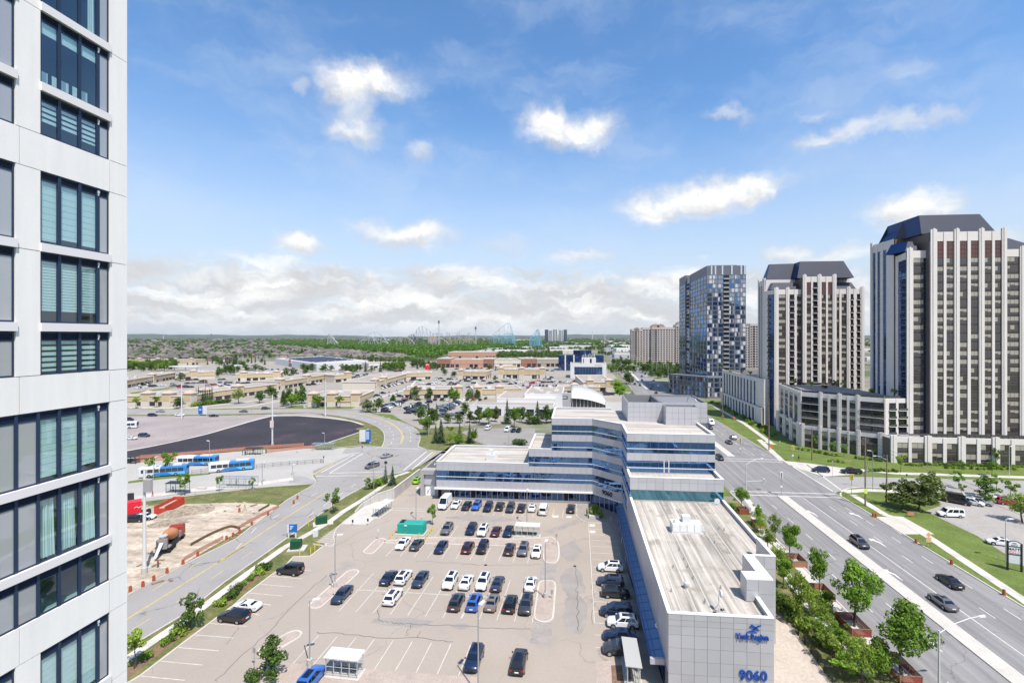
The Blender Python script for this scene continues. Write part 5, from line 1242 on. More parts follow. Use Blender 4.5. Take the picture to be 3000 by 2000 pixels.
for (xa,za),(xc,zc) in zip(prof[:-1],prof[1:]): b.add([(xa,sy + .5,0),(xc,sy + .5,0),(xc,sy + .5,zc*.62),(xa,sy + .5,za*.62)],[(0,1,2,3)])
b.build("glazing",[DARKG],dl)
for i in range(9):
 x = cx0 + (cx1 - cx0)*(i + .3)/9; b = MB(DO); b.box(x,sy + .3,0,x + .2,sy + .49,6.8 - 3.9*((x - cx0)/(cx1 - cx0)) ** 2.1); b.build("mullion",[WHITEM],dl)
b = MB(DO); b.box(cx1,sy,0,cx1 + 16,sy + 30,4.6); b.build("wall",[WHITEW],dl); b = MB(DO); b.box(cx1 + .3,sy + .3,4.6,cx1 + 15.7,sy + 29.7,4.65); b.build("roof",[PROOF],dl)
# white superstore with solar panels
p0,p1,p2 = Vector(G(806,1067)[:2]),Vector(G(927.5,1088)[:2]),Vector(G(1078,1075)[:2]); p3 = p0 + p2 - p1
ss = thing("superstore","big white superstore with solar panels on its roof and small red signs","store",(*p1,0)); SO = (*p1,0)
b = MB(SO); b.prism([p0,p1,p2,p3],0,9.2); b.build("wall",[WHITEW],ss)
b = MB(SO); b.prism([p0.lerp(p2,.02),p1.lerp(p3,.02),p2.lerp(p0,.02),p3.lerp(p1,.02)],9.2,9.26); b.build("roof",[mat("pale_roof",(0.45,0.43,0.41),0.9)],ss)
SOLAR = mat("solar_panel",(0.02,0.028,0.05),0.35,spec=0.5)
u1,u2 = (p2 - p1),(p0 - p1); items = []; b = MB(); b.hexa([(0,0,0),(1,0,0),(1,1,.5),(0,1,.5)],[(0,0,.08),(1,0,.08),(1,1,.58),(0,1,.58)]); sme = b.mesh("solar_panel",[SOLAR])
for i in range(22):
 for j in range(13):
  if (i*7 + j*3) % 11 in (0,5): continue
  q = p1 + u1*(.08 + .8*i/22) + u2*(.16 + .7*j/13); items.append((sme,(q.x - SO[0],q.y - SO[1],9.4),math.atan2(u1.y,u1.x),(4.0,3.0,1.4)))
many(ss,"solar_panel",items)
rot = math.atan2((p1 - p0).y,(p1 - p0).x); RED = mat("red_sign",(0.55,0.03,0.025),0.5)
for k,w,z,hh in ((.38,15,5.5,4.6),(.72,9,5.4,1.5),(.86,9,5.4,1.5)):
 q = p0 + (p1 - p0)*k; b = MB(); b.box(0,-.4,z,w,0,z + hh); o = b.build("entrance_panel" if hh > 2 else "sign_board",[WHITEM if hh > 2 else RED],ss,False); o.location = (q.x - SO[0],q.y - SO[1],0); o.rotation_euler.z = rot
 if hh > 2: b = MB(); b.box(2,-.6,z + 1.6,w - 3,-.41,z + 3.8); o2 = b.build("sign_board",[RED],ss); o2.location = o.location; o2.rotation_euler.z = rot
 b = MB(); b.box(1,-.3,.3,w - 1,-.02,z - .6); o2 = b.build("shop_window",[DARKG],ss); o2.location = o.location; o2.rotation_euler.z = rot
plaza("white annex at right end of the white superstore",(1080,1079),(1150,1076),30,7,(),WHITEW,WHITEW,None,.3,2)
# gas station canopies and the red pylon sign
for l,r,lab in (((494,1086),(598,1084),"white fuel station canopy with a pole sign, far left"),((676,1083),(697,1083),"small white kiosk canopy right of the fuel station")):
 a,c = G(*l),G(*r); T = thing("fuel_canopy",lab,"canopy",a); W = (c - a).length
 b = MB(); b.box(0,0,4.6,W,9,5.9); b.build("roof",[WHITEM],T)
 for x in (.1,.5,.9):
  b = MB(); b.box(W*x - .3,4,0,W*x + .3,4.6,4.6); b.build("post",[WHITEM],T)
a = G(1252,1100); T = thing("pylon_sign","red box pylon sign with a small white arch mark beyond the beige shops","sign",a)
b = MB(); b.box(-.6,0,0,.6,.8,7); b.build("post",[STEEL],T); b = MB(); b.box(-2.6,-.3,6.6,2.6,1.1,13.2); b.build("sign_board",[RED],T)
b = MB(); b.pipe([(-1.2,-.4,10.6),(-1,-.4,12),(-.6,-.4,12.6),(0,-.4,11.4),(.6,-.4,12.6),(1,-.4,12),(1.2,-.4,10.6)],.2); b.build("emblem",[WHITED],T)
# white office and the dark blue glass offices behind it
a = G(1671,1107); c = G(1776,1107); W = c.x - a.x
T = thing("office_building","white framed office with wide blue window band and rooftop antennas, beside the avenue","office building",a)
b = MB(); b.box(0,.6,0,W,34,14.2); b.box(0,0,0,W*.11,.6,14.8); b.box(W*.89,0,0,W,.6,14.8); b.box(W*.11,0,11.5,W*.89,.6,14.8); b.box(W*.11,0,0,W*.89,.6,3.4); b.box(0,.6,14.2,.5,34,14.8); b.box(W - .5,.6,14.2,W,34,14.8); b.build("wall",[WHITEW],T)
b = MB(); b.box(.5,.8,14.2,W - .5,33.6,14.26); b.build("roof",[PROOF],T)
many(T,"window_pane",[(unit("window_pane",[BLUEG]),(W*.11 + W*.78*i/10 + .05,.6,3.4 + 2.75*j),0,(W*.078 - .1,.08,2.6)) for i in range(10) for j in range(3)])
b = MB(); b.box(W*.32,8,14.2,W*.72,18,20.2); b.build("penthouse",[WHITEW],T)
b = MB(); b.box(W*.55,7.9,15,W*.6,7.99,19.5); b.box(W*.36,7.9,15,W*.38,7.99,19.5); b.build("louvre",[DARKIN],T)
for i in range(9): b = MB(); b.box(W*.33 + i*W*.043,8.2,20.2,W*.33 + i*W*.043 + .5,8.6,23 + (i % 3)); b.build("antenna",[WHITEM],T)
b = MB(); [b.box(W*.68 + i*.62,-.06,12.9,W*.68 + i*.62 + .42,-.005,13.5) for i in range(12)]; o = b.build("sign_lettering",[mat("grey_letters",(0.2,.2,.2),.6)],T); o["kind"] = "stuff"
a = G(1636,1085); c = G(1768,1085); W = c.x - a.x
T = thing("office_building","dark blue mirror glass office block with raised centre behind the white office","office building",a)
b = MB(); b.box(0,0,0,W,30,19); b.box(W*.33,-1,0,W*.73,26,25); b.build("wall",[mat("navy_panel",(.02,.03,.06),.4)],T)
it = []
for x0_,x1_,y_,z_,n_,k_ in ((0,.33,0,19,6,5),(.73,1,0,19,5,5),(.33,.73,-1,25,7,7)):
 for i in range(n_):
  for j in range(k_): it.append((unit("window_pane",[NAVYG if (i + j) % 5 else BLUEG]),(W*(x0_ + (x1_ - x0_)*i/n_) + .05,y_,z_*j/k_ + .3),0,(W*(x1_ - x0_)/n_ - .1,.1,z_/k_ - .5)))
many(T,"window_pane",it)
for x in (W*.14,W*.33): b = MB(); b.box(x,-1.4,0,x + 1.6,-.9,19.5); b.build("fin",[WHITEM],T)
# white warehouses and stores further out
WL = [(1395,1472,1029,30,9),(1448,1545,1037,40,9),(1402,1440,1037,30,8),(1478,1520,1023,40,9),(1520,1560,1023,30,8),(1610,1662,1027,60,10),(1612,1700,1037,50,10),(1640,1735,1021,60,10),(1640,1690,1009,90,12),(1690,1740,1012,90,10),
   (1800,1850,1048,30,8),(1806,1852,1030,60,9),(1790,1850,1018,80,9),(1770,1815,1010,90,9),(1815,1850,1008,90,9),(1760,1800,1003,120,9),(960,1020,1001,90,9),(1060,1140,998,120,10),(1230,1290,996,150,11),(1500,1590,998,150,10),(620,690,996,150,9),(430,500,998,150,9),(2490,2560,1030,40,8),(2495,2550,1010,80,9),(2540,2556,1058,25,7)]
WHS = [mat("warehouse_white",(0.62,0.60,0.57),.9),mat("warehouse_cream",(0.55,0.50,0.43),.9),mat("warehouse_grey",(0.42,0.41,0.40),.9)]
for i,(q0,q1,py,d,h) in enumerate(sorted(WL,key=lambda t: (t[2],t[0]))):
 a,c = G(q0,py),G(q1,py); W = (c - a).length
 T = thing("warehouse",f"flat-roofed pale warehouse in the distance, {nth(i)} counting from the horizon forward","warehouse",a,math.atan2((c - a).y,(c - a).x),"distant flat-roofed warehouses")
 b = MB(); b.box(0,0,0,W,d,h); b.build("wall",[WHS[i % 3]],T); b = MB(); b.box(.5,.5,h,W - .5,d - .5,h + .1); b.build("roof",[WHS[0]],T)
 for k in range(4): b = MB(); b.box(W*(.08 + .23*k),-.15,.2,W*(.16 + .23*k),-.01,h*.5); b.build("door",[DARKIN if k % 2 else WHS[2]],T)
# far high-rise group, water towers, chimney
dp = 2600.0; fp = lambda px,d=dp: Vector((lat(px,d)*CY - d*SY,lat(px,d)*SY + d*CY))
DKT = mat("far_dark_tower",(.09,.12,.17),.6); WHT = mat("far_white_tower",(.6,.6,.6),.8)
for i,(q0,q1,top,m,w) in enumerate(((1596,1606,965,DKT,"dark narrow"),(1607,1618,966,WHT,"white"),(1619,1633,963,WHT,"tallest white"),(1636,1650,965,WHT,"broad white"),(1651,1661,965,DKT,"dark end"))):
 a,c = fp(q0),fp(q1); h = EYE - (top - PPY)*dp/FOC
 T = thing("high_rise",f"{w} high-rise in the far group of five towers on the horizon","apartment tower",(*a,0)); b = MB(); b.box(0,0,0,c.x - a.x,18,h); b.build("wall",[m],T)
 for k in range(3): b = MB(); b.box((c.x - a.x)*(.1 + .3*k),-.3,8,(c.x - a.x)*(.26 + .3*k),-.01,h - 4); b.build("window_strip",[DARKG],T)
for px,y0_,y1_,d,r,lab in ((479,983,992,5200,5,"white water tower on the horizon at far left"),(1772,969,979,6000,6,"white water tower on the horizon right of the avenue"),(1736,969,977,7000,9,"white water tower at the end of the avenue")):
 a = fp(px,d); h = EYE - (y0_ - PPY)*d/FOC; T = thing("water_tower",lab,"water tower",(*a,0)); b = MB(); b.tube((0,0,0),(0,0,h - 8),r*.5); b.build("shaft",[WHITEM],T); b = MB(); b.tube((0,0,h - 8),(0,0,h - 2),r*.6,r,12); b.tube((0,0,h - 2),(0,0,h),r,r*.5,12); b.build("tank",[WHITEM],T)
a = fp(619,3200); b = MB((*a,0)); b.tube((*a,0),(*a,EYE - (977 - PPY)*3200/FOC),4,3,8); tag(b.build("chimney_stack",[mat("stack_grey",(.16,.18,.2),.8)]),"tall dark chimney standing alone on the horizon at left","chimney").location = (*a,0)
# amusement park
DPK = 1700.0
def at(px,py,d=DPK): q = fp(px,d); return Vector((q.x,q.y,EYE - (py - PPY)*d/FOC))
CGREY = mat("coaster_grey",(.42,.43,.45),.6); CTAN = mat("coaster_tan",(.42,.36,.28),.6); CTEAL = mat("coaster_teal",(.20,.42,.50),.6); CDARK = mat("coaster_dark",(.12,.13,.15),.6)
def coaster(label,tracks,m,d,supports=7,r=.75,cx=900,cyy=900,s=3.92,msup=None):
 pts0 = [at(cx + x/s,cyy + y/s,d) for x,y in tracks[0]]; o = pts0[0].copy(); o.z = 0
 T = thing("roller_coaster",label,"roller coaster",o)
 for k,tr in enumerate(tracks):
  P = [at(cx + x/s,cyy + y/s,d + k*14) for x,y in tr]; S_ = []
  for i in range(len(P) - 1):
   a,b_,c,e = P[max(i - 1,0)],P[i],P[i + 1],P[min(i + 2,len(P) - 1)]
   for j in range(5): t = j/5; S_.append(.5*(2*b_ + (c - a)*t + (2*a - 5*b_ + 4*c - e)*t*t + (3*b_ - a - 3*c + e)*t ** 3))
  S_.append(P[-1])
  b = MB(o); b.pipe(S_,r,5); b.pipe([v + Vector((0,2.2,.6)) for v in S_],r*.6,5); b.build("track",[m],T)
  for i in range(supports):
   v = S_[int((i + .5)*len(S_)/supports)]
   if v.z < 6: continue
   b = MB(o); b.tube((v.x,v.y,0),v,.55,.4,5); b.tube((v.x + v.z*.22,v.y + 6,0),v,.45,.35,5); b.build("support",[msup or m],T)
coaster("grey steep first drop rising from the wood, leftmost of the rides",[[(232,430),(245,308),(275,338),(330,390),(388,432)],[(262,430),(280,322),(300,350),(330,400),(345,428)]],CGREY,1650,4)
coaster("long grey hump of a coaster above the wood, second ride from the left",[[(585,418),(650,345),(715,302),(775,282),(832,302),(880,352),(920,402),(948,434)],[(630,432),(690,362),(732,336),(782,368),(818,415),(870,392),(940,420)]],CGREY,1650,6)
coaster("low pale hump of track between the long hump and the tall lift hill",[[(1010,420),(1060,362),(1120,342),(1180,364),(1235,422)]],CTAN,1640,5)
coaster("tallest grey lift hill with twin pillars beside the drop tower",[[(1175,432),(1215,360),(1250,275),(1275,236),(1320,216),(1365,240),(1410,272),(1450,302),(1500,300),(1545,302),(1572,350)],[(1160,335),(1190,312),(1225,310),(1240,330)]],CGREY,1700,11,msup=CDARK)
coaster("tan arch of track in front of the drop tower",[[(1395,438),(1450,382),(1522,356),(1585,382),(1630,434)]],CTAN,1620,5)
coaster("tangle of pale tracks right of the drop tower",[[(1640,420),(1700,350),(1740,285),(1752,340),(1700,400)],[(1780,420),(1830,340),(1860,290),(1865,400)],[(1600,290),(1635,300),(1640,400)],[(1790,415),(1840,375),(1900,370),(1925,430)]],CTAN,1750,6)
coaster("tall teal coaster with high peak, tallest arch on the horizon",[[(112,368),(170,318),(230,266),(300,208),(345,180),(374,205),(392,262),(404,330),(412,372)],[(150,372),(210,312),(270,330),(330,300),(420,330),(300,370)],[(170,330),(240,360),(320,340),(400,300),(425,372)],[(180,378),(260,318),(330,352),(380,320)]],CTEAL,1700,9,cx=1400)
coaster("smaller teal lattice coaster left of the far towers",[[(585,372),(640,305),(678,256),(700,300),(718,372)],[(600,370),(612,320),(640,340),(655,372)],[(650,372),(672,268),(700,258),(710,330),(690,375)],[(595,350),(640,330),(700,350)]],CTEAL,1750,8,cx=1400)
for px,top,d,lab in ((900 + 1512/3.92,939,1680,"tall drop tower ride with dark cap, tallest thing in the park"),(900 + 1935/3.92,957,1680,"shorter thin ride tower right of the drop tower")):
 a = fp(px,d); h = EYE - (top - PPY)*d/FOC; T = thing("ride_tower",lab,"ride tower",(*a,0)); b = MB(); b.tube((-1.6,0,0),(-1.6,0,h - 8),.9,.9,6); b.tube((1.6,0,0),(1.6,0,h - 8),.9,.9,6); b.build("mast",[CGREY],T); b = MB(); b.tube((0,0,h - 9),(0,0,h),3.2,3.2,8); b.build("cap",[CDARK],T)
for i in range(6):
 a = fp(1400 + (15 + 55*i)/3.92,1560); T = thing("tent",f"white peaked marquee tent by the teal coaster, {nth(i)} from the left","tent",(*a,0),0,"row of white marquee tents")
 b = MB(); b.add([(-8,-8,6),(8,-8,6),(8,8,6),(-8,8,6),(-3,-3,9),(3,-3,9),(3,3,9),(-3,3,9),(0,0,15)],[(0,1,5,4),(1,2,6,5),(2,3,7,6),(3,0,4,7),(4,5,8),(5,6,8),(6,7,8),(7,4,8)]); b.build("canopy",[WHITEM],T)
 for x,y in ((-7.5,-7.5),(7.5,-7.5),(7.5,7.5),(-7.5,7.5)): b = MB(); b.tube((x,y,0),(x,y,6),.3,.3,5); b.build("pole",[WHITEM],T)
a = fp(900 + 1425/3.92,1720); b = MB((*a,0)); b.box(a.x - 12,a.y,0,a.x + 14,a.y + 20,42); tag(b.build("hotel_block",[mat("tan_block",(.42,.36,.3),.9)]),"plain tan block standing just left of the drop tower","building").location = (*a,0)
# houses of the suburb
HW = [mat("house_brick_brown",(.23,.16,.12),.9),mat("house_brick_tan",(.36,.28,.21),.9),mat("house_brick_grey",(.26,.24,.23),.9)]
HR = [mat("shingle_grey_brown",(.13,.112,.10),.9,var=.1,scale=.05),mat("shingle_tan",(.19,.16,.135),.9,var=.1,scale=.05),mat("shingle_dark",(.085,.075,.072),.9,var=.1,scale=.05),mat("shingle_mauve",(.135,.112,.115),.9,var=.1,scale=.05)]
def house_meshes(v):
 rnd = random.Random(50 + v); W,Dp,H = rnd.uniform(10.5,13),rnd.uniform(11,14),6.0; e = .6; rh = rnd.uniform(3,4)
 w = MB(); w.box(-W/2,-Dp/2,0,W/2,Dp/2,H); w.box(-W/2 + .6,-Dp/2 - 2.6,0,-W/2 + 6,-Dp/2 + .01,H*.62)
 r = MB(); q = [(-W/2 - e,-Dp/2 - e,H),(W/2 + e,-Dp/2 - e,H),(W/2 + e,Dp/2 + e,H),(-W/2 - e,Dp/2 + e,H)]; k = rnd.choice((1.2,2.4))
 r.add(q + [(-k,0,H + rh),(k,0,H + rh)],[(0,1,5,4),(1,2,5),(2,3,4,5),(3,0,4),(3,2,1,0)])
 gx = rnd.choice((-W/4,W/4)); r.add([(gx - 2.8,-Dp/2 - 1.2,H),(gx + 2.8,-Dp/2 - 1.2,H),(gx,-Dp/2 - 1.2,H + 2.4),(gx,-Dp/2 + 3.4,H + 2.4),(gx - 2.8,-Dp/2 + 3.5,H),(gx + 2.8,-Dp/2 + 3.5,H)],[(0,1,2),(0,2,3,4),(1,5,3,2)])
 r.add([(-W/2 + .2,-Dp/2 - 3,H*.62),(-W/2 + 6.4,-Dp/2 - 3,H*.62),(-W/2 + 6.4,-Dp/2,H*.9),(-W/2 + .2,-Dp/2,H*.9)],[(0,1,2,3)])
 o = MB(); o.box(gx - 1,-Dp/2 - .05,3.4,gx + 1,-Dp/2 - .005,5.2); o.box(-gx - .9,-Dp/2 - .05,3.4,-gx + .9,-Dp/2 - .005,5); o.box(W/2 + .005,-2,3.2,W/2 + .05,0,5); g = MB(); g.box(-W/2 + 1,-Dp/2 - 2.66,.1,-W/2 + 5.6,-Dp/2 - 2.605,2.5)
 return w.mesh("wall",[HW[v % 3]]),r.mesh("roof",[HR[v % 4]]),o.mesh("windows",[DARKG]),g.mesh("garage_door",[WHITED])
HM = [house_meshes(v) for v in range(6)]
rnd = random.Random(12); rows = []; d = 830.0
while d < 2500:
 py = PPY + FOC*EYE/d; lim = 1190 if py > 1042 else (1060 if py > 1030 else 910); lo = 350 if py < 1060 else 350
 row = []; px = lo + rnd.uniform(0,10)
 while px < lim:
  if not (py > 1048 and 690 < px < 850) and rnd.random() < .93: row.append((px,d + rnd.uniform(-7,7)))
  px += FOC/d*rnd.uniform(14.5,17.5)
 rows.append(row); d += rnd.uniform(42,60)
nh = 0; far_items = []
RC = ["grey-brown","tan","dark","mauve"]
for ri,row in enumerate(rows):
 for k,(px,dd) in enumerate(row):
  q = fp(px,dd); v = rnd.randrange(6); rot = rnd.choice((0,math.pi/2,math.pi,-math.pi/2,0,math.pi)) + .12; sc = rnd.uniform(.92,1.1)
  if nh < 260:
   T = thing("house",f"{RC[v % 4]}-roofed suburban house, {nth(k)} from the left in the {nth(ri)} row beyond the plaza","house",(*q,0),rot,"hip-roofed suburban houses"); T.scale = (sc,sc,sc)
   for nm,me in zip(("wall","roof","upper_window","garage_door"),HM[v][: 4 if ri < 2 else 2]): link(nm,me,T)
   nh += 1
  else: far_items.append((q,rot,sc,v))
for i in range(2600):                                      # the rest of the suburb reaching to the horizon
 d = 2100*(1.9 ** rnd.uniform(0,2.0)); px = rnd.uniform(300,1750) if rnd.random() < .8 else rnd.uniform(1760,2560); far_items.append((fp(px,d),rnd.choice((0,1.57)) + .12,rnd.uniform(.9,1.5),rnd.randrange(6)))
V,F,M_ = [],[],[]
for q,rot,sc,v in far_items:
 W,Dp,H,rh = 6*sc,6.5*sc,5.5*sc,3.3*sc; c,n = math.cos(rot),math.sin(rot); k = len(V)
 for x,y,z in ((-W,-Dp,0),(W,-Dp,0),(W,Dp,0),(-W,Dp,0),(-W,-Dp,H),(W,-Dp,H),(W,Dp,H),(-W,Dp,H),(-1.5,0,H + rh),(1.5,0,H + rh)): V.append((q.x + c*x - n*y,q.y + n*x + c*y,z))
 F += [tuple(i + k for i in f) for f in ((0,1,5,4),(1,2,6,5),(2,3,7,6),(3,0,4,7),(4,5,9,8),(5,6,9),(6,7,8,9),(7,4,8))]; M_ += [v % 3]*4 + [3 + v % 4]*4
me = bpy.data.meshes.new("far_houses"); me.from_pydata(V,[],F); [me.materials.append(m) for m in HW + HR]; me.polygons.foreach_set("material_index",M_); me.update()
link("far_houses",me)["kind"] = "stuff"
# trees and shrubs
LEAF = leafmat("maple_leaves",(0.145,0.25,0.026)); LEAF2 = leafmat("dark_leaves",(0.082,0.142,0.026)); LEAFY = leafmat("yellow_green_leaves",(0.205,0.285,0.04)); NEEDLE = leafmat("spruce_needles",(0.06,0.10,0.045)); PINE = leafmat("pine_needles",(0.105,0.14,0.035)); BARK = mat("bark",(0.09,0.065,0.05),0.95,var=.2,scale=2)
FORL = leafmat("wood_leaves",(0.095,0.185,0.022),.1)
def leaf_mesh(name,m,blobs,n,size,seed,up=0.35,flat=0.6):
 """n little leaf sprays spread through the shells of several clumps. blobs: (x, y, z, rx, ry, rz)."""
 r = np.random.RandomState(seed); B = np.array(blobs,float)
 w = (B[:,3]*B[:,4]*B[:,5]) ** .7; idx = r.choice(len(B),n,p=w/w.sum()); b = B[idx]
 d = r.normal(size=(n,3)); d /= np.linalg.norm(d,axis=1)[:,None]; rad = r.uniform(.45,1.03,n) ** .6
 c = b[:,:3] + d*b[:,3:]*rad[:,None]
 nrm = d + np.array([0,0,up]) + r.normal(size=(n,3))*.55; nrm /= np.linalg.norm(nrm,axis=1)[:,None]
 t = np.cross(nrm,r.normal(size=(n,3))); t /= np.linalg.norm(t,axis=1)[:,None]; s = np.cross(nrm,t)
 L_ = size*r.uniform(.6,1.35,n)[:,None]; W = L_*flat
 droop = np.array([0,0,-.25])
 p = np.stack([c - t*L_*.5,c + s*W*.5,c + t*L_*.55 + droop*L_,c - s*W*.5],1).reshape(-1,3)
 me = bpy.data.meshes.new(name); me.vertices.add(4*n); me.vertices.foreach_set("co",p.ravel().astype(np.float32))
 me.loops.add(4*n); me.loops.foreach_set("vertex_index",np.arange(4*n,dtype=np.int32)); me.polygons.add(n); me.polygons.foreach_set("loop_start",np.arange(0,4*n,4,dtype=np.int32))
 me.materials.append(m); me.update(calc_edges=True); return me
def trunk_mesh(h,r,spread,seed,limbs=6,base=.3):
 rnd = random.Random(seed); b = MB(); pts = [(0,0,0)]; x = y = 0
 for i in range(1,5): x += rnd.uniform(-.03,.03)*h; y += rnd.uniform(-.03,.03)*h; pts.append((x,y,h*.78*i/4))
 for i in range(4): b.tube(pts[i],pts[i + 1],r*(1 - .2*i),r*(.8 - .2*i),7)
 for i in range(limbs):
  z = h*rnd.uniform(base,.66); a = 6.283*i/limbs + rnd.uniform(-.4,.4); l = spread*rnd.uniform(.6,.95); q = Vector((x*z/h,y*z/h,z)); m = q + Vector((math.cos(a)*l*.5,math.sin(a)*l*.5,h*.12)); e = q + Vector((math.cos(a)*l,math.sin(a)*l,h*.2))
  b.tube(q,m,r*.38,r*.25,5); b.tube(m,e,r*.25,r*.08,5)
 return b.mesh("trunk",[BARK])
def round_tree(seed,h=8,sp=3.2,m=None,n=1500,size=.5,base=.32):
 rnd = random.Random(seed); bl = []
 for i in range(19):
  a = rnd.uniform(0,6.28); k = rnd.uniform(.1,.86); z = h*rnd.uniform(base + .06,.92); s = sp*rnd.uniform(.18,.40)*(1.12 - .5*max(0,(z/h - .55))); bl.append((math.cos(a)*sp*k*(1.1 - .45*(z/h) ** 2),math.sin(a)*sp*k*(1.1 - .45*(z/h) ** 2),z,s,s,s*.8))
 bl.append((0,0,h*.6,sp*.42,sp*.42,h*.24)); bl.append((rnd.uniform(-.2,.2)*sp,0,h*.92,sp*.2,sp*.2,h*.1))
 return trunk_mesh(h,.03*h*.7,sp,seed),leaf_mesh("crown",m or LEAF,bl,n,size,seed)
def column_tree(seed,h=5,sp=.9,m=None,n=900,size=.34):
 rnd = random.Random(seed); bl = [(rnd.uniform(-.2,.2)*sp,rnd.uniform(-.2,.2)*sp,h*(.22 + .72*i/7),sp*(1 - .75*(i/7) ** 1.6)*rnd.uniform(.8,1.1),sp*(1 - .75*(i/7) ** 1.6),h*.11) for i in range(8)]
 return trunk_mesh(h,.08,sp*.6,seed,3,.2),leaf_mesh("crown",m or LEAF2,bl,n,size,seed)
def sparse_tree(seed,h=4.5,sp=1.5,m=None,n=700,size=.3):
 rnd = random.Random(seed); bl = []
 for i in range(9): a = rnd.uniform(0,6.28); k = rnd.uniform(.25,.85); bl.append((math.cos(a)*sp*k,math.sin(a)*sp*k,h*rnd.uniform(.45,.92),sp*.33,sp*.33,sp*.26))
 return trunk_mesh(h,.07,sp,seed,6,.35),leaf_mesh("crown",m or LEAF,bl,n,size,seed)
def spruce(seed,h=8,sp=2.0,m=None):
 rnd = random.Random(seed); r = np.random.RandomState(seed); P = []
 tiers = 15
 for i in range(tiers):
  z = h*(.08 + .9*i/tiers); R = sp*(1 - i/tiers) ** .85*rnd.uniform(.85,1.1); nb = max(5,int(13*(1 - i/tiers)) + 2)
  for k in range(nb):
   a = 6.283*(k + rnd.random()*.6)/nb; l = R*rnd.uniform(.75,1.1)
   for s in range(4):
    f0,f1 = .15 + .22*s,.42 + .2*s; w = .34*(1.15 - f1)*R*.55 + .1; x0,x1 = l*f0,l*f1; z0,z1 = z - h*.035*f0*2,z - h*.05*f1*2 + (h*.02 if s == 3 else 0)
    ca,sa = math.cos(a),math.sin(a)
    P += [(ca*x0 - sa*w,sa*x0 + ca*w,z0 - .12),(ca*x1,sa*x1,z1),(ca*x0 + sa*w,sa*x0 - ca*w,z0 - .12),(ca*x0*.8,sa*x0*.8,z0 + .12)]
 n = len(P) // 4; me = bpy.data.meshes.new("crown"); me.from_pydata(P,[],[(4*i,4*i + 1,4*i + 2,4*i + 3) for i in range(n)]); me.materials.append(m or NEEDLE); me.update()
 b = MB(); b.tube((0,0,0),(0,0,h),.16,.02,6); return b.mesh("trunk",[BARK]),me
def shrub(seed,sp=1.2,h=1.4,m=None,n=420,size=.3):
 rnd = random.Random(seed); bl = [(rnd.uniform(-.55,.55)*sp,rnd.uniform(-.55,.55)*sp,h*rnd.uniform(.3,.65),sp*.5,sp*.5,h*.4) for _ in range(6)]
 b = MB(); [b.tube((0,0,0),(math.cos(a)*sp*.4,math.sin(a)*sp*.4,h*.6),.03,.01,4) for a in (0,1.3,2.6,3.9,5.2)]
 return b.mesh("stem",[BARK]),leaf_mesh("foliage",m or LEAF,bl,n,size,seed)
KINDS_ = {"maple": [round_tree(i,n=3400,size=.36) for i in (1,2,3,9)],"honey": [round_tree(7,8,3,LEAFY,2200,.32),round_tree(8,8,3,LEAFY,2200,.32)],"dark": [round_tree(4,8,3,LEAF2,1300,.55,.2),round_tree(5,8,3,LEAF2,1300,.55,.2)],
    "column": [column_tree(11),column_tree(12,m=LEAF)],"sparse": [sparse_tree(21),sparse_tree(22),sparse_tree(23,m=LEAFY)],"spruce": [spruce(31),spruce(32)],"pine": [round_tree(41,8,3.4,PINE,1700,.6,.12),round_tree(42,8,3.4,PINE,1700,.6,.12)],
    "shrub": [shrub(51),shrub(52,m=LEAFY),shrub(53,m=LEAF2)]}
KH = {"maple": (8,3.2),"honey": (8,3),"dark": (8,3),"column": (5,.9),"sparse": (4.5,1.5),"spruce": (8,2),"pine": (8,3.4),"shrub": (1.4,1.2)}
TREEN = {"maple": ("street_tree","tree"),"honey": ("street_tree","tree"),"dark": ("leafy_tree","tree"),"column": ("columnar_tree","tree"),"sparse": ("young_tree","tree"),"spruce": ("spruce_tree","tree"),"pine": ("pine_tree","tree"),"shrub": ("shrub","shrub")}
trnd = random.Random(77)
def plant(kind,p,h,label,sp=None,group=None,z=0.0):
 v = trnd.choice(KINDS_[kind]); h0,s0 = KH[kind]; k = h/h0; ks = (sp/s0) if sp else k
 n,c = TREEN[kind]; T = thing(n,label,c,(p[0],p[1],z),trnd.uniform(0,6.28),group); T.scale = (ks,ks,k)
 a,b = ("stem","foliage") if kind == "shrub" else ("trunk","crown"); link(a,v[0],T); link(b,v[1],T)
 return T
# along the avenue, in front of the long wing
for kind,p,h,sp,lab in (
 ("maple",vM(890,985),9.6,3.5,"largest bright green street tree, over a red mesh guard by the avenue"),("maple",vM(1300,1405),9.6,3.8,"broad bright street tree nearest the bottom right, under the street lamp"),
 ("maple",vM(590,700),7.4,2.1,"dark round-topped street tree by the kerb, beyond the largest one"),("honey",vM(412,945),7.8,2.3,"pale slender tree between wing and pavement, left of the largest street tree"),
 ("maple",vM(335,400),6.9,2.4,"full green street tree in a wooden guard, third along the far kerb"),("honey",vM(212,262),6.2,1.6,"light feathery tree close to the wing's notched corner"),("maple",vL(65,1288),4.9,1.6,"small round street tree with wooden guard, fourth from the crossing"),
 ("maple",vJ(1490,118),5.6,1.9,"street tree nearest the crossing, beside the teal window band"),("honey",vM(190,560),5.5,1.4,"thin yellow-green tree against the wing's stepped east wall"),
 ("sparse",vM(545,1130),4.0,1.8,"bushy low tree inside the black fence, upper one"),("sparse",vM(685,1310),4.3,1.9,"bushy low tree inside the black fence, lower one"),("honey",vM(965,1470),5.8,2.3,"yellow-green tree at the bottom edge beside the red mesh guard"),
 ("honey",vM(410,960),3.4,.9,"thin sapling just behind the black fence"),("sparse",vM(800,1440),3.2,1.9,"leafy bush at the bottom edge near the black fence")): plant(kind,p,h,lab,sp)
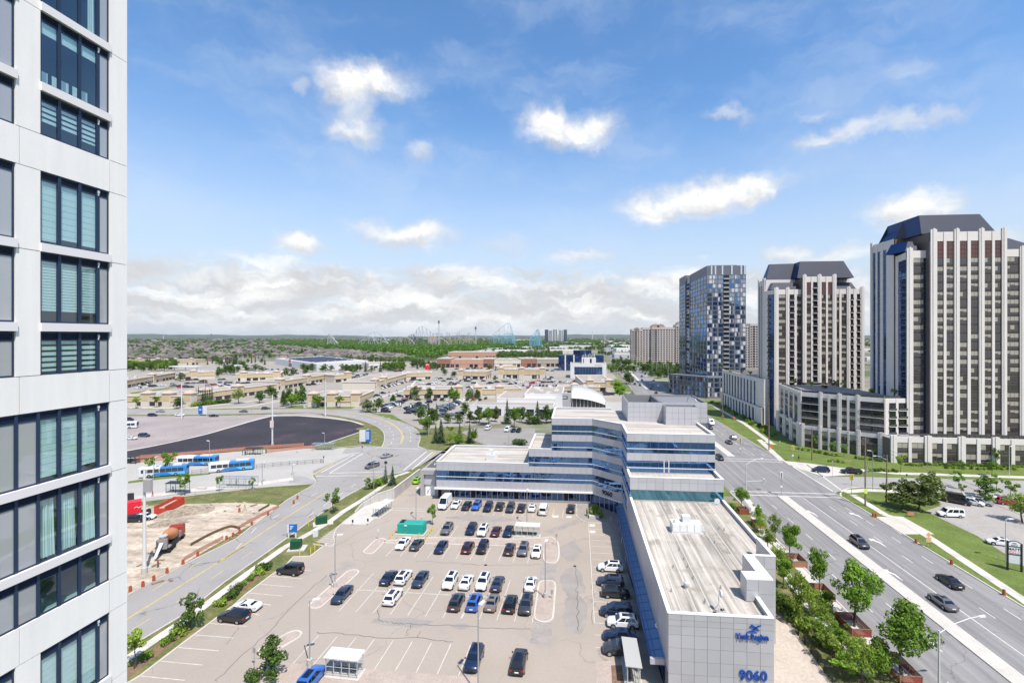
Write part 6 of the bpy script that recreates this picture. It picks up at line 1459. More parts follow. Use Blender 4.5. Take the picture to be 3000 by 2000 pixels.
for i,(x,y,s) in enumerate(((290,870,1.3),(330,925,1.1),(250,790,1.2),(360,880,1.0),(1400,40,1.1),(470,1000,1.0),(620,1150,1.1))):
 plant("shrub",vM(x,y) if x != 1400 else vJ(1400,130),1.7*s,f"low green shrub in the bed along the wing's east side, {nth(i)} in the row",1.4*s,"shrubs along the wing's east side")
for i,(x,y,h,sp,k) in enumerate(((600,1010,4.6,2.0,"honey"),(500,870,4.2,1.9,"honey"),(280,640,4.8,1.9,"maple"),(740,1230,4.4,2.2,"maple"),(1080,1440,5.2,2.4,"maple"),(250,480,4.4,1.8,"honey"),(150,330,4.6,1.8,"honey"),(90,180,4.0,1.6,"honey"),(880,1330,3.8,2.2,"honey"),(640,860,3.4,1.7,"maple"))):
 plant(k,vM(x,y),h,f"leafy filler tree in the green strip between wing and avenue, {nth(i)} of ten planted",sp,"filler trees in the green strip")
# corner cluster and small trees across the avenue
for kind,p,h,sp,lab in (("pine",vL(1300,1150),7.5,4.3,"broad dark pine on the lawn corner, left of three"),("pine",vL(1440,1165),8.2,4.4,"broad dark pine on the lawn corner, front of three"),("pine",vL(1530,1100),8.6,4.2,"broad dark pine on the lawn corner, rear of three"),
 ("sparse",vL(1290,838),6.0,1.8,"young tree in the verge before the lavender bed"),("sparse",vL(1795,972),5.2,1.5,"young tree on the south verge of the cross street, left one"),("sparse",vL(1815,1030),3.2,1.2,"small round sapling beside the parked vans"),("dark",vL(2020,1062),6.0,3.3,"dense rounded tree by the row of parked vans"),
 ("sparse",vL(2120,990),5.0,1.6,"young tree on the south verge, second along"),("sparse",vL(2240,1055),4.6,2.1,"leafy young tree above the red car"),("honey",vL(2340,1270),7.0,3.6,"leafy tree cut off by the right edge beside the lot"),("sparse",vL(1810,862),5,1.4,"slim tree behind the lavender bed"),("sparse",vL(2080,872),5,1.9,"slim tree on the north pavement, rightmost"),
 ("sparse",vL(705,690),5.5,1.3,"slim dark tree on the lawn under the curved podium, left one"),("sparse",vL(800,700),5.0,1.3,"slim dark tree on the lawn under the curved podium, right one"),("sparse",vL(545,640),6,1.5,"purple-leaved slim tree at the curved podium's corner"),("dark",vL(1420,740),5.0,1.8,"dark shrubby tree at the podium's stepped corner"),("sparse",vL(2110,775),6,1.6,"bare-looking slim tree before the two-storey podium")): plant(kind,p,h,lab,sp)
k = 0
for x0_,y0_,x1_,y1_,n in ((1330,772,2352,790,26),(1010,822,1270,832,9),(880,712,1180,742,7),(380,632,760,700,8),(1660,800,2300,812,12),(650,735,820,760,4)):
 for i in range(n):
  t = (i + .5)/n; q = vL(x0_ + (x1_ - x0_)*t + trnd.uniform(-6,6),y0_ + (y1_ - y0_)*t + trnd.uniform(-4,4)); plant("shrub",q,trnd.uniform(.8,1.3),f"clipped low shrub in the podium lawn borders, {nth(k)} of the planting",trnd.uniform(.6,1.0),"clipped shrubs in the podium lawn"); k += 1
for i in range(22):                                        # planting along the avenue's far pavement
 t = i/22; q = vK(1450 + 640*t,310 + 400*t); plant("shrub",(q.x + 4 + trnd.uniform(-1,4),q.y),trnd.uniform(1,2),f"shrub below the stone podium beyond the crossing, {nth(i)} from the far end",trnd.uniform(1,1.7),"shrubs under the avenue podium")
for i,(px,py) in enumerate(((2300,1120),(2330,1130),(2380,1140),(2420,1138),(2450,1135),(2475,1140),(2560,1150),(2625,1165),(2110,1088),(2140,1090),(2175,1100),(2200,1105))):
 q = G(px,py,20.5 if px > 2250 else 21.6); k_ = "sparse" if i % 3 else "shrub"; plant(k_,(q.x,q.y + 1),3.4 if k_ == "sparse" else 1.6,f"potted greenery on the podium roof terrace, {nth(i)} from the left" if px > 2250 else f"roof garden plant on the avenue podium, {nth(i - 8)} from the left",1.3,None,20.45 if px > 2250 else 21.6)
# left boulevard and terminal
for kind,p,h,sp,lab in (("dark",vC(770,960),5.4,1.6,"leafy upright tree between pavement and the dark parked coupe"),("sparse",vC(130,1400),5.2,1.8,"leafy tree half hidden by the white tower, at lower left"),("dark",vC(1700,1510),5.2,2.0,"conical dark tree on the paved corner near the bus shelter"),("shrub",vC(1500,1555),1.6,1.2,"rounded bush left of the conical tree"),
 ("sparse",vF(292,1195),6.0,2.0,"young tree on the verge beside the green utility cabinet"),("spruce",vF(900,840),6.2,1.3,"thin conifer on the verge above the ramp wall, left"),("spruce",vF(980,862),6.0,1.8,"fuller conifer on the verge above the ramp wall, right"),("sparse",vF(700,920),3.6,1.2,"small shrubby tree on the verge before the ramp wall"),("sparse",vF(1435,1325),4.8,1.4,"young tree in the bed beside the teal generator"),
 ("sparse",vB(320,560),6.0,1.8,"terminal tree in front of the bus, left one"),("sparse",vB(515,560),7.5,2.5,"terminal tree in front of the bus, right one"),("sparse",vB(712,785),6.2,2.0,"tree beside the dark bus shelter"),("sparse",vB(1105,745),4.8,1.0,"sapling left of the glass bus shelter"),("sparse",vB(1485,725),3.6,.9,"sapling right of the glass bus shelter"),("shrub",vI(1530,240),2.6,2.0,"bright bush in a planter by the office entrance")): plant(kind,p,h,lab,sp)
for i,(x,y,s) in enumerate(((1240,600,1.2),(1290,540,1.3),(1140,660,1.1),(1340,490,.7),(1380,455,.7),(1460,390,.8),(1540,330,1.2),(1600,280,1.3),(1650,250,1.1),(670,1010,1.2),(550,1085,.7),(485,1125,.8),(270,1280,.9))):
 plant("shrub",vC(x,y),1.1*s,f"ornamental shrub in the verge bed beside the lot, {nth(i)} of the planting",1.05*s,"shrubs in the lot's verge bed")
for i,(x,y) in enumerate(((800,860),(840,870),(880,850),(760,900))): plant("shrub",vF(x,y),1.8,f"shrub at the foot of the two conifers, {nth(i)} of four",1.5,"shrubs below the conifers")
# around the dealership and the north lot
for i,(kind,v_,x,y,h,sp) in enumerate((("dark",vH,250,560,8,4),("dark",vH,130,520,8,3.8),("spruce",vH,220,480,9,2.4),("spruce",vH,310,500,9,2.5),("maple",vH,205,680,8.5,3.8),("dark",vH,440,545,5,3),("dark",vH,560,545,5,3.4),("dark",vH,690,540,6,3),("pine",vH,800,545,8.5,3.6),("maple",vH,905,565,8.5,4.5),("pine",vH,980,530,8,2.8),("spruce",vH,1120,550,13,3.4),("maple",vH,1205,595,9.5,3.4),("dark",vH,1290,540,8,3),("dark",vH,1370,550,6,3.4),("spruce",vH,1470,550,12,3.8),("dark",vH,1570,545,9,3.2),("dark",vH,1430,560,4,2.6),
  ("spruce",vH,300,770,8,2.5),("spruce",vH,360,770,10.5,3.2),("spruce",vH,575,760,8.5,2.4),("spruce",vH,690,770,8.5,2.4),("sparse",vH,470,690,4.5,1.8),("honey",vH,460,800,5,2.4),("maple",vH,560,790,4.5,3),("maple",vH,740,780,6,2.2),("shrub",vH,1270,790,2.2,3.5),("dark",vH,640,450,7,3),("dark",vH,1640,540,7,3))):
 plant(kind,v_(x,y),h,f"{ {'dark': 'leafy', 'spruce': 'blue-green spruce', 'maple': 'bright round', 'pine': 'shaggy pine', 'sparse': 'small young', 'honey': 'yellow-green', 'shrub': 'low spreading'}[kind]} tree by the dealership and north lot, {nth(i)} of the belt",sp,"tree belt before the white dealership")
# plaza trees
PT = [("sparse",vA,155,1162,7.5,2.8),("sparse",vA,385,1150,7.5,3),("dark",vA,650,1160,6.5,4.2),("honey",vA,1335,1105,10,4.6),("dark",vA,1570,1098,8,4),("dark",vA,1700,1040,9,4),("dark",vA,1752,1055,6,2.6),("column",vA,1845,1135,10,2.2),("dark",vA,1900,1125,11,4),("maple",vA,1940,1145,8,3.4),("column",vA,1990,1110,10,2.4),("column",vA,2055,1105,13,3.0),("sparse",vA,2240,1148,7,3.6),("sparse",vD,120,1150,8,4),("sparse",vD,372,1155,8,3.2),("dark",vD,700,1205,7,4.6),("dark",vD,820,1175,7,3.6),
   ("column",vD,985,1095,5.5,2.2),("spruce",vD,1135,1045,9,2.2),("spruce",vD,1190,1050,8,1.8),("dark",vD,1255,1050,9,4),("dark",vD,1410,1060,8,4),("column",vD,1655,1045,8,2.6),("column",vD,1715,1045,6.5,2.8),("column",vD,1857,1045,6.5,2.8),("column",vD,1950,1050,7,2.6),("dark",vE,90,1030,7,3.4),("dark",vE,230,990,5,3),("dark",vE,405,990,4,2.6),("maple",vE,1540,960,9,6),("maple",vE,1600,990,9,6.5),("maple",vE,1630,1050,8,5.5),
   ("dark",vA,660,850,8,4),("dark",vA,1095,800,7,3.5),("dark",vA,1420,740,9,5.5),("dark",vA,1520,735,9,5.5),("dark",vA,1600,735,6,4.5),("dark",vA,1950,800,10,5),("dark",vA,1870,800,10,4),("dark",vA,2100,770,6,4.5),("dark",vD,275,730,7,4.5),("dark",vD,450,730,8,4.5),("spruce",vD,670,740,14,4),("spruce",vD,840,740,14,4),("dark",vD,740,745,8,4),("dark",vE,130,730,8,5),("dark",vE,195,840,5,2.6),("dark",vD,1690,800,6,5),("dark",vD,1580,780,7,4),("dark",vD,1560,740,8,4)]
PT.sort(key=lambda t: pix(t[1](t[2],t[3]))[0])
for i,(kind,v_,x,y,h,sp) in enumerate(PT): plant(kind,v_(x,y),h,f"plaza {'conifer' if kind == 'spruce' else 'tree'} {'of slim upright shape' if kind == 'column' else 'with loose crown' if kind == 'sparse' else 'of full green shape'}, {nth(i)} counting from the left",sp,"trees among the plaza shops")
for i in range(9): plant("spruce",vA(815 + i*26,1110 - abs(i - 4)*2),9 + (i % 3)*1.5,f"conifer in the tight hedge row by the slanting beige shop, {nth(i)} from the left",1.9,"conifer hedge by the shops")
for i in range(9): plant("shrub",vA(800 + i*50,1135 - i*5),2.6,f"rounded bush before the conifer hedge row, {nth(i)} from the left",3.2,"bushes before the conifer hedge")
# suburb trees nearest the plaza, one by one
sr = random.Random(5); SUB = []
for d0,px0,px1,n,kinds in ((742,590,790,14,("spruce","dark")),(700,350,520,24,("dark","maple")),(800,520,640,9,("dark",)),(880,370,1180,30,("dark","maple","spruce")),(1000,350,1150,30,("dark","maple")),(760,1085,1230,16,("dark","maple","spruce")),(1180,350,1000,30,("dark","maple")),(560,1780,1860,14,("dark","maple")),(720,1795,1850,12,("dark",)),(640,1855,1990,16,("dark","maple")),(1050,1755,1800,12,("dark",)),(1090,350,1080,26,("dark","maple")),(940,350,760,20,("dark","maple")),(600,350,505,34,("dark","maple")),(650,350,520,26,("dark","maple")),(610,1122,1185,20,("dark","maple")),(650,1205,1248,12,("dark","spruce")),(690,640,720,10,("spruce","dark")),(860,350,700,24,("dark","maple")),(790,1000,1200,18,("dark","maple")),(560,1000,1060,8,("dark",)),(620,1240,1280,8,("dark",)),(580,880,960,8,("dark",)),(540,640,700,8,("dark",)),(560,1880,2060,30,("dark",)),(500,1905,1990,12,("dark",)),(430,1830,1850,3,("dark",))):
 for i in range(n):
  px = px0 + (px1 - px0)*(i + sr.random())/n; d = d0*sr.uniform(.96,1.05); q = fp(px,d); kd = sr.choice(kinds)
  h = sr.uniform(7,11); SUB.append((px,kd,q,h*(1.2 if kd == "spruce" else 1),sr.uniform(3.2,5)*(.6 if kd == "spruce" else 1)))
SUBN = {}
for px,kd,q,h,sp in sorted(SUB,key=lambda t: t[0]):
 zone = "beside the far avenue" if px > 1700 else "among the far shop lots" if q.y < 760 else "at the suburb's edge" if q.y < 960 else "between the suburb's houses"; k_ = (zone,kd == "spruce"); sk = SUBN.get(k_,0); SUBN[k_] = sk + 1
 plant(kd,q,h,f"{'dark conifer' if kd == 'spruce' else 'leafy tree'} {zone}, {nth(sk)} from the left",sp,"trees " + zone)
# the wood in front of the park and distant tree masses: one mass each
def mass(name,spots,n_each,size,m,seed):
 r = np.random.RandomState(seed); bl = []
 for x,y,h,s in spots: bl.append((x,y,h*.55,s,s,h*.48))
 B = np.array(bl); n = n_each*len(bl); idx = np.repeat(np.arange(len(bl)),n_each); b = B[idx]
 d = r.normal(size=(n,3)); d[:,2] = np.abs(d[:,2])*1.0 - .25; d /= np.linalg.norm(d,axis=1)[:,None]; c = b[:,:3] + d*b[:,3:]*r.uniform(.75,1.05,n)[:,None]
 nrm = d + r.normal(size=(n,3))*.5; nrm /= np.linalg.norm(nrm,axis=1)[:,None]; t = np.cross(nrm,r.normal(size=(n,3))); t /= np.linalg.norm(t,axis=1)[:,None]; s = np.cross(nrm,t); L_ = (b[:,3]*size*r.uniform(.6,1.3,n))[:,None]
 p = np.stack([c - t*L_*.5,c + s*L_*.45,c + t*L_*.5,c - s*L_*.45],1).reshape(-1,3)
 me = bpy.data.meshes.new(name); me.vertices.add(4*n); me.vertices.foreach_set("co",p.ravel().astype(np.float32)); me.loops.add(4*n); me.loops.foreach_set("vertex_index",np.arange(4*n,dtype=np.int32)); me.polygons.add(n); me.polygons.foreach_set("loop_start",np.arange(0,4*n,4,dtype=np.int32)); me.materials.append(m); me.update(calc_edges=True)
 o = link(name,me); o["kind"] = "stuff"; return o
wr = random.Random(9); spots = []
def low_edge(px): return float(np.interp(px,[780,940,1080,1180,1232,1285,1310,1350,1420,1480,1560,1700,1760],[1012,1023,1036,1045,1057,1056,1046,1040,1030,1024,1012,1010,1006]))
def high_edge(px): return float(np.interp(px,[780,900,1300,1500,1760],[1004,998,1004,1004,1000]))
while len(spots) < 3000:
 px = wr.uniform(790,1760); py = wr.uniform(high_edge(px),low_edge(px))
 if 1530 < px and wr.random() < .5: continue
 d = FOC*EYE/(py - PPY)
 q = fp(px,d); spots.append((q.x,q.y,wr.uniform(12,20),wr.uniform(5,8.5)))
mass("wood",spots,40,.5,FORL,1)
spots = []
while len(spots) < 900:                                   # tree belts between stores and warehouses
 px = wr.uniform(1440,1650) if wr.random() < .6 else wr.uniform(1400,1780); py = wr.uniform(1038,1052) if px < 1650 and wr.random() < .6 else wr.uniform(1008,1030); q = fp(px,FOC*EYE/(py - PPY)); spots.append((q.x,q.y,wr.uniform(7,11),wr.uniform(3.5,5.5)))
mass("tree_belts",spots[:520],36,.55,LEAF2,2)
spots = []
for i in range(2600):
 d = 950*(9.5 ** wr.uniform(0,1)) if wr.random() < .55 else 1900*(2.9 ** wr.uniform(0,1)); px = wr.uniform(320,1900) if wr.random() < .85 else wr.uniform(1900,2600)
 if d < 1400 and px > 900: continue
 q = fp(px,d); s = wr.uniform(5,9)*(1 + d/5000); spots.append((q.x,q.y,wr.uniform(8,12),s))
mass("far_trees",spots,20,.8,leafmat("far_tree_leaves",(0.065,0.125,0.022),.1),3)
# vehicles
def paint(n,c,metal=0.0): return mat("paint_" + n,c,0.28,spec=0.5,coat=0.7,metal=metal)
PAINT = {"white": paint("white",(.74,.74,.73)),"black": paint("black",(.012,.012,.014)),"navy": paint("navy",(.012,.022,.06),.2),"dark grey": paint("dark_grey",(.05,.052,.058),.3),"grey": paint("grey",(.17,.17,.175),.4),"silver": paint("silver",(.42,.42,.42),.5),
   "bright blue": paint("bright_blue",(.03,.13,.48),.2),"maroon": paint("maroon",(.07,.014,.016),.2),"bronze": paint("bronze",(.24,.205,.18),.4),"red": paint("red",(.38,.02,.02)),"brown": paint("brown",(.06,.045,.038),.3),"lime": paint("lime",(.26,.55,.02)),"slate": paint("slate",(.035,.05,.085),.3)}
CARG = glass("car_glass",(.006,.008,.011),(.6,.7,.85),.06); TYRE = mat("tyre_rubber",(.015,.015,.016),.85); RIM = mat("alloy_rim",(.42,.42,.43),.35,metal=.7); HEADL = mat("headlight_lens",(.75,.77,.8),.15,spec=.8); TAILL = mat("tail_light_lens",(.35,.012,.012),.2,spec=.7); PLATE = mat("number_plate",(.8,.8,.82),.5); TRIMB = mat("black_trim",(.02,.02,.021),.6)
SPEC = {  # length,half width,stations (x,half-width factor,bottom,top),cabin (rear base,rear top,front top,front base,belt,roof,belt half width,roof half width)
 "sedan": (4.75,.91,((-2.37,.74,.42,.78),(-2.25,.92,.30,1.00),(-1.6,1,.22,1.03),(0,1,.2,.97),(1.15,.99,.2,.95),(1.95,.94,.22,.84),(2.28,.82,.28,.70),(2.38,.62,.38,.58)),(-1.78,-1.0,.28,1.18,.93,1.46,.85,.62)),
 "suv": (4.6,.93,((-2.3,.82,.45,.85),(-2.22,.96,.34,1.08),(-1.5,1,.26,1.10),(0,1,.25,1.08),(1.05,1,.25,1.06),(1.9,.96,.28,.98),(2.22,.86,.34,.84),(2.32,.68,.44,.68)),(-2.18,-1.75,.35,1.12,1.05,1.68,.87,.69)),
 "minivan": (5.0,.98,((-2.5,.85,.42,.85),(-2.42,.97,.3,1.1),(-1.5,1,.22,1.12),(0,1,.2,1.08),(1.2,1,.2,1.02),(2.0,.95,.24,.9),(2.4,.82,.32,.76),(2.5,.64,.42,.62)),(-2.4,-2.1,.5,1.55,1.06,1.76,.92,.74)),
 "coupe": (4.5,.92,((-2.25,.78,.4,.78),(-2.12,.95,.28,1.0),(-1.4,1,.2,1.02),(0,.98,.18,.93),(1.1,1,.18,.9),(1.85,.95,.2,.8),(2.18,.82,.26,.66),(2.26,.6,.36,.54)),(-1.85,-.75,.15,1.0,.9,1.32,.84,.58)),
 "boxy suv": (4.7,.98,((-2.25,.9,.5,.95),(-2.2,.99,.42,1.18),(-1.4,1,.36,1.2),(0,1,.35,1.2),(1.0,1,.35,1.19),(1.95,.98,.38,1.12),(2.25,.92,.44,1.0),(2.32,.8,.52,.85)),(-2.2,-2.1,.55,.95,1.15,1.92,.92,.82)),
 "van": (5.9,1.02,((-2.95,.95,.5,.95),(-2.9,.99,.4,1.25),(-1,1,.32,1.3),(1,1,.3,1.28),(1.9,.99,.3,1.2),(2.5,.95,.34,1.02),(2.85,.85,.4,.86),(2.95,.7,.48,.7)),(-2.92,-2.86,1.1,2.2,1.22,2.65,1.0,.9)),
 "wagon van": (5.4,.99,((-2.7,.95,.45,.95),(-2.65,.99,.36,1.15),(-1,1,.28,1.18),(1,1,.27,1.15),(1.5,.99,.28,1.12),(2.3,.95,.34,1.02),(2.65,.85,.4,.86),(2.7,.7,.48,.7)),(-2.66,-2.55,.95,1.6,1.12,2.05,.96,.84)),
 "pickup": (5.7,.98,((-2.85,.95,.55,1.02),(-2.8,.99,.48,1.15),(-1.2,1,.4,1.16),(0,1,.38,1.16),(1.3,1,.38,1.14),(2.3,.97,.4,1.08),(2.7,.88,.46,.95),(2.85,.7,.55,.8)),(-.75,-.6,.75,1.4,1.12,1.88,.92,.76))}
def body_mb(kind,org_lod=True):
 L_,w,st,cab = SPEC[kind]; b = MB()
 def ring(x,f,z0,z1):
  a = w*f; zm = z0 + (z1 - z0)*.55
  h = [(a*.88,z0),(a,z0 + .1),(a*1.0,zm),(a*.965,z1 - .07),(a*.82,z1)]
  return [(x,y,z) for y,z in h] + [(x,0,z1 + .025*f)] + [(x,-y,z) for y,z in reversed(h)]
 b.loft([ring(*s) for s in st],0)
 r0,r1,f1,f0,zb,zr,wb,wr = cab
 zb2 = zb - .06
 def cr(x0,x1,z,w_): return [(x0,-w_,z),(x1,-w_,z),(x1,w_,z),(x0,w_,z)]
 b.hexa(cr(r0,f0,zb2,wb),cr(r1,f1,zr - .06,wr),0)
 b.hexa(cr(r1,f1,zr - .06,wr),cr(r1 + .14,f1 - .16,zr,wr - .12),0)
 if kind == "pickup":
  b.box(-2.7,-.82,1.14,-.85,.82,1.19,2)
  for y in (-.92,.92): b.box(-2.8,y - .05,1.1,-.8,y + .05,1.34,0)
  b.box(-2.82,-.9,1.1,-2.74,.9,1.34,0)
 for x in wheels_x(kind):
  for s in (-1,1): b.tube((x,s*w*.93,.34),(x,s*w*1.004,.34),.41,.41,14,2)
 b.box(st[0][0] + .15,-w*.9,.25,st[-1][0] - .2,w*.9,.4,2)
 return b
def wheels_x(kind): L_ = SPEC[kind][0]; return (-L_*.29,L_*.315)
def panes(kind):
 L_,w,st,cab = SPEC[kind]; r0,r1,f1,f0,zb,zr,wb,wr = cab; zt = zr - .08; o = []
 def P(u,side,v):                                      # u along the cabin 0 rear .. 1 front,v 0 belt .. 1 roof
  x0,x1 = r0 + (r1 - r0)*v,f0 + (f1 - f0)*v; return (x0 + (x1 - x0)*u,side*(wb + (wr - wb)*v + .008),zb + (zt - zb)*v)
 def F(y,v,front): return ((f0 + (f1 - f0)*v + .012) if front else (r0 + (r1 - r0)*v - .012),y*(wb + (wr - wb)*v),zb + (zt - zb)*v)
 b = MB(); b.quad(F(-.9,.1,1),F(.9,.1,1),F(.88,.96,1),F(-.88,.96,1)); o.append(("windscreen",b))
 b = MB(); v0 = .55 if kind == "van" else .18; b.quad(F(.86,v0,0),F(-.86,v0,0),F(-.84,.92,0),F(.84,.92,0)); o.append(("rear_window",b))
 spans = {"sedan": ((.12,.47),(.5,.9)),"coupe": ((.3,.5),(.52,.9)),"van": ((.82,.95),),"pickup": ((.08,.46),(.5,.9)),"minivan": ((.05,.3),(.33,.62),(.65,.92)),"wagon van": ((.04,.3),(.34,.64),(.68,.94))}.get(kind,((.06,.28),(.31,.58),(.61,.92)))
 for s in (-1,1):
  for a,c in spans:
   b = MB(); q = [P(a,s,.1),P(c,s,.1),P(c - (.06 if c > .85 else 0),s,.93),P(a + (.05 if a < .2 else 0),s,.93)]; b.quad(*(q if s < 0 else q[::-1])); o.append(("side_window",b))
 return o
PROTO = {}
def car_proto(kind):
 if kind in PROTO: return PROTO[kind]
 L_,w,st,cab = SPEC[kind]; T = link("car",None); T.location = (0,-500,0)
 T.empty_display_size = .1
 body_mb(kind).build("body",[PAINT["white"],CARG,TRIMB],T,False)
 me = T.children[0].data; me.polygons.foreach_set("use_smooth",[True]*len(me.polygons)); me.set_sharp_from_angle(angle=RAD(38))
 for n,b in panes(kind): b.build(n,[CARG],T)
 wm = None
 b = MB(); b.tube((0,-.11,0),(0,.11,0),.335,.335,16); wm = b.mesh("wheel",[TYRE]); b = MB(); b.tube((0,-.12,0),(0,.12,0),.23,.23,10); b.tube((0,-.128,0),(0,.128,0),.06,.06,6); rm = b.mesh("rim",[RIM])
 for x in wheels_x(kind):
  for s in (-1,1): o = link("wheel",wm,T,(x,s*w*.91,.335)); link("rim",rm,o)
 xf,xr = st[-2],st[1]
 for s in (-1,1):
  b = MB(); y = s*w*xf[1]; z = xf[3] - .16; b.hexa([(xf[0] - .12,y*.98,z - .08),(xf[0] + .06,y*.62,z - .08),(xf[0] + .02,y*.55,z - .08),(xf[0] - .16,y*.9,z - .08)][:: (1 if s > 0 else -1)],[(xf[0] - .16,y*.99,z + .08),(xf[0] + .03,y*.64,z + .08),(xf[0] - .02,y*.57,z + .08),(xf[0] - .2,y*.91,z + .08)][:: (1 if s > 0 else -1)]); b.build("headlight",[HEADL],T)
  b = MB(); y = s*w*xr[1]; b.obox(xr[0] - .03,y*.8,xr[3] - .3,.1,.34,.18); b.build("tail_light",[TAILL],T)
  b = MB(); b.obox(cab[3] - .25,s*(w + .08),cab[4] + .02,.12,.2,.14); b.build("mirror",[TRIMB],T)
 b = MB(); b.box(st[0][0] - .03,-.26,.62,st[0][0] + .05,.26,.76); b.build("number_plate",[PLATE],T)
 b = MB(); b.box(st[-1][0] - .02,-.42,.42,st[-1][0] + .03,.42,.58); b.build("grille",[TRIMB],T)
 if kind in ("suv","sedan","minivan"):
  b = MB(); b.box(cab[1] + .35,-.4,cab[5] + .002,cab[2] - .25,.4,cab[5] + .01); b.build("sunroof",[CARG],T)
 if kind == "boxy suv":
  b = MB(); b.tube((-2.28,0,1.15),(-2.5,0,1.15),.36,.36,14); o = b.build("spare_wheel",[TYRE],T); b = MB(); b.tube((-2.5,0,1.15),(-2.515,0,1.15),.22,.22,12); b.build("cover",[RIM],o)
 PROTO[kind] = T; return T
def recolour(o,m):
 o.material_slots[0].link = "OBJECT"; o.material_slots[0].material = m
CATN = {"sedan": "car","suv": "car","minivan": "car","coupe": "car","boxy suv": "car","van": "van","wagon van": "van","pickup": "pickup truck"}
NAMEN = {"sedan": "parked_car","suv": "parked_car","minivan": "parked_car","coupe": "parked_car","boxy suv": "parked_car","van": "panel_van","wagon van": "passenger_van","pickup": "pickup_truck"}
def car(kind,colour,p,heading,label,group=None,name=None):
 T = copy_tree(car_proto(kind)); T.name = name or NAMEN[kind]; T.location = (p[0],p[1],.035); T.rotation_euler = (0,0,math.atan2(heading[1],heading[0]))
 tag(T,label,CATN[kind],group)
 for ch in T.children:
  if ch.name.startswith("body"): recolour(ch,PAINT[colour])
  if ch.name.startswith("mirror") and colour not in ("black",): recolour(ch,PAINT[colour])
 return T
def car_ns(kind,colour,pt,end,label,group):
 """pt: the ground under the end that faces us; end: F nose towards us, R tail towards us."""
 L_ = SPEC[kind][0]; c = Vector(pt[:2]) + NDIR*(L_/2); return car(kind,colour,c,-NDIR if end == "F" else NDIR,label,group)
GR = "cars in the front parking lot"
R1 = "in the row along the office front"
for kind,col,pt,end,lab in (
 ("van","white",vH(365,1552),"F",f"tall white panel van, leftmost {R1}"),("sedan","white",vF(1680,1152),"F",f"white sedan beside the tall panel van {R1}"),("sedan","black",vI(40,188),"F",f"black sedan between white sedan and blue car {R1}"),("suv","bright blue",vI(157,188),"F",f"bright blue car {R1}"),
 ("suv","navy",vI(292,204),"F",f"navy car just right of the bright blue one {R1}"),("suv","black",vI(430,194),"R",f"black car second right of the blue one {R1}"),("suv","dark grey",vI(552,214),"F",f"dark grey car third right of the blue one {R1}"),("suv","black",vI(682,214),"R",f"black car left of the lone white sedan {R1}"),
 ("sedan","white",vI(808,208),"R",f"white sedan left of the short white van {R1}"),("wagon van","white",vI(938,246),"R",f"white van with rear window, right end of the full {R1[7:]}"),("suv","black",vI(1262,222),"R","black car alone beside the blue-badged bay near the entrance"),
 ("suv","grey",vF(1570,1450),"F","grey car alone in the bay beside the teal generator"),("suv","navy",vI(92,472),"F","navy car, left end of the four above the paved strip"),("suv","white",vI(228,490),"F","white car, second of the four above the paved strip"),("sedan","maroon",vI(382,494),"R","dark maroon car, third of the four above the paved strip"),("sedan","navy",vI(525,497),"F","navy sedan beside the white-roofed shelter above the paved strip"),
 ("sedan","white",vG(1440,58),"F","white sedan, leftmost below the teal generator"),("sedan","dark grey",vG(1605,68),"R","dark grey sedan next to the white one below the generator"),("sedan","navy",vG(1888,102),"F","navy sedan below the paved strip with empty bays either side"),("suv","maroon",vI(50,692),"R","maroon car with tail towards us below the paved strip"),("suv","black",vI(222,692),"F","black car right of the maroon one below the paved strip"),
 ("suv","brown",vI(540,714),"R","dark brown car, left of the three by the paved corner"),("suv","grey",vI(700,720),"F","grey car, middle of the three by the paved corner"),("sedan","white",vI(855,742),"F","white sedan, right of the three by the paved corner"),
 ("sedan","navy",vG(1265,472),"R","navy sedan, leftmost of the middle rows' upper line"),("suv","white",vG(1440,468),"R","white car between two navy sedans in the upper middle line"),("sedan","slate",vG(1635,497),"F","slate navy sedan right of the white car in the upper middle line"),("suv","white",vG(1990,520),"F","white car nose towards us in front of the dark grey tail-out car"),("sedan","white",vG(2180,526),"R","white sedan with tail towards us, just above the bright blue car"),
 ("suv","white",vI(220,1120),"F","white car right above the bronze sedan in the middle rows"),("sedan","slate",vI(393,1134),"R","slate sedan, right of the white cars in the upper middle line"),("sedan","white",vI(782,1138),"R","white sedan beside the lower paved island"),
 ("sedan","slate",vG(705,684),"F","slate sedan alone beside the left paved island"),("suv","white",vG(1312,708),"R","white car alone in the left of the lower middle line"),("suv","dark grey",vG(2062,774),"R","dark grey car left of the bright blue one in the lower middle line"),("suv","bright blue",vG(2272,778),"R","bright blue car with tail towards us in the lower middle line"),("sedan","bronze",vI(325,1366),"R","silver-bronze sedan right of the bright blue car"),("suv","black",vI(542,1384),"R","black car right of the bronze sedan in the lower middle line"),("suv","dark grey",vI(726,1402),"F","dark grey car nose towards us, right end of the lower middle line"),
 ("suv","navy",vG(2262,1478),"F","navy car in the bottom row, left of two"),("suv","black",G(1513,1986),"R","black car in the bottom row, right of two"),("suv","bright blue",G(878,2042),"R","blue car cut off by the bottom edge beside the bus shelter")): car_ns(kind,col,pt,end,lab,GR)
car("boxy suv","black",vC(1925,312),(-1,.09),"black boxy off-roader with spare wheel, nose to the left kerb",GR)
car("coupe","white",vC(1425,720),(-1,.09),"white coupe with dark roof glass, nose to the left kerb",GR)
car("suv","black",vC(1275,850),(-1,.09),"black sloping-roof car in front of the white coupe at the left kerb",GR)
WR = "in the row below the blue canopy"
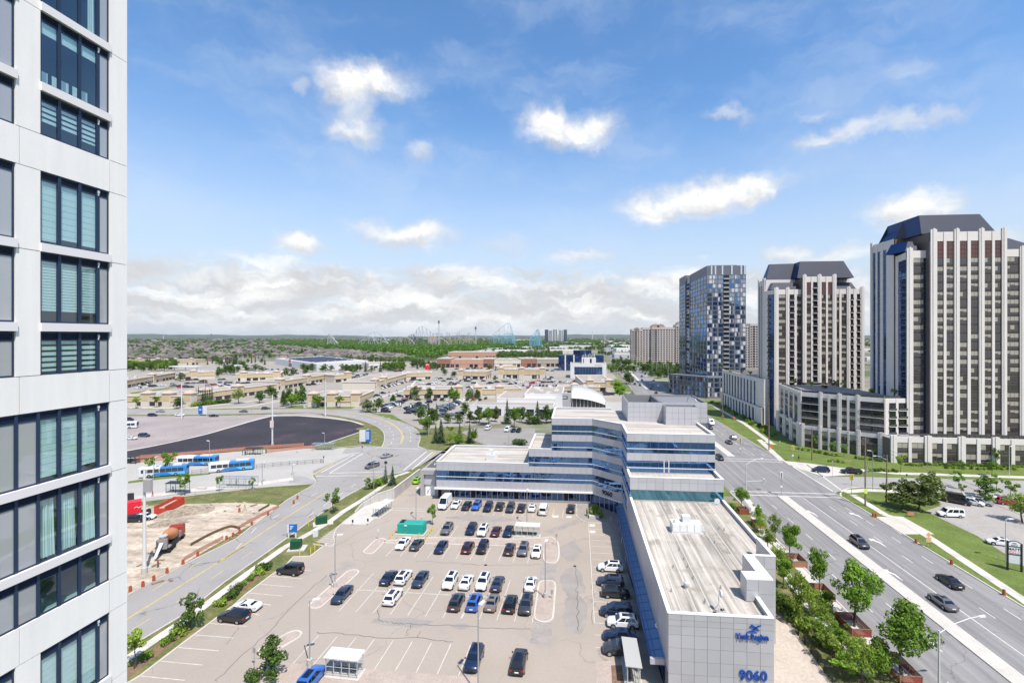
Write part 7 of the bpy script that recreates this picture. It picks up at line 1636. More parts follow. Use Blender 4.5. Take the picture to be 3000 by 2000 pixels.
for kind,col,px,py,h,lab in (("suv","white",1788,1670,-1,f"white car, furthest {WR}"),("suv","slate",1789,1712,-1,f"slate car, second furthest {WR}"),("suv","black",1803,1746,1,f"black car with nose to the building {WR}"),("minivan","navy",1806,1800,-1,f"navy minivan above the grey-roofed white car {WR}"),("suv","white",1824,1833,-1,f"white car with dull roof {WR}"),("sedan","navy",1816,1872,-1,f"navy sedan below the white car {WR}"),("suv","dark grey",1816,1912,-1,f"dark grey car nearest us {WR}")):
 car(kind,col,G(px,py),(h,-.01*h),lab,GR)
# north lot, cross street, right lot, roads
for kind,col,p,h,lab in (("wagon van","white",vE(120,1400),(.1,1),"white van parked alone in the north lot, left one"),("wagon van","white",vE(340,1420),(-.1,-1),"white van nose towards us in the north lot, right one"),("sedan","black",vE(408,1428),(-.1,-1),"black car next to the right-hand white van in the north lot"),("suv","black",vE(470,1430),(-.1,-1),"black car at right end of the north lot's row"),
 ("minivan","navy",vL(600,828),(-1,.12),"navy minivan waiting at the crossing on the cross street"),("pickup","black",vL(862,842),(-1,.1),"black pickup behind the navy minivan on the cross street"),
 ("van","black",vL(1770,1098),(.75,-.66),"tall black van with a pale swoosh at left end of the right-hand lot's row"),("minivan","white",vL(1900,1108),(.75,-.66),"white minivan beside the tall black van"),("suv","silver",vL(1980,1108),(.75,-.66),"silver car, third beside the tall black van"),("wagon van","white",vL(1715,1212),(-1,.02),"white passenger van with ladder rack in the right-hand lot"),("suv","red",vL(2215,1110),(1,-.35),"red car at the right edge of the right-hand lot"),("sedan","white",vM(2150,280),(-1,.3),"white sedan behind the homebuilder sign"),
 ("minivan","grey",vF(745,662),(-.45,-.9),"grey minivan driving through the left junction"),("sedan","silver",vF(915,545),(.45,.9),"silver car crossing the left junction"),
 ("suv","dark grey",vM(935,285),(0,-1),"dark grey car driving between the median and turn lane"),("sedan","black",vM(1710,620),(0,1),"black sedan driving in the outer lane beside the right-hand kerb"),("sedan","grey",vM(1650,800),(0,1),"grey sedan driving in the middle lane near the median"),
 ("suv","black",vK(1600,962),(0,-1),"black car waiting at the crossing beside the silver building"),("suv","grey",vK(1752,728),(0,1),"grey car beyond the crossing, right one of two"),("sedan","dark grey",vK(1706,778),(0,1),"dark grey car beyond the crossing, left one of two"),("suv","dark grey",vK(1488,612),(0,-1),"dark car emerging from behind the silver building, nearer one"),("van","white",vK(1500,560),(0,-1),"white van emerging from behind the silver building"),
 ("suv","navy",vA(340,1250),(1,.05),"navy car on the road edge left of the blue and white sign"),("suv","white",vA(655,1248),(1,.05),"white car just left of the blue and white sign"),("coupe","black",vA(1045,1255),(1,.2),"black car just right of the blue and white sign"),("sedan","grey",vA(1385,1205),(-1,0),"grey car on the road above the black-paved lot"),("sedan","silver",vA(430,1205),(-1,0),"silver car on the road above the gravel lot"),("suv","dark grey",vA(1640,1172),(.8,.6),"dark car at the plaza entrance"),("suv","slate",vA(245,1485),(1,-.05),"slate hatchback in the gravel lot"),("sedan","white",vA(100,1515),(1,-.1),"white sedan in the gravel lot by the white tower"),("suv","black",vA(66,1300),(1,0),"black car behind the coach in the gravel lot"),
 ("sedan","black",vB(145,1085),(.9,.15),"black car on the dirt yard beside the red trailer"),("sedan","white",vB(250,1058),(.9,.2),"white car on the dirt yard beside the tall pole"),("suv","lime",vF(1268,835),(0,1),"lime green vehicle showing behind the loading dock"),
 ("sedan","black",vD(800,1018),(1,.05),"black car on the plaza lane by the banner posts, left one"),("sedan","black",vD(868,990),(1,.05),"dark car on the plaza lane, upper one"),("suv","black",vD(1065,1028),(1,.05),"black car on the plaza lane by the banner posts, right one"),("pickup","black",vD(905,1205),(1,-.1),"black pickup at the front of the dealer's display"),("suv","white",vD(830,1200),(1,-.1),"white car at the front of the dealer's display"),("suv","black",vD(1275,1115),(-1,.1),"large black car behind the dealer's rows"),("suv","black",vD(1400,1095),(-1,.1),"black car at the head of the dealer's rows"),("sedan","maroon",vD(1268,1068),(-1,.1),"maroon car at the end of the plaza row")):
 car(kind,col,p,h,lab)
o = [c for c in bpy.data.objects if c.get("label","").startswith("white passenger van with ladder")][0]
b = MB(); [b.box(-2.2,y - .03,2.1,.8,y + .03,2.17) for y in (-.6,.6)]; [b.box(x - .03,-.75,2.17,x + .03,.75,2.23) for x in (-2,-1.3,-.6,.1,.7)]; b.build("ladder_rack",[WHITEM],o)
o = [c for c in bpy.data.objects if c.get("label","").startswith("tall black van with")][0]
b = MB(); b.pipe([(-2.2,1.03,1.1),(-1.2,1.03,1.0),(-.3,1.025,1.3),(.1,1.0,1.9),(-.5,.96,2.3),(-1.8,.96,2.2)],.09,5); b.build("swoosh",[WHITEM],o)
# small cars of the plaza lots and the avenue: one mesh each
def small_car(kind):
 b = body_mb(kind)
 for n,q in panes(kind): b.add(q.v,q.f,1)
 for x in wheels_x(kind):
  for s in (-1,1): b.tube((x,s*SPEC[kind][1]*.8,.33),(x,s*SPEC[kind][1]*1.01,.33),.33,.33,8,2)
 return b.mesh("parked_car",[PAINT["white"],CARG,TRIMB])
SMALL = {k: small_car(k) for k in ("sedan","suv","minivan")}
crnd = random.Random(31); PAL = ["white"]*6 + ["black"]*5 + ["dark grey"]*4 + ["grey"]*3 + ["silver"]*3 + ["navy"]*2 + ["red","maroon"]
PEND = []
def lot_row(v_,x0_,y0_,x1_,y1_,n,head,lot,pal=None):
 for i in range(n):
  t = (i + .5)/n; p = v_(x0_ + (x1_ - x0_)*t + crnd.uniform(-2,2),y0_ + (y1_ - y0_)*t + crnd.uniform(-.8,.8))
  hd = head if head else (0,1); s = crnd.choice((-1,1)); PEND.append((p,(hd[0]*s,hd[1]*s),crnd.choice(pal or PAL),crnd.choice(("sedan","suv","suv","sedan","minivan")),lot))
FW = "far left shop lot"; DL = "dealer's display lot"; MP = "middle plaza lot"; RP = "right plaza lot"; ST = "slanting shop row"
for a in ((vA,150,932,270,930,3),(vA,315,915,510,895,6),(vA,545,912,745,908,5),(vA,560,888,620,885,2),(vA,720,878,965,870,7),(vA,735,842,860,835,4),(vA,895,852,960,848,2),(vA,1105,895,1170,890,2),(vA,1110,870,1345,872,7),(vA,1365,878,1550,872,6),(vA,1100,835,1200,828,3),(vA,1350,920,1400,915,1)): lot_row(*a,(1,.1),FW)
lot_row(vD,850,935,1135,862,15,(.8,-.6),ST)
for k in range(2): lot_row(vD,872 + 10*k,1152 + 25*k,1150 - 60*k,1065 + 30*k,13 - 4*k,(.8,-.25),DL)
for k in range(4): lot_row(vD,1130 + 15*k,1165 + 14*k - (22 if k > 2 else 0),1405 - 25*k,1112 + 22*k,9 - k,(.95,-.2),DL)
for k in range(4): lot_row(vD,1520 + 12*k,1160 + 14*k,1755 - 30*k,1095 + 22*k,9 - k,(.95,-.2),DL)
lot_row(vD,1140,1222,1230,1208,3,(.95,-.2),DL); lot_row(vD,1650,1245,1790,1225,5,(.9,-.3),DL); lot_row(vD,1530,1262,1570,1225,4,(.9,-.3),DL); lot_row(vD,1100,1070,1150,1060,2,(.9,-.3),DL)
lot_row(vD,1380,1070,2040,1068,18,(0,1),"row below the shops",["white"]*3 + PAL); lot_row(vE,0,1030,120,1060,2,(0,1),DL)
for a in ((vD,1465,828,1565,818,5),(vD,1610,832,1670,828,2),(vD,1280,878,1365,876,2),(vD,1430,868,1540,876,2),(vD,1545,852,1580,850,1),(vD,1715,874,1740,872,1),(vD,1755,850,1930,858,6),(vD,1790,836,1900,832,3),(vD,1840,925,1890,918,2),(vD,1895,876,1960,872,2),(vD,2000,850,2050,850,1),(vD,1190,842,1300,845,4)): lot_row(*a,(1,.05),MP)
for a in ((vE,195,868,285,850,5),(vE,365,888,525,862,8),(vE,330,820,360,818,1),(vE,400,840,450,835,2),(vE,605,875,660,868,2),(vE,655,872,750,868,4),(vE,670,855,745,852,3),(vE,840,860,910,875,3),(vE,915,856,985,872,3),(vE,850,845,905,845,2),(vE,750,808,860,812,5),(vE,1105,848,1180,895,6),(vE,570,930,600,928,1),(vE,590,815,700,818,3),(vE,1465,1008,1545,1005,3),(vE,1450,985,1500,980,2)): lot_row(*a,(1,.05),RP)
for a in ((vE,500,902,620,902,3),(vE,655,905,1000,912,9),(vE,690,938,760,938,2),(vE,1335,1082,1565,1082,6),(vE,60,832,90,830,1)): lot_row(*a,(0,1),RP)
for a in ((vE,590,712,860,735,12),(vD,1700,715,2010,705,14),(vD,1420,705,1500,700,3),(vE,560,700,640,695,4),(vE,640,740,760,760,5)): lot_row(*a,(1,.1),"retail row lot")
lot_row(vA,1640,715,1810,722,7,(1,.2),"superstore lot"); lot_row(vD,560,790,720,780,5,(1,.2),"superstore lot"); lot_row(vE,1620,1140,1650,1095,4,(.9,.2),"silver building's back lot")
PEND[0:0] = [(vE(628,878),(1,.05),"red","sedan",RP)]
for i in range(46):                                        # moving and queueing traffic up the avenue
 x,dirn = crnd.choice(((XW + 2,-1),(XW + 5.7,-1),(XW + 9.4,-1),(XM1 + 1.8,1),(XM1 + 5.4,1),(XM1 + 9.2,1),(XM1 + 12.6,1))); y = 250*(9 ** (crnd.random() ** 1.1))
 PEND.append((ave(x,y),(.036*dirn*(y > YB),dirn),crnd.choice(PAL),crnd.choice(("sedan","suv","minivan")),"avenue traffic"))
for a in ((vA,150,905,300,885,5),(vA,960,905,1100,885,4),(vA,1360,905,1480,895,4),(vA,1120,920,1250,900,4),(vA,640,925,800,920,4),(vA,1900,880,2050,860,5),(vA,2120,900,2260,880,5)): lot_row(*a,(1,.1),FW)
for a in ((vD,1180,860,1260,855,3),(vD,1380,890,1480,892,4),(vD,1560,895,1700,892,5),(vD,1640,872,1700,866,2),(vD,1250,830,1330,828,3),(vD,600,790,700,770,4),(vD,1000,740,1090,735,3),(vD,490,815,600,800,4)): lot_row(*a,(1,.05),MP)
for a in ((vE,110,880,190,872,3),(vE,300,862,360,858,2),(vE,520,845,600,850,4),(vE,760,830,850,835,4),(vE,760,862,840,866,4),(vE,640,925,690,925,2),(vE,780,930,920,932,4),(vE,1000,860,1090,880,4)): lot_row(*a,(1,.05),RP)
keep = []
for it in PEND:
 if all((Vector(it[0][:2]) - Vector(k[0][:2])).length > 2.45 for k in keep): keep.append(it)
cnt = {}
for p,hd,colr,kind,lot in sorted(keep,key=lambda t: pix((t[0][0],t[0][1],0))[0]):
 n_ = cnt.get((lot,colr),0); cnt[(lot,colr)] = n_ + 1
 o = link("distant_car",SMALL[kind],None,(p[0],p[1],.02),math.atan2(hd[1],hd[0])); recolour(o,PAINT[colr])
 tag(o,f"{colr} car, {nth(n_)} of that colour from the left in the {lot}","car","cars in the " + lot)
# buses, coach, mixer, trailers
BUSW = mat("bus_white",(.6,.61,.62),.35,coat=.4); BUSB = mat("bus_blue",(.025,.19,.5),.35,coat=.4); BUSD = mat("bus_dark_blue",(.02,.08,.3),.4)
def bus(front,rear,label,coach=False):
 front,rear = Vector(front[:2]),Vector(rear[:2]); u = (front - rear).normalized(); p = (front + rear)/2 - u*.4
 T = thing("coach_bus" if coach else "city_bus",label,"bus",(p.x,p.y,.03),math.atan2(u.y,u.x)); L_,w,h = 12.4,1.27,3.1
 def shell(x0,x1,m,nm):
  b = MB(); prof = [(w*.98,.35),(w,.8),(w,2.5),(w*.96,2.95),(w*.8,h),(-w*.8,h),(-w*.96,2.95),(-w,2.5),(-w,.8),(-w*.98,.35)]
  b.loft([[(x,y*k,z) for y,z in prof] for x,k in ((x0,.96 if x0 < -6 else 1),(x0 + .15,1),(x1 - .15,1),(x1,.94 if x1 > 6 else 1))]); return b.build(nm,[m],T)
 shell(-L_/2,0.6,BUSW if coach else BUSB,"rear_body"); shell(0.6,L_/2,BUSW,"front_body")
 for s in (-1,1):
  if not coach:
   b = MB(); b.quad((.6,s*(w + .012),.45),(3.4,s*(w + .012),.45),(1.7,s*(w + .012),1.35),(.6,s*(w + .012),1.35)); b.build("blue_flash",[BUSB],T)
   b = MB(); b.quad((-5.8,s*(w + .012),.45),(-2.6,s*(w + .012),.45),(-1.2,s*(w + .012),1.3),(-5.8,s*(w + .012),1.3)); b.build("pale_flash",[mat("bus_sky_blue",(.12,.42,.72),.4)],T)
  for i in range(7): x = -5.4 + i*1.58; b = MB(); b.box(x,s*w - .02 if s > 0 else -w - .02,1.45,x + 1.42,s*w + .02 if s > 0 else -w + .02,2.5); b.build("window",[DARKG],T)
  for x in (-3.4,3.5):
   b = MB(); b.tube((x,s*w*.8,.5),(x,s*(w + .02),.5),.5,.5,14); o = b.build("wheel",[TYRE],T); b = MB(); b.tube((x,s*w*.8,.5),(x,s*(w + .03),.5),.27,.27,10); b.build("rim",[RIM],o)
 b = MB(); b.box(L_/2 - .05,-w*.88,1.2,L_/2 + .04,w*.88,2.85); b.build("windscreen",[DARKG],T); b = MB(); b.box(-L_/2 - .04,-w*.8,1.7,-L_/2 + .05,w*.8,2.6); b.build("rear_window",[DARKG],T)
 b = MB(); b.box(-4.8,-.8,h - .02,-1.2,.8,h + .32); b.build("roof_unit",[BUSW],T); b = MB(); b.box(1.4,-.6,h - .02,3.6,.6,h + .2); b.build("roof_hatch",[BUSW],T)
 return T
bus(vB(712,440),vB(980,436),"blue and white city bus on the far side of the terminal island"); bus(vB(1088,516),vB(1386,490),"blue and white city bus, front right one at the terminal with dark skirt mark"); bus(vB(290,575),vB(622,550),"blue and white city bus half hidden by terminal trees"); bus(vA(140,1385),vA(-150,1400),"white coach with dark glass poking out from behind the white tower",True)
f,r = Vector(vB(640,1270)[:2]),Vector(vC(440,105)[:2]); u = (f - r).normalized(); p = (f + r)/2
T = thing("concrete_mixer","red and orange concrete mixer truck with its chute down on the dirt yard","mixer truck",(p.x,p.y,.03),math.atan2(u.y,u.x))
b = MB(); b.box(2.6,-1.2,.9,4.5,1.2,2.9); b.box(3.2,-1.15,2.9,4.1,1.15,3.1); b.build("cab",[mat("mixer_red",(.34,.05,.035),.4)],T); b = MB(); b.box(4.45,-1.05,1.9,4.54,1.05,2.8); b.build("windscreen",[DARKG],T)
b = MB(); b.box(-4.2,-.5,.8,3,.5,1.15); b.build("chassis",[TRIMB],T); b = MB(); b.box(-3.9,-1.25,1.15,-2.9,1.25,1.45); b.box(1.7,-1.2,1.1,2.5,1.2,2.2); b.box(-4.3,-.9,1.1,-3.7,.9,3.0); b.build("frame",[mat("mixer_grey",(.24,.23,.22),.6)],T)
b = MB(); ax = Vector((-.95,0,.26)); c0 = Vector((2.3,0,1.9)); prof = ((0,.5),(.6,1.0),(2.2,1.22),(3.6,1.05),(5.2,.55),(5.6,.5)); A1,A2 = Vector((0,1,0)),Vector((.26,0,.95))
b.loft([[c0 + ax*s + (A1*math.cos(6.283*i/16) + A2*math.sin(6.283*i/16))*q for i in range(16)] for s,q in prof]); b.build("drum",[mat("mixer_drum_orange",(.46,.20,.09),.5,var=.15,scale=1)],T,True)
b = MB(); b.hexa([(-3.9,-.35,2.6),(-3.9,.35,2.6),(-7.2,.25,.7),(-7.2,-.25,.7)],[(-3.8,-.35,2.72),(-3.8,.35,2.72),(-7.15,.25,.8),(-7.15,-.25,.8)]); b.build("chute",[STEEL],T); b = MB(); b.loft([[(-3.6 + math.cos(a)*q,math.sin(a)*q,z) for a in [.5236*i for i in range(12)]] for z,q in ((2.6,.3),(3.5,.75),(3.6,.75))]); b.build("hopper",[STEEL],T)
for x in (-3.3,-2.1,-.9,3.6):
 for s in (-1,1): b = MB(); b.tube((x,s*.8,.5),(x,s*1.2,.5),.5,.5,12); b.build("wheel",[TYRE],T)
RSK = mat("red_steel",(.48,.06,.035),.6)
f,r = Vector(vB(430,1000)[:2]),Vector(vB(640,890)[:2]); u = (f - r).normalized(); p = (f + r)/2
T = thing("skip_container","red ribbed open-top skip on the dirt yard beside the earth heap","skip",(p.x,p.y,.02),math.atan2(u.y,u.x)); Ls = (f - r).length/2 + .3
b = MB(); b.box(-Ls,-1.2,.2,Ls,1.2,.35); b.box(-Ls,-1.25,.2,Ls,-1.15,1.9); b.box(-Ls,1.15,.2,Ls,1.25,1.9); b.box(-Ls - .02,-1.2,.2,-Ls + .1,1.2,1.9); b.box(Ls - .1,-1.2,.2,Ls + .02,1.2,1.5); b.build("bin",[RSK],T)
n = 7
for i in range(n): x = -Ls + .2 + (2*Ls - .4)*i/(n - 1); b = MB(); b.box(x - .06,-1.36,.2,x + .06,-1.25,1.95); b.box(x - .06,1.25,.2,x + .06,1.36,1.95); b.build("rib",[RSK],T)
b = MB(); b.box(-Ls + .1,-1.1,.36,Ls - .1,1.1,1.1); b.build("rubble",[DIRT],T)["kind"] = "stuff"
f,r = Vector(vB(170,1030)[:2]),Vector(vB(-80,1075)[:2]); u = (f - r).normalized(); p = (f + r)/2
T = thing("box_trailer","bright red box trailer jutting out from behind the white tower","trailer",(p.x,p.y + 1,.02),math.atan2(u.y,u.x)); b = MB(); b.box(-6,-1.25,1.1,(f - r).length/2,1.25,3.7); b.build("box",[mat("trailer_red",(.62,.02,.035),.4)],T)
for x in (2.2,3.3): b = MB(); b.tube((x,-1.2,.5),(x,1.2,.5),.5,.5,12); b.build("wheel",[TYRE],T)
b = MB(); b.pipe([(.6,-1.27,2.3),(1.1,-1.27,2.6),(1.5,-1.27,2.2),(2.0,-1.27,2.55),(2.5,-1.27,2.3),(3.2,-1.27,2.5)],.05,5); b.build("script_lettering",[WHITED],T)
for proto in PROTO.values():
 def rm(o):
  for ch in list(o.children): rm(ch)
  bpy.data.objects.remove(o)
 rm(proto)
# poles, signs, fences, shelters, people
TEAL = mat("teal_paint",(.02,.30,.24),.5,var=.05,scale=1); GREENB = mat("utility_green",(.012,.07,.03),.5); YEL = mat("safety_yellow",(.62,.47,.08),.6); SIGNB = mat("sign_blue",(.015,.12,.40),.5)
SHG = clear_glass("shelter_glass",(.96,.98,.975),.03); GREYS = mat("grey_metal",(.30,.30,.30),.5); CONB = mat("concrete_base",(.44,.42,.39),.9); DSIG = mat("sign_dark",(.03,.03,.035),.5); PENC = mat("pole_concrete",(.52,.5,.47),.8)
def lot_lamp(p,h,a,label,base=True,head=True,m=None,group=None,arm=.9):
 T = thing("lamp_post",label,"lamp post",p,a,group)
 b = MB(); b.tube((0,0,0),(0,0,h),.095,.07,8); b.build("pole",[m or GREYS],T)
 if base: b = MB(); b.tube((0,0,0),(0,0,.95),.33,.33,12); b.build("base",[CONB],T)
 if head:
  b = MB(); b.tube((0,0,h - .1),(arm*.6,0,h),.05,.05,6); b.build("arm",[m or GREYS],T); b = MB(); b.hexa([(arm*.4,-.24,h - .02),(arm*.4 + .95,-.2,h + .05),(arm*.4 + .95,.2,h + .05),(arm*.4,.24,h - .02)],[(arm*.4,-.24,h + .14),(arm*.4 + .95,-.2,h + .17),(arm*.4 + .95,.2,h + .17),(arm*.4,.24,h + .14)]); b.build("lamp_head",[WHITEM],T)
 return T
def hgt(base,py): return zat(py,base)
for p,top,a,lab in ((vC(2145,1372),1600 + 620/3.92,.3,"grey lamp post on a concrete drum beside the bottom bus shelter"),(vG(712,470),1568,.3,"grey lamp post on the left paved island beside the lone slate sedan"),(vI(970,1182),1450 + 550/3.92,1.4,"lamp post on the lower paved island, casting a slanting shadow"),(vI(760,345),1438,1.5,"lamp post rising behind the white-roofed shelter"),(vF(1250,1258),1433,1.5,"slim grey pole just behind the teal generator"),(vF(765,915),1353,0,"thin lamp post on the verge above the ramp wall"),(G(1401,2035),1777,1.2,"lamp post in front of the bronze sedan, at the bottom edge"),
 (vF(1955,402),1233,1.5,"lamp post at the north lot's grass edge"),(vH(632,620),1100 + 445/3.92,1.5,"short lamp post in the north lot beside the parked white van"),(vH(1283,640),1100 + 475/3.92,1.5,"lamp post by the black cars in the north lot"),(vH(1140,800),1100 + 610/3.92,1.5,"lamp post rising over the front roof's back parapet"),(vH(218,690),1100 + 460/3.92,1.5,"lamp post among the trees before the dealer's rows"),(vH(445,480),1100 + 250/3.92,1.5,"lamp post among the dealer's parked rows"),
 (vL(2195,1600),1100 + 1235/2.94,0,"white lamp post behind the homebuilder sign"),(vL(2225,872),1100 + 612/2.94,.4,"pale lamp post on the pavement below the two-storey podium"),(vL(1050,985),1100 + 650/2.94,2.8,"thin steel pole on the lawn corner between the wooden poles"),(vL(1500,1060),1100 + 915/2.94,.5,"white lamp post behind the dark pines"),(vB(1600,660),1250 + 415/3.92,1.5,"thin lamp post right of the glass bus shelter"),(vB(1948,552),1250 + 450/3.92,1.5,"thin post on the terminal's pointed island"),(vF(200,388),1200 + 270/3.92,2.8,"lamp post at the black-paved lot's lower corner"),(vB(995,530),1250 + 165/3.92,2.8,"lamp post between the two buses at the terminal"),(vB(355,600),1250 + 355/3.92,1.5,"lamp post between the terminal trees")):
 h = hgt(p,top); lot_lamp(p,max(3.0,h),a,lab,base="drum" in lab or "island" in lab or "bottom edge" in lab,m=PENC if "pale" in lab or "white lamp" in lab else None)
for p,top,lab in ((vC(247,312),1378,"tall white floodlight pole on the dirt yard, cut by the bus terminal"),(vB(1717,216),1157,"tall white floodlight pole with a square plate over the black-paved lot"),(vA(675,1292),1122,"tall white floodlight pole on the gravel lot left of the blue and white sign"),(vD(205,1250),1112,"tall white floodlight pole by the road bend and fence"),(vA(2325,1252),1118,"tall white floodlight pole left of the one by the road bend")):
 h = hgt(p,top); T = thing("floodlight_pole",lab,"pole",p); b = MB(); b.tube((0,0,0),(0,0,h),.34,.18,10); b.build("pole",[WHITEM],T); b = MB(); b.tube((0,0,0),(0,0,1.1),.5,.5,10); b.build("base",[CONB],T)
 if "square plate" in lab: b = MB(); b.box(-.75,-.45,h*.36,.75,-.3,h*.5); b.build("sign_plate",[mat("plate_pink",(.62,.5,.46),.6)],T); b = MB(); b.box(-3,-.1,h*.60,3,.1,h*.6 + .2); b.build("crossarm",[WHITEM],T)
 if "dirt yard" in lab: b = MB(); b.box(.2,-.5,h*.80,1.6,.1,h*.92); b.build("equipment_box",[mat("kit_grey",(.36,.34,.33),.6)],T)
pl = 0
for v_,x,y0_,y1_ in ((vA,127,945,805),(vA,312,910,760),(vA,940,920,745),(vA,1293,860,690),(vA,720,820,720),(vA,1590,880,765),(vA,1768,985,820),(vA,2090,940,800),(vA,490,765,680),(vA,405,740,640),(vA,905,680,590),(vA,1585,675,575),(vA,1690,690,575),(vA,1870,815,715),(vA,1968,800,690),(vD,388,860,640),(vD,525,830,715),(vD,838,1150,840),(vD,1015,955,790),(vD,1188,890,720),(vD,1478,830,690),(vD,1672,790,600),(vD,1872,870,740),(vD,595,760,660),(vD,980,670,590),(vD,1385,840,700),(vE,655,940,800),(vE,945,900,690),(vE,965,910,720),(vE,985,900,765),(vE,900,740,580),(vE,850,720,640),(vE,1380,1040,830),(vE,1025,700,560),(vD,1165,1160,1030),(vD,1620,1180,1030)):
 p = v_(x,y0_); oy = 900; h = hgt(p,oy + y1_/3.92); lot_lamp(p,h,1.5,f"slim white lamp post standing among the plaza lots, {nth(pl)} of the set",False,pl % 2 == 0,PENC,"lamp posts of the plaza lots"); pl += 1
for i,(x,y) in enumerate(((770,1110),(848,1110),(940,1050),(1028,1030),(1072,1180),(1190,1200))):
 p = vD(x,y); T = thing("banner_post",f"dark banner on a slim post round the dealer's display, {nth(i)} from the left","banner",p,0,"banner posts of the dealer"); b = MB(); b.tube((0,0,0),(0,0,5),.07,.07,6); b.build("post",[GREYS],T); b = MB(); b.box(-.55,-.05,1.9,.55,.05,5); b.build("banner",[DSIG],T); b = MB(); b.box(-.3,-.07,2.6,.3,-.055,4.3); b.build("emblem",[WHITED],T)
# street lights, signals and utility poles of the avenue
def street_light(p,h,a,label,arm=3.2,m=None,group=None):
 T = thing("street_light",label,"street light",p,a,group); b = MB(); b.tube((0,0,0),(0,0,h),.14,.09,8); b.build("pole",[m or PENC],T)
 b = MB(); b.pipe([(0,0,h - .3),(arm*.35,0,h + .55),(arm*.75,0,h + 1.05),(arm,0,h + 1.15)],.05,6); b.build("arm",[WHITEM],T); b = MB(); b.hexa([(arm - .1,-.13,h + 1.08),(arm + .75,-.17,h + 1.06),(arm + .75,.17,h + 1.06),(arm - .1,.13,h + 1.08)],[(arm - .1,-.1,h + 1.2),(arm + .75,-.12,h + 1.24),(arm + .75,.12,h + 1.24),(arm - .1,.1,h + 1.2)]); b.build("lamp_head",[WHITEM],T)
street_light(G(2751,2062),hgt(G(2751,2062),1846),.25,"nearest street light curving over the avenue, at bottom right",5.6)
p = vK(1905,1312); street_light(p,hgt(p,1357),.3,"street light with signal arm beside the crossing, near the silver building",4.6)
T = thing("signal_arm","mast arm with one white signal head reaching over the avenue","traffic light",(p.x,p.y,2.4)); b = MB(); b.pipe([(.1,0,0),(4.6,0,.35)],.06,6); b.build("arm",[WHITEM],T)
b = MB(); b.box(4.5,-.2,-.5,5.0,.2,.9); b.build("signal_head",[WHITEM],T); b = MB(); [b.tube((4.75,-.21,.65 - .42*i),(4.75,-.26,.65 - .42*i),.13,.13,8) for i in range(3)]; b.build("lenses",[DSIG],T)
for p,h,a,yel,lab in ((vL(262,1032),5.2,0,False,"white traffic signal on the near end of the median"),(vK(1838,912),5.0,0,True,"yellow-backed traffic signal on the far end of the median"),(vL(868,1030),4.6,0,True,"yellow-backed traffic signal on the lawn corner"),(vL(360,740),4.4,0,True,"yellow-backed traffic signal on the far pavement corner"),(vK(2310,1375),4.6,0,False,"pale traffic signal with tall white back beside the crossing")):
 if lab.startswith("pale"): continue
 T = thing("traffic_signal",lab,"traffic light",p,a); b = MB(); b.tube((0,0,0),(0,0,h),.08,.07,8); b.build("pole",[GREYS],T); b = MB(); b.box(-.38,-.2,h - .4,.38,.16,h + 1.1); b.build("signal_head",[YEL if yel else WHITEM],T); b = MB(); [b.tube((0,-.21,h + .85 - .45*i),(0,-.3,h + .85 - .45*i),.15,.15,8) for i in range(3)]; b.build("lenses",[DSIG],T); b = MB(); b.box(-.3,-.1,h*.42,.3,.02,h*.42 + .55); b.build("sign_plate",[WHITEM],T)
tops = []
for p,top,lab in ((vK(1635,505),1136,"tall wooden utility pole farthest up the avenue"),(vL(155,642),1168,"tall wooden utility pole by the shorter mansard tower"),(vL(525,728),1252,"wooden utility pole before the curved podium"),(vL(985,1122),1281,"weathered utility pole with yellow notice on the lawn corner"),(vL(1165,1102),1332,"leaning wooden pole with street lamp on the lawn corner")):
 h = hgt(p,top); T = thing("utility_pole",lab,"utility pole",p); b = MB(); b.tube((0,0,0),(.2 if "leaning" in lab else 0,0,h),.21,.14,9); b.build("pole",[WOOD],T); tops.append(Vector((p.x,p.y,h)))
 for z in (h - .5,h - 2): b = MB(); b.tube((0,0,z),(-.7,-.2,z + .3),.03,.03,5); b.tube((-.7,-.2,z + .2),(-.7,-.2,z + .55),.07,.07,6); b.build("insulator",[GREYS],T)
 if "notice" in lab: b = MB(); b.box(-.35,-.27,3.2,.35,-.22,4.5); b.build("notice",[mat("lime_notice",(.55,.68,.12),.6)],T); b = MB(); b.tube((.2,-.1,8),(.55,-.1,11),.12,.12,8); b.build("transformer",[GREYS],T)
 if "street lamp" in lab: b = MB(); b.pipe([(0,0,h - 1.2),(-1.4,0,h - .4),(-2.6,0,h - .3)],.05,5); b.build("lamp_arm",[STEEL],T); b = MB(); b.box(-3.2,-.15,h - .42,-2.5,.15,h - .22); b.build("lamp_head",[WHITEM],T)
tops.append(Vector((XE + 10,60,13.5))); tops[4],t4 = tops[3],tops[4]
chain = [tops[0],tops[1],tops[2],tops[3],tops[5]]
def wire(a,c,sag):
 return [a.lerp(c,i/10) - Vector((0,0,sag*4*(i/10)*(1 - i/10))) for i in range(11)]
wn = 0
for a,c in zip(chain[:-1],chain[1:]):
 for dz in (.2,1.0,2.2):
  b = MB(); q = wire(a - Vector((.5,0,dz)),c - Vector((.5,0,dz)),1.0); b.pipe(q,.022,4); o = b.build("power_line",[BLACKM]); tag(o,f"sagging power line along the avenue's east side, {nth(wn)} span counted from the far end","power line","power lines along the avenue"); wn += 1
b = MB(); b.pipe(wire(t4 - Vector((0,0,.4)),chain[3] - Vector((0,0,3)),.4),.02,4); tag(b.build("power_line",[BLACKM]),"short power line between the two wooden poles on the lawn corner","power line")
sn = 0
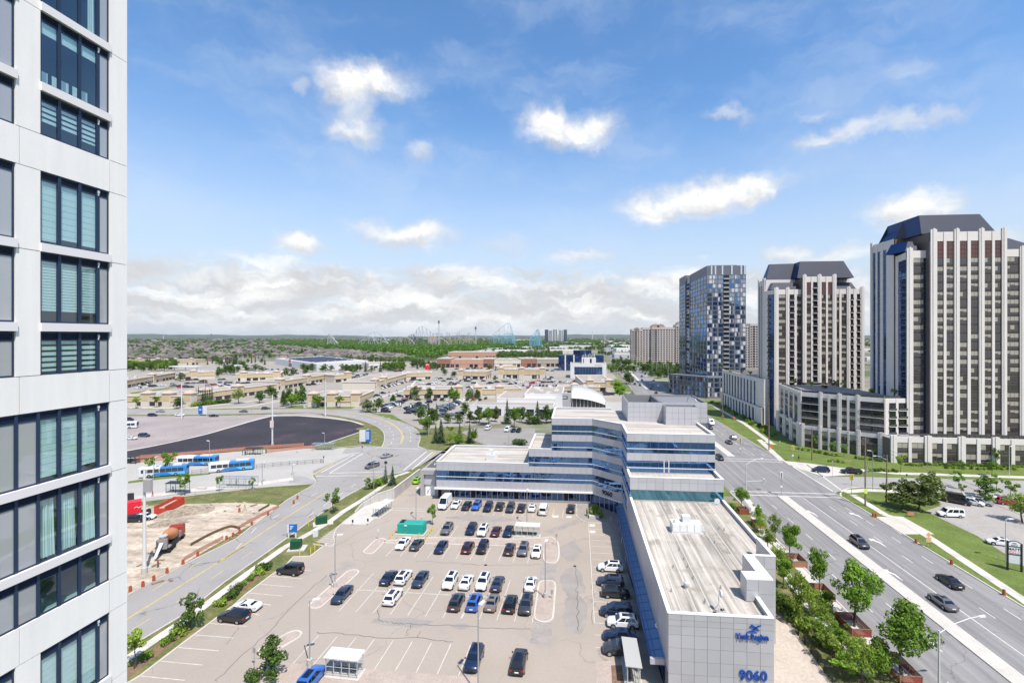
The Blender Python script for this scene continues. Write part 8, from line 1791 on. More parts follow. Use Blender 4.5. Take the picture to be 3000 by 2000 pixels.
for v_,x,yb,yt in ((vE,1190 - 1190 + 1605,800,690),(vE,1665,840,700),(vE,1697,870,745),(vE,1757,965,800),(vE,1895,960,880),(vE,1820,690,560),(vE,1855,725,590),(vE,1907,735,570),(vE,2000,780,595),(vE,2055,790,640),(vE,2130,800,640),(vE,2210,900,690),(vE,1930,750,650),(vE,2185,810,650),(vE,1440,660,540),(vE,1432,650,530),(vE,1790,700,560),(vE,2165,760,660)):
 p = v_(x,yb); h = hgt(p,900 + yt/3.92); street_light(p,max(5,h),.2 if x < 1780 else 2.9,f"distant street light along the avenue beyond the crossing, {nth(sn)} of the set",2.8,PENC,"street lights far up the avenue"); sn += 1
# barrels, bollards, cabinets
bm1 = MB(); bm1.tube((0,0,.08),(0,0,1.02),.27,.2,10); BARB = bm1.mesh("body",[mat("barrel_orange",(.34,.075,.03),.6)])
bm1 = MB(); [bm1.tube((0,0,z),(0,0,z + .1),.262 - z*.07,.26 - z*.075,10) for z in (.28,.52,.76)]; BARS = bm1.mesh("stripe",[mat("barrel_stripe",(.07,.04,.03),.6)])
bm1 = MB(); bm1.tube((0,0,0),(0,0,.08),.42,.42,10); BARF = bm1.mesh("foot",[mat("barrel_foot",(.36,.3,.26),.8)])
def barrel(p,label,g):
 T = thing("traffic_barrel",label,"traffic barrel",p,0,g); [link(n,me,T) for n,me in (("body",BARB),("stripe",BARS),("foot",BARF))]
for i,p in enumerate((vC(85,522),vC(230,466),vC(355,398),vC(507,312),vC(690,210),vB(860,1488),vB(1190,1302),vB(1266,1268),vB(1340,1230),vB(1480,1135),vB(1667,1018),vB(1962,886),vB(2004,830),vB(1338,978))): barrel(p,f"orange and black traffic barrel along the dirt yard's road edge, {nth(i)} from the near end" if i < 13 else "traffic barrel standing out on the dirt yard","traffic barrels along the dirt yard" if i < 13 else None)
for i,p in enumerate((vM(1130,1178),vM(2180,716),vM(1728,452),vM(1422,268),vM(1052,42),vM(1076,46))): barrel(p,f"orange traffic barrel beside the avenue, {nth(i)} counting away from us","traffic barrels along the avenue")
bm1 = MB(); bm1.tube((0,0,0),(0,0,1.15),.09,.09,8); BOL = bm1.mesh("bollard",[YEL])
for i,(x,y) in enumerate(((955,1480),(985,1445),(1018,1410),(1038,1480),(1122,1480),(1203,1488),(1285,1478),(1364,1495),(1385,1460),(1415,1420),(1438,1395))): o = link("bollard",BOL,None,vF(x,y)); tag(o,f"yellow bollard guarding the teal generator, {nth(i)} from the left","bollard","bollards round the generator")
for i,(x,y) in enumerate(((2130,1135),(2195,1095),(2030,1478),(2155,1468),(2203,1425),(2252,1385))): o = link("bollard",BOL,None,vB(x,y)); tag(o,f"yellow bollard by the green utility cabinets on the verge, {nth(i)} in order","bollard","bollards by the cabinets"); o.scale = (1,1,1.25)
for i,(x,y) in enumerate(((1725,305),(1803,330),(1817,420),(1847,555),(1890,780),(1340,215),(1342,150))): o = link("bollard",BOL,None,vI(x,y)); o.scale = (.7,.7,1); recolour(o,WHITEM if i < 5 else YEL); tag(o,f"slim {'white' if i < 5 else 'yellow'} bollard near the office entrance, {nth(i)} in order","bollard","bollards near the entrance")
def cabinet(p,sx,sy,h,rot,label,pad=True):
 T = thing("utility_cabinet",label,"utility box",p,rot); b = MB(); b.box(-sx/2,-sy/2,.2,sx/2,sy/2,h); b.build("body",[GREENB],T); b = MB(); b.hexa([(-sx/2 - .05,-sy/2 - .05,h),(sx/2 + .05,-sy/2 - .05,h),(sx/2 + .05,sy/2 + .05,h),(-sx/2 - .05,sy/2 + .05,h)],[(-sx/2,-sy/4,h + .14),(sx/2,-sy/4,h + .14),(sx/2,sy/4,h + .14),(-sx/2,sy/4,h + .14)]); b.build("lid",[GREENB],T)
 for s in (-1,1): b = MB(); b.box(s*sx*.24 - sx*.22,-sy/2 - .03,.3,s*sx*.24 + sx*.22,-sy/2,h - .1); b.build("door",[GREENB],T)
 b = MB(); b.box(-sx*.75,-sy*.9,0,sx*1.0,sy*.9,.2); b.build("pad",[CONC],T)
cabinet(vB(1990,1400),1.9,1.5,1.75,.25,"dark green utility cabinet on a concrete pad beside the hatched area"); cabinet(vF(165,1310),2.4,1.5,1.7,.55,"green utility cabinet with grey lid on the verge before the ramp")
g = vF(1182,1440); T = thing("generator","teal enclosed generator ringed by yellow bollards in the parking lot","generator",(g.x,g.y + 1.2,0)); b = MB(); b.box(-2.85,-1.25,.3,2.85,1.25,2.35); b.hexa([(-2.85,-1.25,2.35),(2.85,-1.25,2.35),(2.85,1.25,2.35),(-2.85,1.25,2.35)],[(-2.7,-1.05,2.5),(2.75,-1.05,2.5),(2.75,1.05,2.5),(-2.7,1.05,2.5)]); b.build("housing",[TEAL],T)
for x in (-1.3,-.35,.6,1.4): b = MB(); b.box(x - .4,-1.29,.5,x + .4,-1.252,1.9); b.build("door",[TEAL],T); b = MB(); b.box(x + .2,-1.31,1.1,x + .27,-1.29,1.25); b.build("handle",[TRIMB],T)
for i in range(5): b = MB(); b.hexa([(2.85,-1.1,.55 + i*.34),(2.95,-1.1,.5 + i*.34),(2.95,1.1,.5 + i*.34),(2.85,1.1,.55 + i*.34)],[(2.85,-1.1,.75 + i*.34),(2.9,-1.1,.72 + i*.34),(2.9,1.1,.72 + i*.34),(2.85,1.1,.75 + i*.34)]); b.build("louvre",[TEAL],T)
b = MB(); b.box(-2.5,-.9,2.5,-1.6,.9,2.58); b.build("grille",[TRIMB],T); b = MB(); b.box(-1.3,-1.295,2.0,-.7,-1.255,2.2); b.build("emblem",[WHITED],T); b = MB(); b.box(-3.2,-1.6,0,3.2,1.6,.3); b.build("pad",[CONC],T)
# shelters
def shelter(p,L_,D_,h,rot,label,bays,roofm=None,frame=None,glassroof=False,panel=True):
 T = thing("bus_shelter",label,"bus shelter",p,rot); fm = frame or STEEL
 b = MB()
 if glassroof:
  for i in range(bays*2 + 1): x = -L_/2 + L_*i/(bays*2); b.box(x - .03,-D_/2 - .2,h,x + .03,D_/2 + .2,h + .08)
  b.box(-L_/2,-D_/2 - .2,h + .001,L_/2,-D_/2 - .14,h + .07); b.box(-L_/2,D_/2 + .14,h + .001,L_/2,D_/2 + .2,h + .07); b.build("roof_frame",[fm],T); b = MB(); b.quad((-L_/2,-D_/2 - .2,h + .085),(L_/2,-D_/2 - .2,h + .085),(L_/2,D_/2 + .2,h + .085),(-L_/2,D_/2 + .2,h + .085)); b.build("roof",[SHG],T)
 else: b.hexa([(-L_/2 - .2,-D_/2 - .25,h),(L_/2 + .2,-D_/2 - .25,h),(L_/2 + .2,D_/2 + .25,h + .12),(-L_/2 - .2,D_/2 + .25,h + .12)],[(-L_/2 - .2,-D_/2 - .25,h + .1),(L_/2 + .2,-D_/2 - .25,h + .1),(L_/2 + .2,D_/2 + .25,h + .22),(-L_/2 - .2,D_/2 + .25,h + .22)]); b.build("roof",[roofm or WHITEM],T)
 for i in range(bays + 1):
  for s in (-1,1): x = -L_/2 + L_*i/bays; b = MB(); b.box(x - .04,s*D_/2 - .04,0,x + .04,s*D_/2 + .04,h); b.build("post",[fm],T)
 for s in (-1,1):
  for z in (.35,1.25,h - .1): b = MB(); b.box(-L_/2,s*D_/2 - .025,z,L_/2,s*D_/2 + .025,z + .05); b.build("rail",[fm],T)
  for i in range(bays):
   if s < 0 and i == bays // 2 and bays > 3 and not panel: continue
   x0_,x1_ = -L_/2 + L_*i/bays + .05,-L_/2 + L_*(i + 1)/bays - .05; b = MB(); b.quad((x0_,s*D_/2,.4),(x1_,s*D_/2,.4),(x1_,s*D_/2,h - .12),(x0_,s*D_/2,h - .12)); b.build("glass_panel",[SHG],T)
  b = MB(); b.quad((s*L_/2,-D_/2 + .05,.4),(s*L_/2,D_/2 - .05,.4),(s*L_/2,D_/2 - .05,h - .12),(s*L_/2,-D_/2 + .05,h - .12)); b.build("glass_panel",[SHG],T)
 b = MB(); b.box(-L_*.38,D_/2 - .55,.42,L_*.38,D_/2 - .15,.5); b.build("bench",[TRIMB],T); b = MB(); b.box(-L_/2 - .3,-D_/2 - .35,0,L_/2 + .3,D_/2 + .35,.12); b.build("slab",[CONC],T); return T
q = vG(785,1510); shelter((q.x,q.y + .8,0),4.2,1.5,2.4,-.045,"steel and glass bus shelter with pale roof at the bottom of the lot",4)
q = vI(765,482); shelter((q.x,q.y + .8,0),4.9,1.4,2.3,-.03,"steel and glass shelter with white roof on the paved strip by the lamp post",4)
q = vJ(590,1600); shelter((q.x,q.y + 2.6,0),5.4,1.5,2.5,1.57,"long grey-roofed walkway shelter by the blue canopy at the bottom edge",4,mat("grey_roof_sheet",(.40,.39,.37),.6))
q = vB(1300,700); shelter((q.x,q.y + .6,0),10.5,2.4,2.8,.05,"large glass-roofed bus shelter at the terminal with a waiting person",5,None,GREYS,True)
q = vB(610,762); shelter((q.x,q.y + .6,0),5.4,1.6,2.7,.05,"dark-framed bus shelter on the terminal pavement beside a leafy tree",2,DSIG,DSIG)
q = vB(1490,325); shelter((q.x,q.y + .6,0),5.6,1.6,2.4,.1,"dark bus shelter against the orange fence where people wait",3,DSIG,DSIG)
q = vB(90,425); shelter((q.x,q.y,0),4.4,1.6,2.6,.1,"dark shelter against the orange fence next to the white tower",3,DSIG,DSIG)
q = vF(180,470); shelter((q.x,q.y + .5,0),8.0,1.8,2.7,.12,"open metal shelter frame at the black-paved lot's lower corner",2,GREYS,GREYS,True)
v0,v1 = vF(790,1242),vF(935,1140); shelter(v0.lerp(v1,.5),(v1 - v0).length,1.5,2.2,math.atan2((v1 - v0).y,(v1 - v0).x),"narrow glazed stair enclosure beside the ramp",5,WHITEM,GREYS)
# signs
def pylon(p,w,h,z0,rot,label,panels,words_=()):
 T = thing("pylon_sign",label,"sign",p,rot)
 for x0_,x1_,m in panels: b = MB(); b.box(x0_*w,-.18,z0,x1_*w,.18,h); b.build("sign_panel",[m],T)
 b = MB(); b.box(-w/2 + .1,-.1,0,-w/2 + .35,.1,h); b.box(w/2 - .35,-.1,0,w/2 - .1,.1,h); b.build("frame",[WHITEM],T)
 return T
T = pylon(vA(918,1242),5.0,5.2,.8,0,"blue and white sign board on the road edge above the gravel lot",((-.5,0,SIGNB),(0,.5,WHITEM))); b = MB(); b.box(-1.9,-.22,3.0,-.7,-.185,3.4); b.build("emblem",[WHITED],T)
T = pylon(vF(665,385),4.4,5.4,.7,.12,"white and blue terminal sign board on the grass by the black-paved lot",((-.5,.05,WHITEM),(.05,.5,SIGNB))); b = MB(); [b.box(.55 + .42*i,-.22,1.6,.7 + .42*i,-.185,4.8) for i in range(3)]; b.build("lettering",[WHITED],T)["kind"] = "stuff"
T = pylon(vB(1945,1275),1.9,2.9,1.3,.2,"small blue and white office sign on the verge beside the road",((-.32,.5,SIGNB),(-.5,-.32,WHITEM))); b = MB(); [b.box(-.4,-.22,2.5 - .3*i,.3 - .2*i,-.185,2.62 - .3*i) for i in range(3)]; b.build("lettering",[WHITED],T)["kind"] = "stuff"
pa,pb_ = vM(2210,495),vM(2330,512); W = (pb_ - pa).length; rot = math.atan2((pb_ - pa).y,(pb_ - pa).x)
T = thing("pylon_sign","black-framed homebuilder sign with arched white top beside the right-hand lot","sign",pa,rot); Ht = hgt(pa,1500 + 250/2.94)
b = MB(); b.box(-.12,-.15,0,.12,.15,Ht); b.build("post",[BLACKM],T); b = MB(); b.box(W - .12,-.15,0,W + .12,.15,Ht - .15); b.build("post",[BLACKM],T)
b = MB(); arch = [(.12,Ht*.86),(W - .12,Ht*.86),(W - .12,Ht*.96),(W*.75,Ht*1.02),(W*.5,Ht*1.035),(W*.25,Ht*1.02),(.12,Ht*.96)]; n = len(arch); b.add([(x,-.06,z) for x,z in arch] + [(x,.06,z) for x,z in arch],[tuple(range(n)),tuple(reversed(range(n,2*n)))] + [(i,(i + 1) % n,n + (i + 1) % n,n + i) for i in range(n)]); b.build("header_panel",[WHITED],T)
b = MB(); b.pipe([(0,0,Ht*.955),(W*.25,0,Ht*1.03),(W*.5,0,Ht*1.05),(W*.75,0,Ht*1.03),(W,0,Ht*.955)],.09,6); b.build("arch",[BLACKM],T)
b = MB(); b.box(.12,-.06,Ht*.585,W - .12,.06,Ht*.83); b.build("name_panel",[WHITED],T); b = MB(); b.box(.12,-.05,Ht*.26,W - .12,.05,Ht*.555); b.build("blank_panel",[mat("blank_sign",(.66,.67,.68),.5)],T)
b = MB(); b.box(.12,-.08,Ht*.555,W - .12,.08,Ht*.585); b.box(.12,-.08,Ht*.83,W - .12,.08,Ht*.86); b.build("rail",[BLACKM],T); b = MB(); b.box(.25,-.075,Ht*.60,W - .25,-.061,Ht*.69); b.build("red_strip",[RED],T)
fs = W/5.2; text("name_lettering","MATTI",1.55*fs,DSIG,T,(W/2,-.08,Ht*.755),(RAD(90),0,0),.015,.012,sx=1.1); text("name_lettering","HOMES",1.05*fs,WHITED,T,(W/2,-.09,Ht*.645),(RAD(90),0,0),.015,.02,sx=1.1); text("address_lettering","9003",.8*fs,GREYS,T,(W/2,-.08,Ht*.965),(RAD(90),0,0),.015,.012); text("address_lettering","JANE ST",.72*fs,GREYS,T,(W/2,-.08,Ht*.895),(RAD(90),0,0),.015,.012)
sg = 0
for v_,x,yb,yt,m in ((vF,815,1490,1365,WHITEM),(vF,1320,1258,1200,WHITEM),(vC,1508,1385,1160,GREYS),(vI,1098,582,440,GREYS),(vG,672,470,300,GREYS),(vI,1045,1190,1085,GREYS),(vF,633,485,415,DSIG),(vF,697,1325,1245,DSIG),(vF,523,1320,1275,DSIG),(vL,702,880,730,GREYS),(vL,248,690,560,GREYS),(vL,1342,905,845,DSIG),(vF,190,615,530,DSIG)):
 p = v_(x,yb); oy,s = {id(vF): (1200,3.92),id(vC): (1600,3.92),id(vI): (1450,3.92),id(vG): (1600,3.92),id(vL): (1100,2.94)}[id(v_)]; h = max(1.2,hgt(p,oy + yt/s)); T = thing("sign_post",f"thin post with a small plate standing near the lots and roads, {nth(sg)} of the scatter","sign post",p,0,"small sign posts"); b = MB(); b.tube((0,0,0),(0,0,h),.04,.04,6); b.build("post",[GREYS],T); b = MB(); b.box(-.2,-.05,h - .65,.2,-.02,h); b.build("plate",[m],T); sg += 1
T = thing("stop_sign","round-headed dark sign seen from behind above the thin conifer","sign post",vF(902,850)); b = MB(); b.tube((0,0,0),(0,0,6.2),.05,.05,6); b.build("post",[GREYS],T); b = MB(); b.tube((0,-.03,6.2),(0,.03,6.2),.5,.5,8); b.build("plate",[DSIG],T)
for p,lab in ((vL(175,640),"orange diamond work sign at the far verge, third along"),(vK(1637,492),"orange diamond work sign by the farthest wooden pole"),(vK(1765,510),"orange diamond work sign on the far verge, second along")):
 T = thing("work_sign",lab,"sign",p); b = MB(); b.tube((-.3,0,0),(0,0,.7),.03); b.tube((.3,0,0),(0,0,.7),.03); b.build("stand",[STEEL],T); b = MB(); b.hexa([(0,-.03,.5),(.75,-.03,1.25),(.75,.03,1.25),(0,.03,.5)],[(-.75,-.03,1.25),(0,-.03,2),(0,.03,2),(-.75,.03,1.25)]); b.build("sign_panel",[ORANGE],T)
T = thing("work_sign","pale orange sign on a leaning stand on the grass beside the driveway","sign",vL(1530,1475)); b = MB(); b.tube((-.4,0,0),(0,0,2.2),.04); b.tube((.4,0,0),(0,0,2.2),.04); b.build("stand",[WOOD],T); b = MB(); b.box(-.5,-.06,1.0,.5,-.01,2.0); b.hexa([(0,-.06,2.0),(.55,-.06,2.5),(.55,0,2.5),(0,0,2.0)],[(-.55,-.06,2.5),(0,-.06,3.0),(0,0,3.0),(-.55,0,2.5)]); b.build("sign_panel",[mat("faded_orange",(.66,.40,.2),.7)],T)
T = thing("lawn_sign","low wooden-framed orange board at the foot of the dark pines","sign",vL(1380,1215)); b = MB(); b.box(-.9,-.05,.0,-.8,.05,1.3); b.box(1.1,-.05,0,1.2,.05,1.3); b.box(-.9,-.04,1.2,1.2,.04,1.3); b.build("frame",[WOOD],T); b = MB(); b.box(-.8,-.02,.35,.6,.02,1.18); b.build("board",[mat("faded_board",(.5,.22,.12),.8)],T)
# fences, guards, walls
def fence(name,label,pts,h,step,post_m,panel_m,post=.06,rails=2,cat="fence",panel_gap=.12,pickets=0):
 pts = [Vector(p[:2]) for p in pts]; T = thing(name,label,cat,(*pts[0],0)); O = (*pts[0],0)
 ps = along(pts,step) + [(pts[-1],(pts[-1] - pts[-2]).normalized())]
 for p,u in ps: b = MB(O); b.obox(p.x,p.y,0,post,post,h + .08,math.atan2(u.y,u.x)); b.build("post",[post_m],T)
 for (p,u),(q,_) in zip(ps[:-1],ps[1:]):
  if (q - p).length < .2: continue
  if panel_m: b = MB(O); ribbon(b,[p,q],.02,panel_gap,0,h - panel_gap); b.build("panel",[panel_m],T)
  b = MB(O)
  for k in range(rails): ribbon(b,[p,q],.045,(h - .05)*(k + 1)/rails,0,.05)
  for k in range(pickets): c = p.lerp(q,(k + .5)/pickets); b.obox(c.x,c.y,.1,.025,.025,h - .1)
  if rails: b.build("rail",[post_m],T)
NET = clear_glass("grey_mesh",(.7,.7,.7),0); ONET = netting(mat("orange_mesh",(.52,.24,.16),.8,fine=.3,fscale=6),.45); TAPE = mat("pale_yellow_tape",(.62,.5,.26),.7)
fence("safety_fence","orange mesh safety fence along the bottom of the black-paved lot",[vB(120,372),vB(500,345),vB(900,312),vB(1560,255),vB(2080,222)],1.3,5,ORANGE,ONET,rails=0)
fence("safety_fence","second orange mesh line behind the terminal shelters",[vB(140,410),vB(640,372)],1.1,4,ORANGE,ONET,rails=0)
fence("safety_fence","orange mesh lines between the waiting shelter and the lot's lower corner",[vB(1640,300),vB(1900,268),vB(2200,240)],1.1,4,ORANGE,ONET,rails=0)
fence("tape_fence","sagging pale yellow tape fence round the grass above the dirt yard",[vB(180,885),vB(680,805),vB(1190,760),vB(1480,752),vB(1890,790),vB(1790,905)],1.0,6,WOOD,None,rails=2)
fence("safety_fence","collapsed orange mesh along the dirt yard's road edge, far stretch",[vB(1320,1180),vB(1470,1090),vB(1670,990),vB(1790,925)],.8,4,ORANGE,ONET,rails=0)
fence("safety_fence","collapsed orange mesh along the dirt yard's road edge, near stretch",[vB(700,1540),vB(850,1450),vB(1000,1370),vB(1150,1290)],.8,4,ORANGE,ONET,rails=0)
fence("metal_fence","black railing on the terminal island right of the front bus",[vB(1530,478),vB(1900,440),vB(2302,412)],1.3,2.4,BLACKM,None,.07,2,pickets=7)
fence("metal_fence","black railing on the terminal island between the buses",[vB(790,545),vB(1000,520)],1.3,2.4,BLACKM,None,.07,2,pickets=7)
fence("wire_fence","thin wire fence along the gravel lot's pink edge",[vA(60,1560),vA(500,1470),vA(1000,1345),vA(1420,1270),vA(1700,1235),vA(2350,1240)],1.6,5,GREYS,None,.05,1)
fence("metal_fence","black iron fence along the buff terrace east of the wing",[vM(192,700),vM(228,790),vM(390,1035),vM(545,1250),vM(700,1475),vM(880,1740)],1.25,1.9,BLACKM,None,.07,2,pickets=6)
fence("hand_rail","steel hand rail along the ramp's retaining wall",[vF(640,1078),vF(780,985),vF(1000,905)],1.0,1.6,GREYS,None,.05,2)
fence("wire_fence","dark mesh fence before the two-storey podium",[vL(1200,738),vL(2352,760),vL(2700,768)],1.1,3,BLACKM,None,.06,2)
def guard(c,w,d,rot,label,m=None):
 T = thing("tree_guard",label,"tree guard",(c[0],c[1],0),rot)
 for x,y in ((-w/2,-d/2),(w/2,-d/2),(w/2,d/2),(-w/2,d/2)): b = MB(); b.box(x - .05,y - .05,0,x + .05,y + .05,1.25); b.build("post",[WOOD],T)
 for x0_,y0_,x1_,y1_ in ((-w/2,-d/2,w/2,-d/2),(w/2,-d/2,w/2,d/2),(w/2,d/2,-w/2,d/2),(-w/2,d/2,-w/2,-d/2)):
  b = MB(); ribbon(b,[(x0_,y0_),(x1_,y1_)],.07,1.13,0,.1); b.build("rail",[WOOD],T); b = MB(); ribbon(b,[(x0_,y0_),(x1_,y1_)],.03,.08,0,1.03); b.build("mesh_panel",[m or REDMESH],T)
for p,w,d,lab in ((vM(880,1000),2.6,4.2,"red mesh tree guard under the largest street tree"),(vM(1270,1380),2.6,4.6,"red mesh tree guard under the nearest street tree"),(vM(615,720),2.2,3.6,"wooden tree guard under the dark round-topped tree"),(vM(385,440),2.6,3.4,"wooden tree guard third along the avenue's near kerb"),(vL(65,1300),2.2,2.4,"small wooden tree guard fourth from the crossing"),(vJ(1500,145),2.2,2.4,"small red-filled tree guard nearest the crossing")): guard(p,w,d,0.02,lab,None if "red" in lab else mat("faded_guard_mesh",(.3,.15,.09),.85,fine=.3,fscale=14))
rw = thing("retaining_wall","pale concrete retaining wall rising beside the ramp","wall",vF(640,1116)); RO = rw.location[:]
b = MB(RO); W_ = [(vF(560,1178),.3),(vF(640,1116),1.0),(vF(790,1060),1.9),(vF(1000,1025),2.7),(vF(1240,832),2.7),(vF(1300,785),2.7)]
for (p,h0),(q,h1) in zip(W_[:-1],W_[1:]):
 u = (q - p).normalized(); n_ = Vector((-u.y,u.x,0))*.35; b.hexa([p,q,q + n_,p + n_],[p + Vector((0,0,h0)),q + Vector((0,0,h1)),q + n_ + Vector((0,0,h1)),p + n_ + Vector((0,0,h0))])
b.build("wall",[mat("streaked_concrete",(.47,.445,.41),.9,var=.08,scale=.6,streak=((2,2,.15),.25))],rw)
b = MB(RO)
for (p,h0),(q,h1) in zip(W_[2:-1],W_[3:]): u = (q - p).normalized(); n_ = Vector((-u.y,u.x,0)); b.hexa([p - n_*.05 + Vector((0,0,h0)),q - n_*.05 + Vector((0,0,h1)),q + n_*.45 + Vector((0,0,h1)),p + n_*.45 + Vector((0,0,h0))],[p - n_*.05 + Vector((0,0,h0 + .14)),q - n_*.05 + Vector((0,0,h1 + .14)),q + n_*.45 + Vector((0,0,h1 + .14)),p + n_*.45 + Vector((0,0,h0 + .14))])
b.build("coping",[CONC],rw)
# formwork, heaps and debris of the dirt yard
fw = [vB(780,1365),vB(1000,1245),vB(1200,1162),vB(1280,1158),vB(1345,1180)]; b = MB(fw[0][:]); ribbon(b,smooth(fw,4),.18,0,0,.55); tag(b.build("formwork",[mat("wet_timber",(.12,.085,.05),.9)]),"curved timber formwork standing on the dirt yard","formwork").location = fw[0]
fw = [vB(1560,972),vB(1680,905)]; b = MB(fw[0][:]); ribbon(b,fw,.2,0,0,.5); tag(b.build("formwork",[bpy.data.materials["wet_timber"]]),"short straight timber form at far end of the dirt yard","formwork").location = fw[0]
def heap(c,rx,ry,h,rot,seed,label):
 rnd = random.Random(seed); b = MB(); n,m_ = 28,9; rings = []
 for j in range(m_):
  f = j/(m_ - 1); rings.append([(math.cos(6.283*i/n)*rx*(1 - f)*rnd.uniform(.85,1.12),math.sin(6.283*i/n)*ry*(1 - f)*rnd.uniform(.85,1.12),h*(f ** .8)*rnd.uniform(.82,1.1)) for i in range(n)])
 b.loft(rings); o = b.build("earth_heap",[mat("grey_earth",(.27,.22,.165),.95,var=.2,scale=.8,fine=.3,fscale=3,bump=.6)]); o.location = (c[0],c[1],-.05); o.rotation_euler.z = rot; tag(o,label,"earth heap")
heap(vB(720,985),6.5,3.0,1.7,.5,1,"long grey earth heap beside the red skip"); heap(vB(520,1110),4.2,2.4,1.0,.4,2,"lower dark earth heap in front of the red skip")
dr = random.Random(6)
for i in range(26): q = vB(dr.uniform(700,1700),dr.uniform(870,1000)) if i < 12 else vC(dr.uniform(90,560),dr.uniform(60,430)); b = MB(); b.obox(0,0,0,dr.uniform(.4,1.8),dr.uniform(.2,.5),dr.uniform(.1,.3),dr.uniform(0,3)); o = b.build("timber_offcut",[WOOD if i % 2 else CONC]); o.location = q; tag(o,f"loose plank or block lying on the dirt yard, {nth(i)} of the scatter","debris","debris on the dirt yard")
for x,y,lab in ((905,715,"low concrete bench on the terminal pavement"),(1530,262,"pale planter box under the bright bush by the office entrance")):
 q = vB(x,y) if x < 1000 else vI(x,y); b = MB(); b.obox(0,0,0,2.6 if x < 1000 else 2.4,.8 if x < 1000 else 1.2,.5 if x < 1000 else .7); o = b.build("concrete_bench" if x < 1000 else "planter",[CONC]); o.location = q; tag(o,lab,"bench" if x < 1000 else "planter")
b = MB(); b.obox(0,0,0,1.3,.5,1.8,.2); o = b.build("ticket_machine",[DSIG]); o.location = vB(90,840); tag(o,"dark upright ticket machine by the red trailer","ticket machine")
b = MB(); b.obox(0,0,0,1.0,.9,1.5,.3); o = b.build("meter_cabinet",[WHITEM]); o.location = vB(2215,1255); tag(o,"pale grey meter cabinet on the verge by the pavement","utility box")
for i,(x,y) in enumerate(((285,803),(2000,290),(1310,815))):
 b = MB(); b.obox(0,0,0,.5,.5,.05); o = b.build("drain_cover",[DSIG]); o.location = (vI(x,y) if i != 1 else vB(x,y)) + Vector((0,0,.02)); tag(o,("square drain grate in the lane below the paved strip","drain cover on the terminal island","square drain grate in the lane beside the wing bays")[i],"drain cover")
# people
SKIN = mat("skin",(.42,.26,.19),.7); HAIR = mat("hair_dark",(.03,.022,.018),.8)
BODY = []
def body_mesh():
 if BODY: return BODY[0]
 st = .18; verts = [(0,0,.95),(0,0,1.18),(0,0,1.42),(0,0,1.52),(0.02,0,1.64),(0,.19,1.4),(.03,.26,1.14),(.14,.25,.93),(0,-.19,1.4),(-.03,-.26,1.14),(.05,-.26,.92),(0,.1,.9),(st*.6,.11,.5),(st*.5,.11,.08),(st*.5 + .16,.11,.04),(0,-.1,.9),(-st*.2,-.11,.5),(-st,-.11,.08),(-st + .16,-.11,.04)]
 rad = [.15,.135,.16,.06,.105,.062,.048,.04,.062,.048,.04,.095,.065,.048,.04,.095,.065,.048,.04]
 edges = [(0,1),(1,2),(2,3),(3,4),(2,5),(5,6),(6,7),(2,8),(8,9),(9,10),(0,11),(11,12),(12,13),(13,14),(0,15),(15,16),(16,17),(17,18)]
 me = bpy.data.meshes.new("body"); me.from_pydata(verts,edges,[]); tmp = bpy.data.objects.new("tmp_body",me); COL.objects.link(tmp)
 tmp.modifiers.new("skin","SKIN"); me.skin_vertices[0].data.foreach_set("radius",[v for r in rad for v in (r,r)]); me.skin_vertices[0].data[0].use_root = True
 tmp.modifiers.new("smooth","SUBSURF").levels = 1
 m2 = bpy.data.meshes.new_from_object(tmp.evaluated_get(bpy.context.evaluated_depsgraph_get())); bpy.data.objects.remove(tmp)
 for pl_ in m2.polygons:
  z = pl_.center.z; y = abs(pl_.center.y); pl_.material_index = 2 if z > 1.47 or (y > .2 and z < 1.0) else (0 if z > .92 else (3 if z < .1 else 1)); pl_.use_smooth = True
 BODY.append(m2); return m2
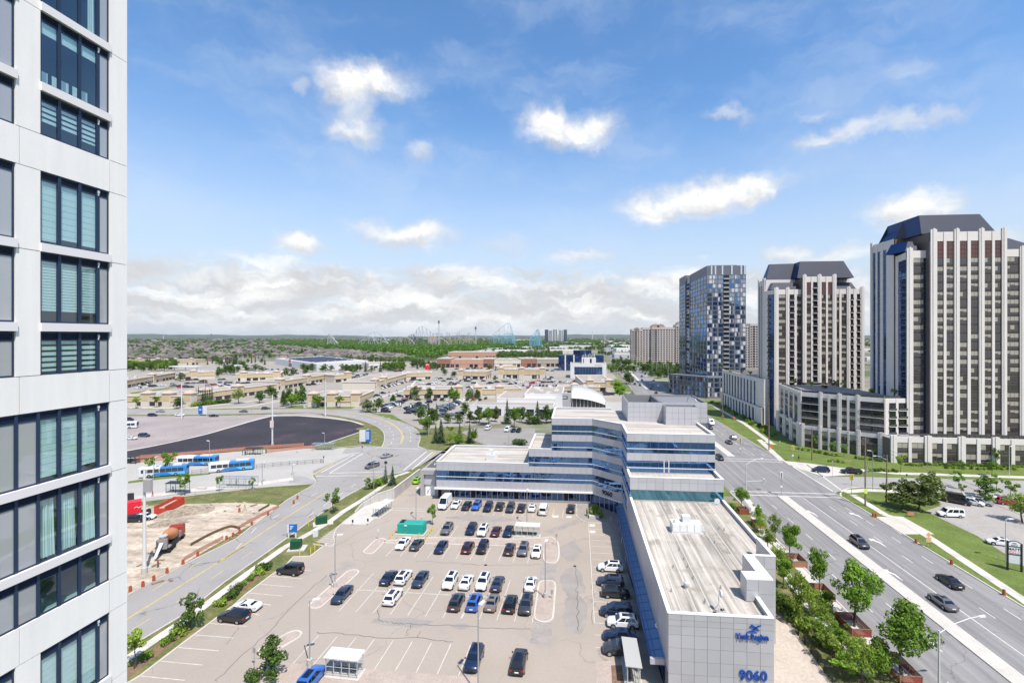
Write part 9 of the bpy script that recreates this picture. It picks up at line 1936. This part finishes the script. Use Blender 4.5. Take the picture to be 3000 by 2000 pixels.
def person(p,face,top,legs,label):
 T = thing("person",label,"person",p,face); me = body_mesh().copy(); me.materials.clear()
 for m in (top,legs,SKIN,TRIMB): me.materials.append(m)
 for a,c in zip(me.polygons,BODY[0].polygons): a.material_index = c.material_index
 link("body",me,T)
 b = MB(); b.loft([[(-.005 + math.cos(a)*q,math.sin(a)*q,z) for a in [.7854*i for i in range(8)]] for z,q in ((1.66,.112),(1.72,.105),(1.77,.06))]); b.build("hair",[HAIR],T,True)
DKC = mat("dark_cloth",(.025,.025,.03),.9); REDC = mat("red_cloth",(.45,.05,.03),.9); JEAN = mat("denim",(.04,.06,.11),.9); PALEC = mat("pale_cloth",(.5,.48,.45),.9)
for p,f,t,l,lab in ((vB(1643,303),0,DKC,DKC,"person in dark clothes walking alone by the orange fence"),(vB(1375,322),1,DKC,JEAN,"person in dark top waiting left of the dark shelter"),(vB(1408,328),2.5,DKC,DKC,"person in black waiting right beside the dark shelter's post"),(vB(1302,665),2,PALEC,DKC,"person standing inside the large glass shelter"),(vB(340,800),.5,REDC,REDC,"person in red standing at the terminal pavement's corner"),(vC(402,238),1.2,REDC,DKC,"worker in red top behind the concrete mixer"),(vB(575,748),1,DKC,DKC,"person in dark clothes in the dark-framed shelter"),(vL(412,728),2,DKC,JEAN,"person in dark top at the crossing's far corner"),(vB(1500,300),2,DKC,JEAN,"person in the dark shelter against the orange fence"),(vI(1445,235),0,DKC,DKC,"person in dark clothes beside the bright bush by the entrance")): person(p,f,t,l,lab)
T = thing("tripod_level","survey tripod standing on the dirt yard beside a barrel","tripod",vB(1400,965)); b = MB(); [b.tube((math.cos(a)*.6,math.sin(a)*.6,0),(0,0,1.4),.04,.03,5) for a in (0,2.1,4.2)]; b.build("leg_set",[WOOD],T); b = MB(); b.box(-.15,-.12,1.4,.2,.12,1.7); b.build("instrument",[YEL],T)
# the air: a faint even haze over the whole view
b = MB(); b.box(-17500,-380,-4,17500,15600,150)
hm = bpy.data.materials.new("haze_air"); hm.use_nodes = True; hm.node_tree.nodes.clear()
v = hm.node_tree.nodes.new("ShaderNodeVolumePrincipled"); v.inputs["Color"].default_value = (.86,.92,1,1); v.inputs["Density"].default_value = 2.2e-5; v.inputs["Anisotropy"].default_value = 0.2
hm.node_tree.links.new(v.outputs[0],hm.node_tree.nodes.new("ShaderNodeOutputMaterial").inputs["Volume"])
b.build("haze",[hm])["kind"] = "stuff"
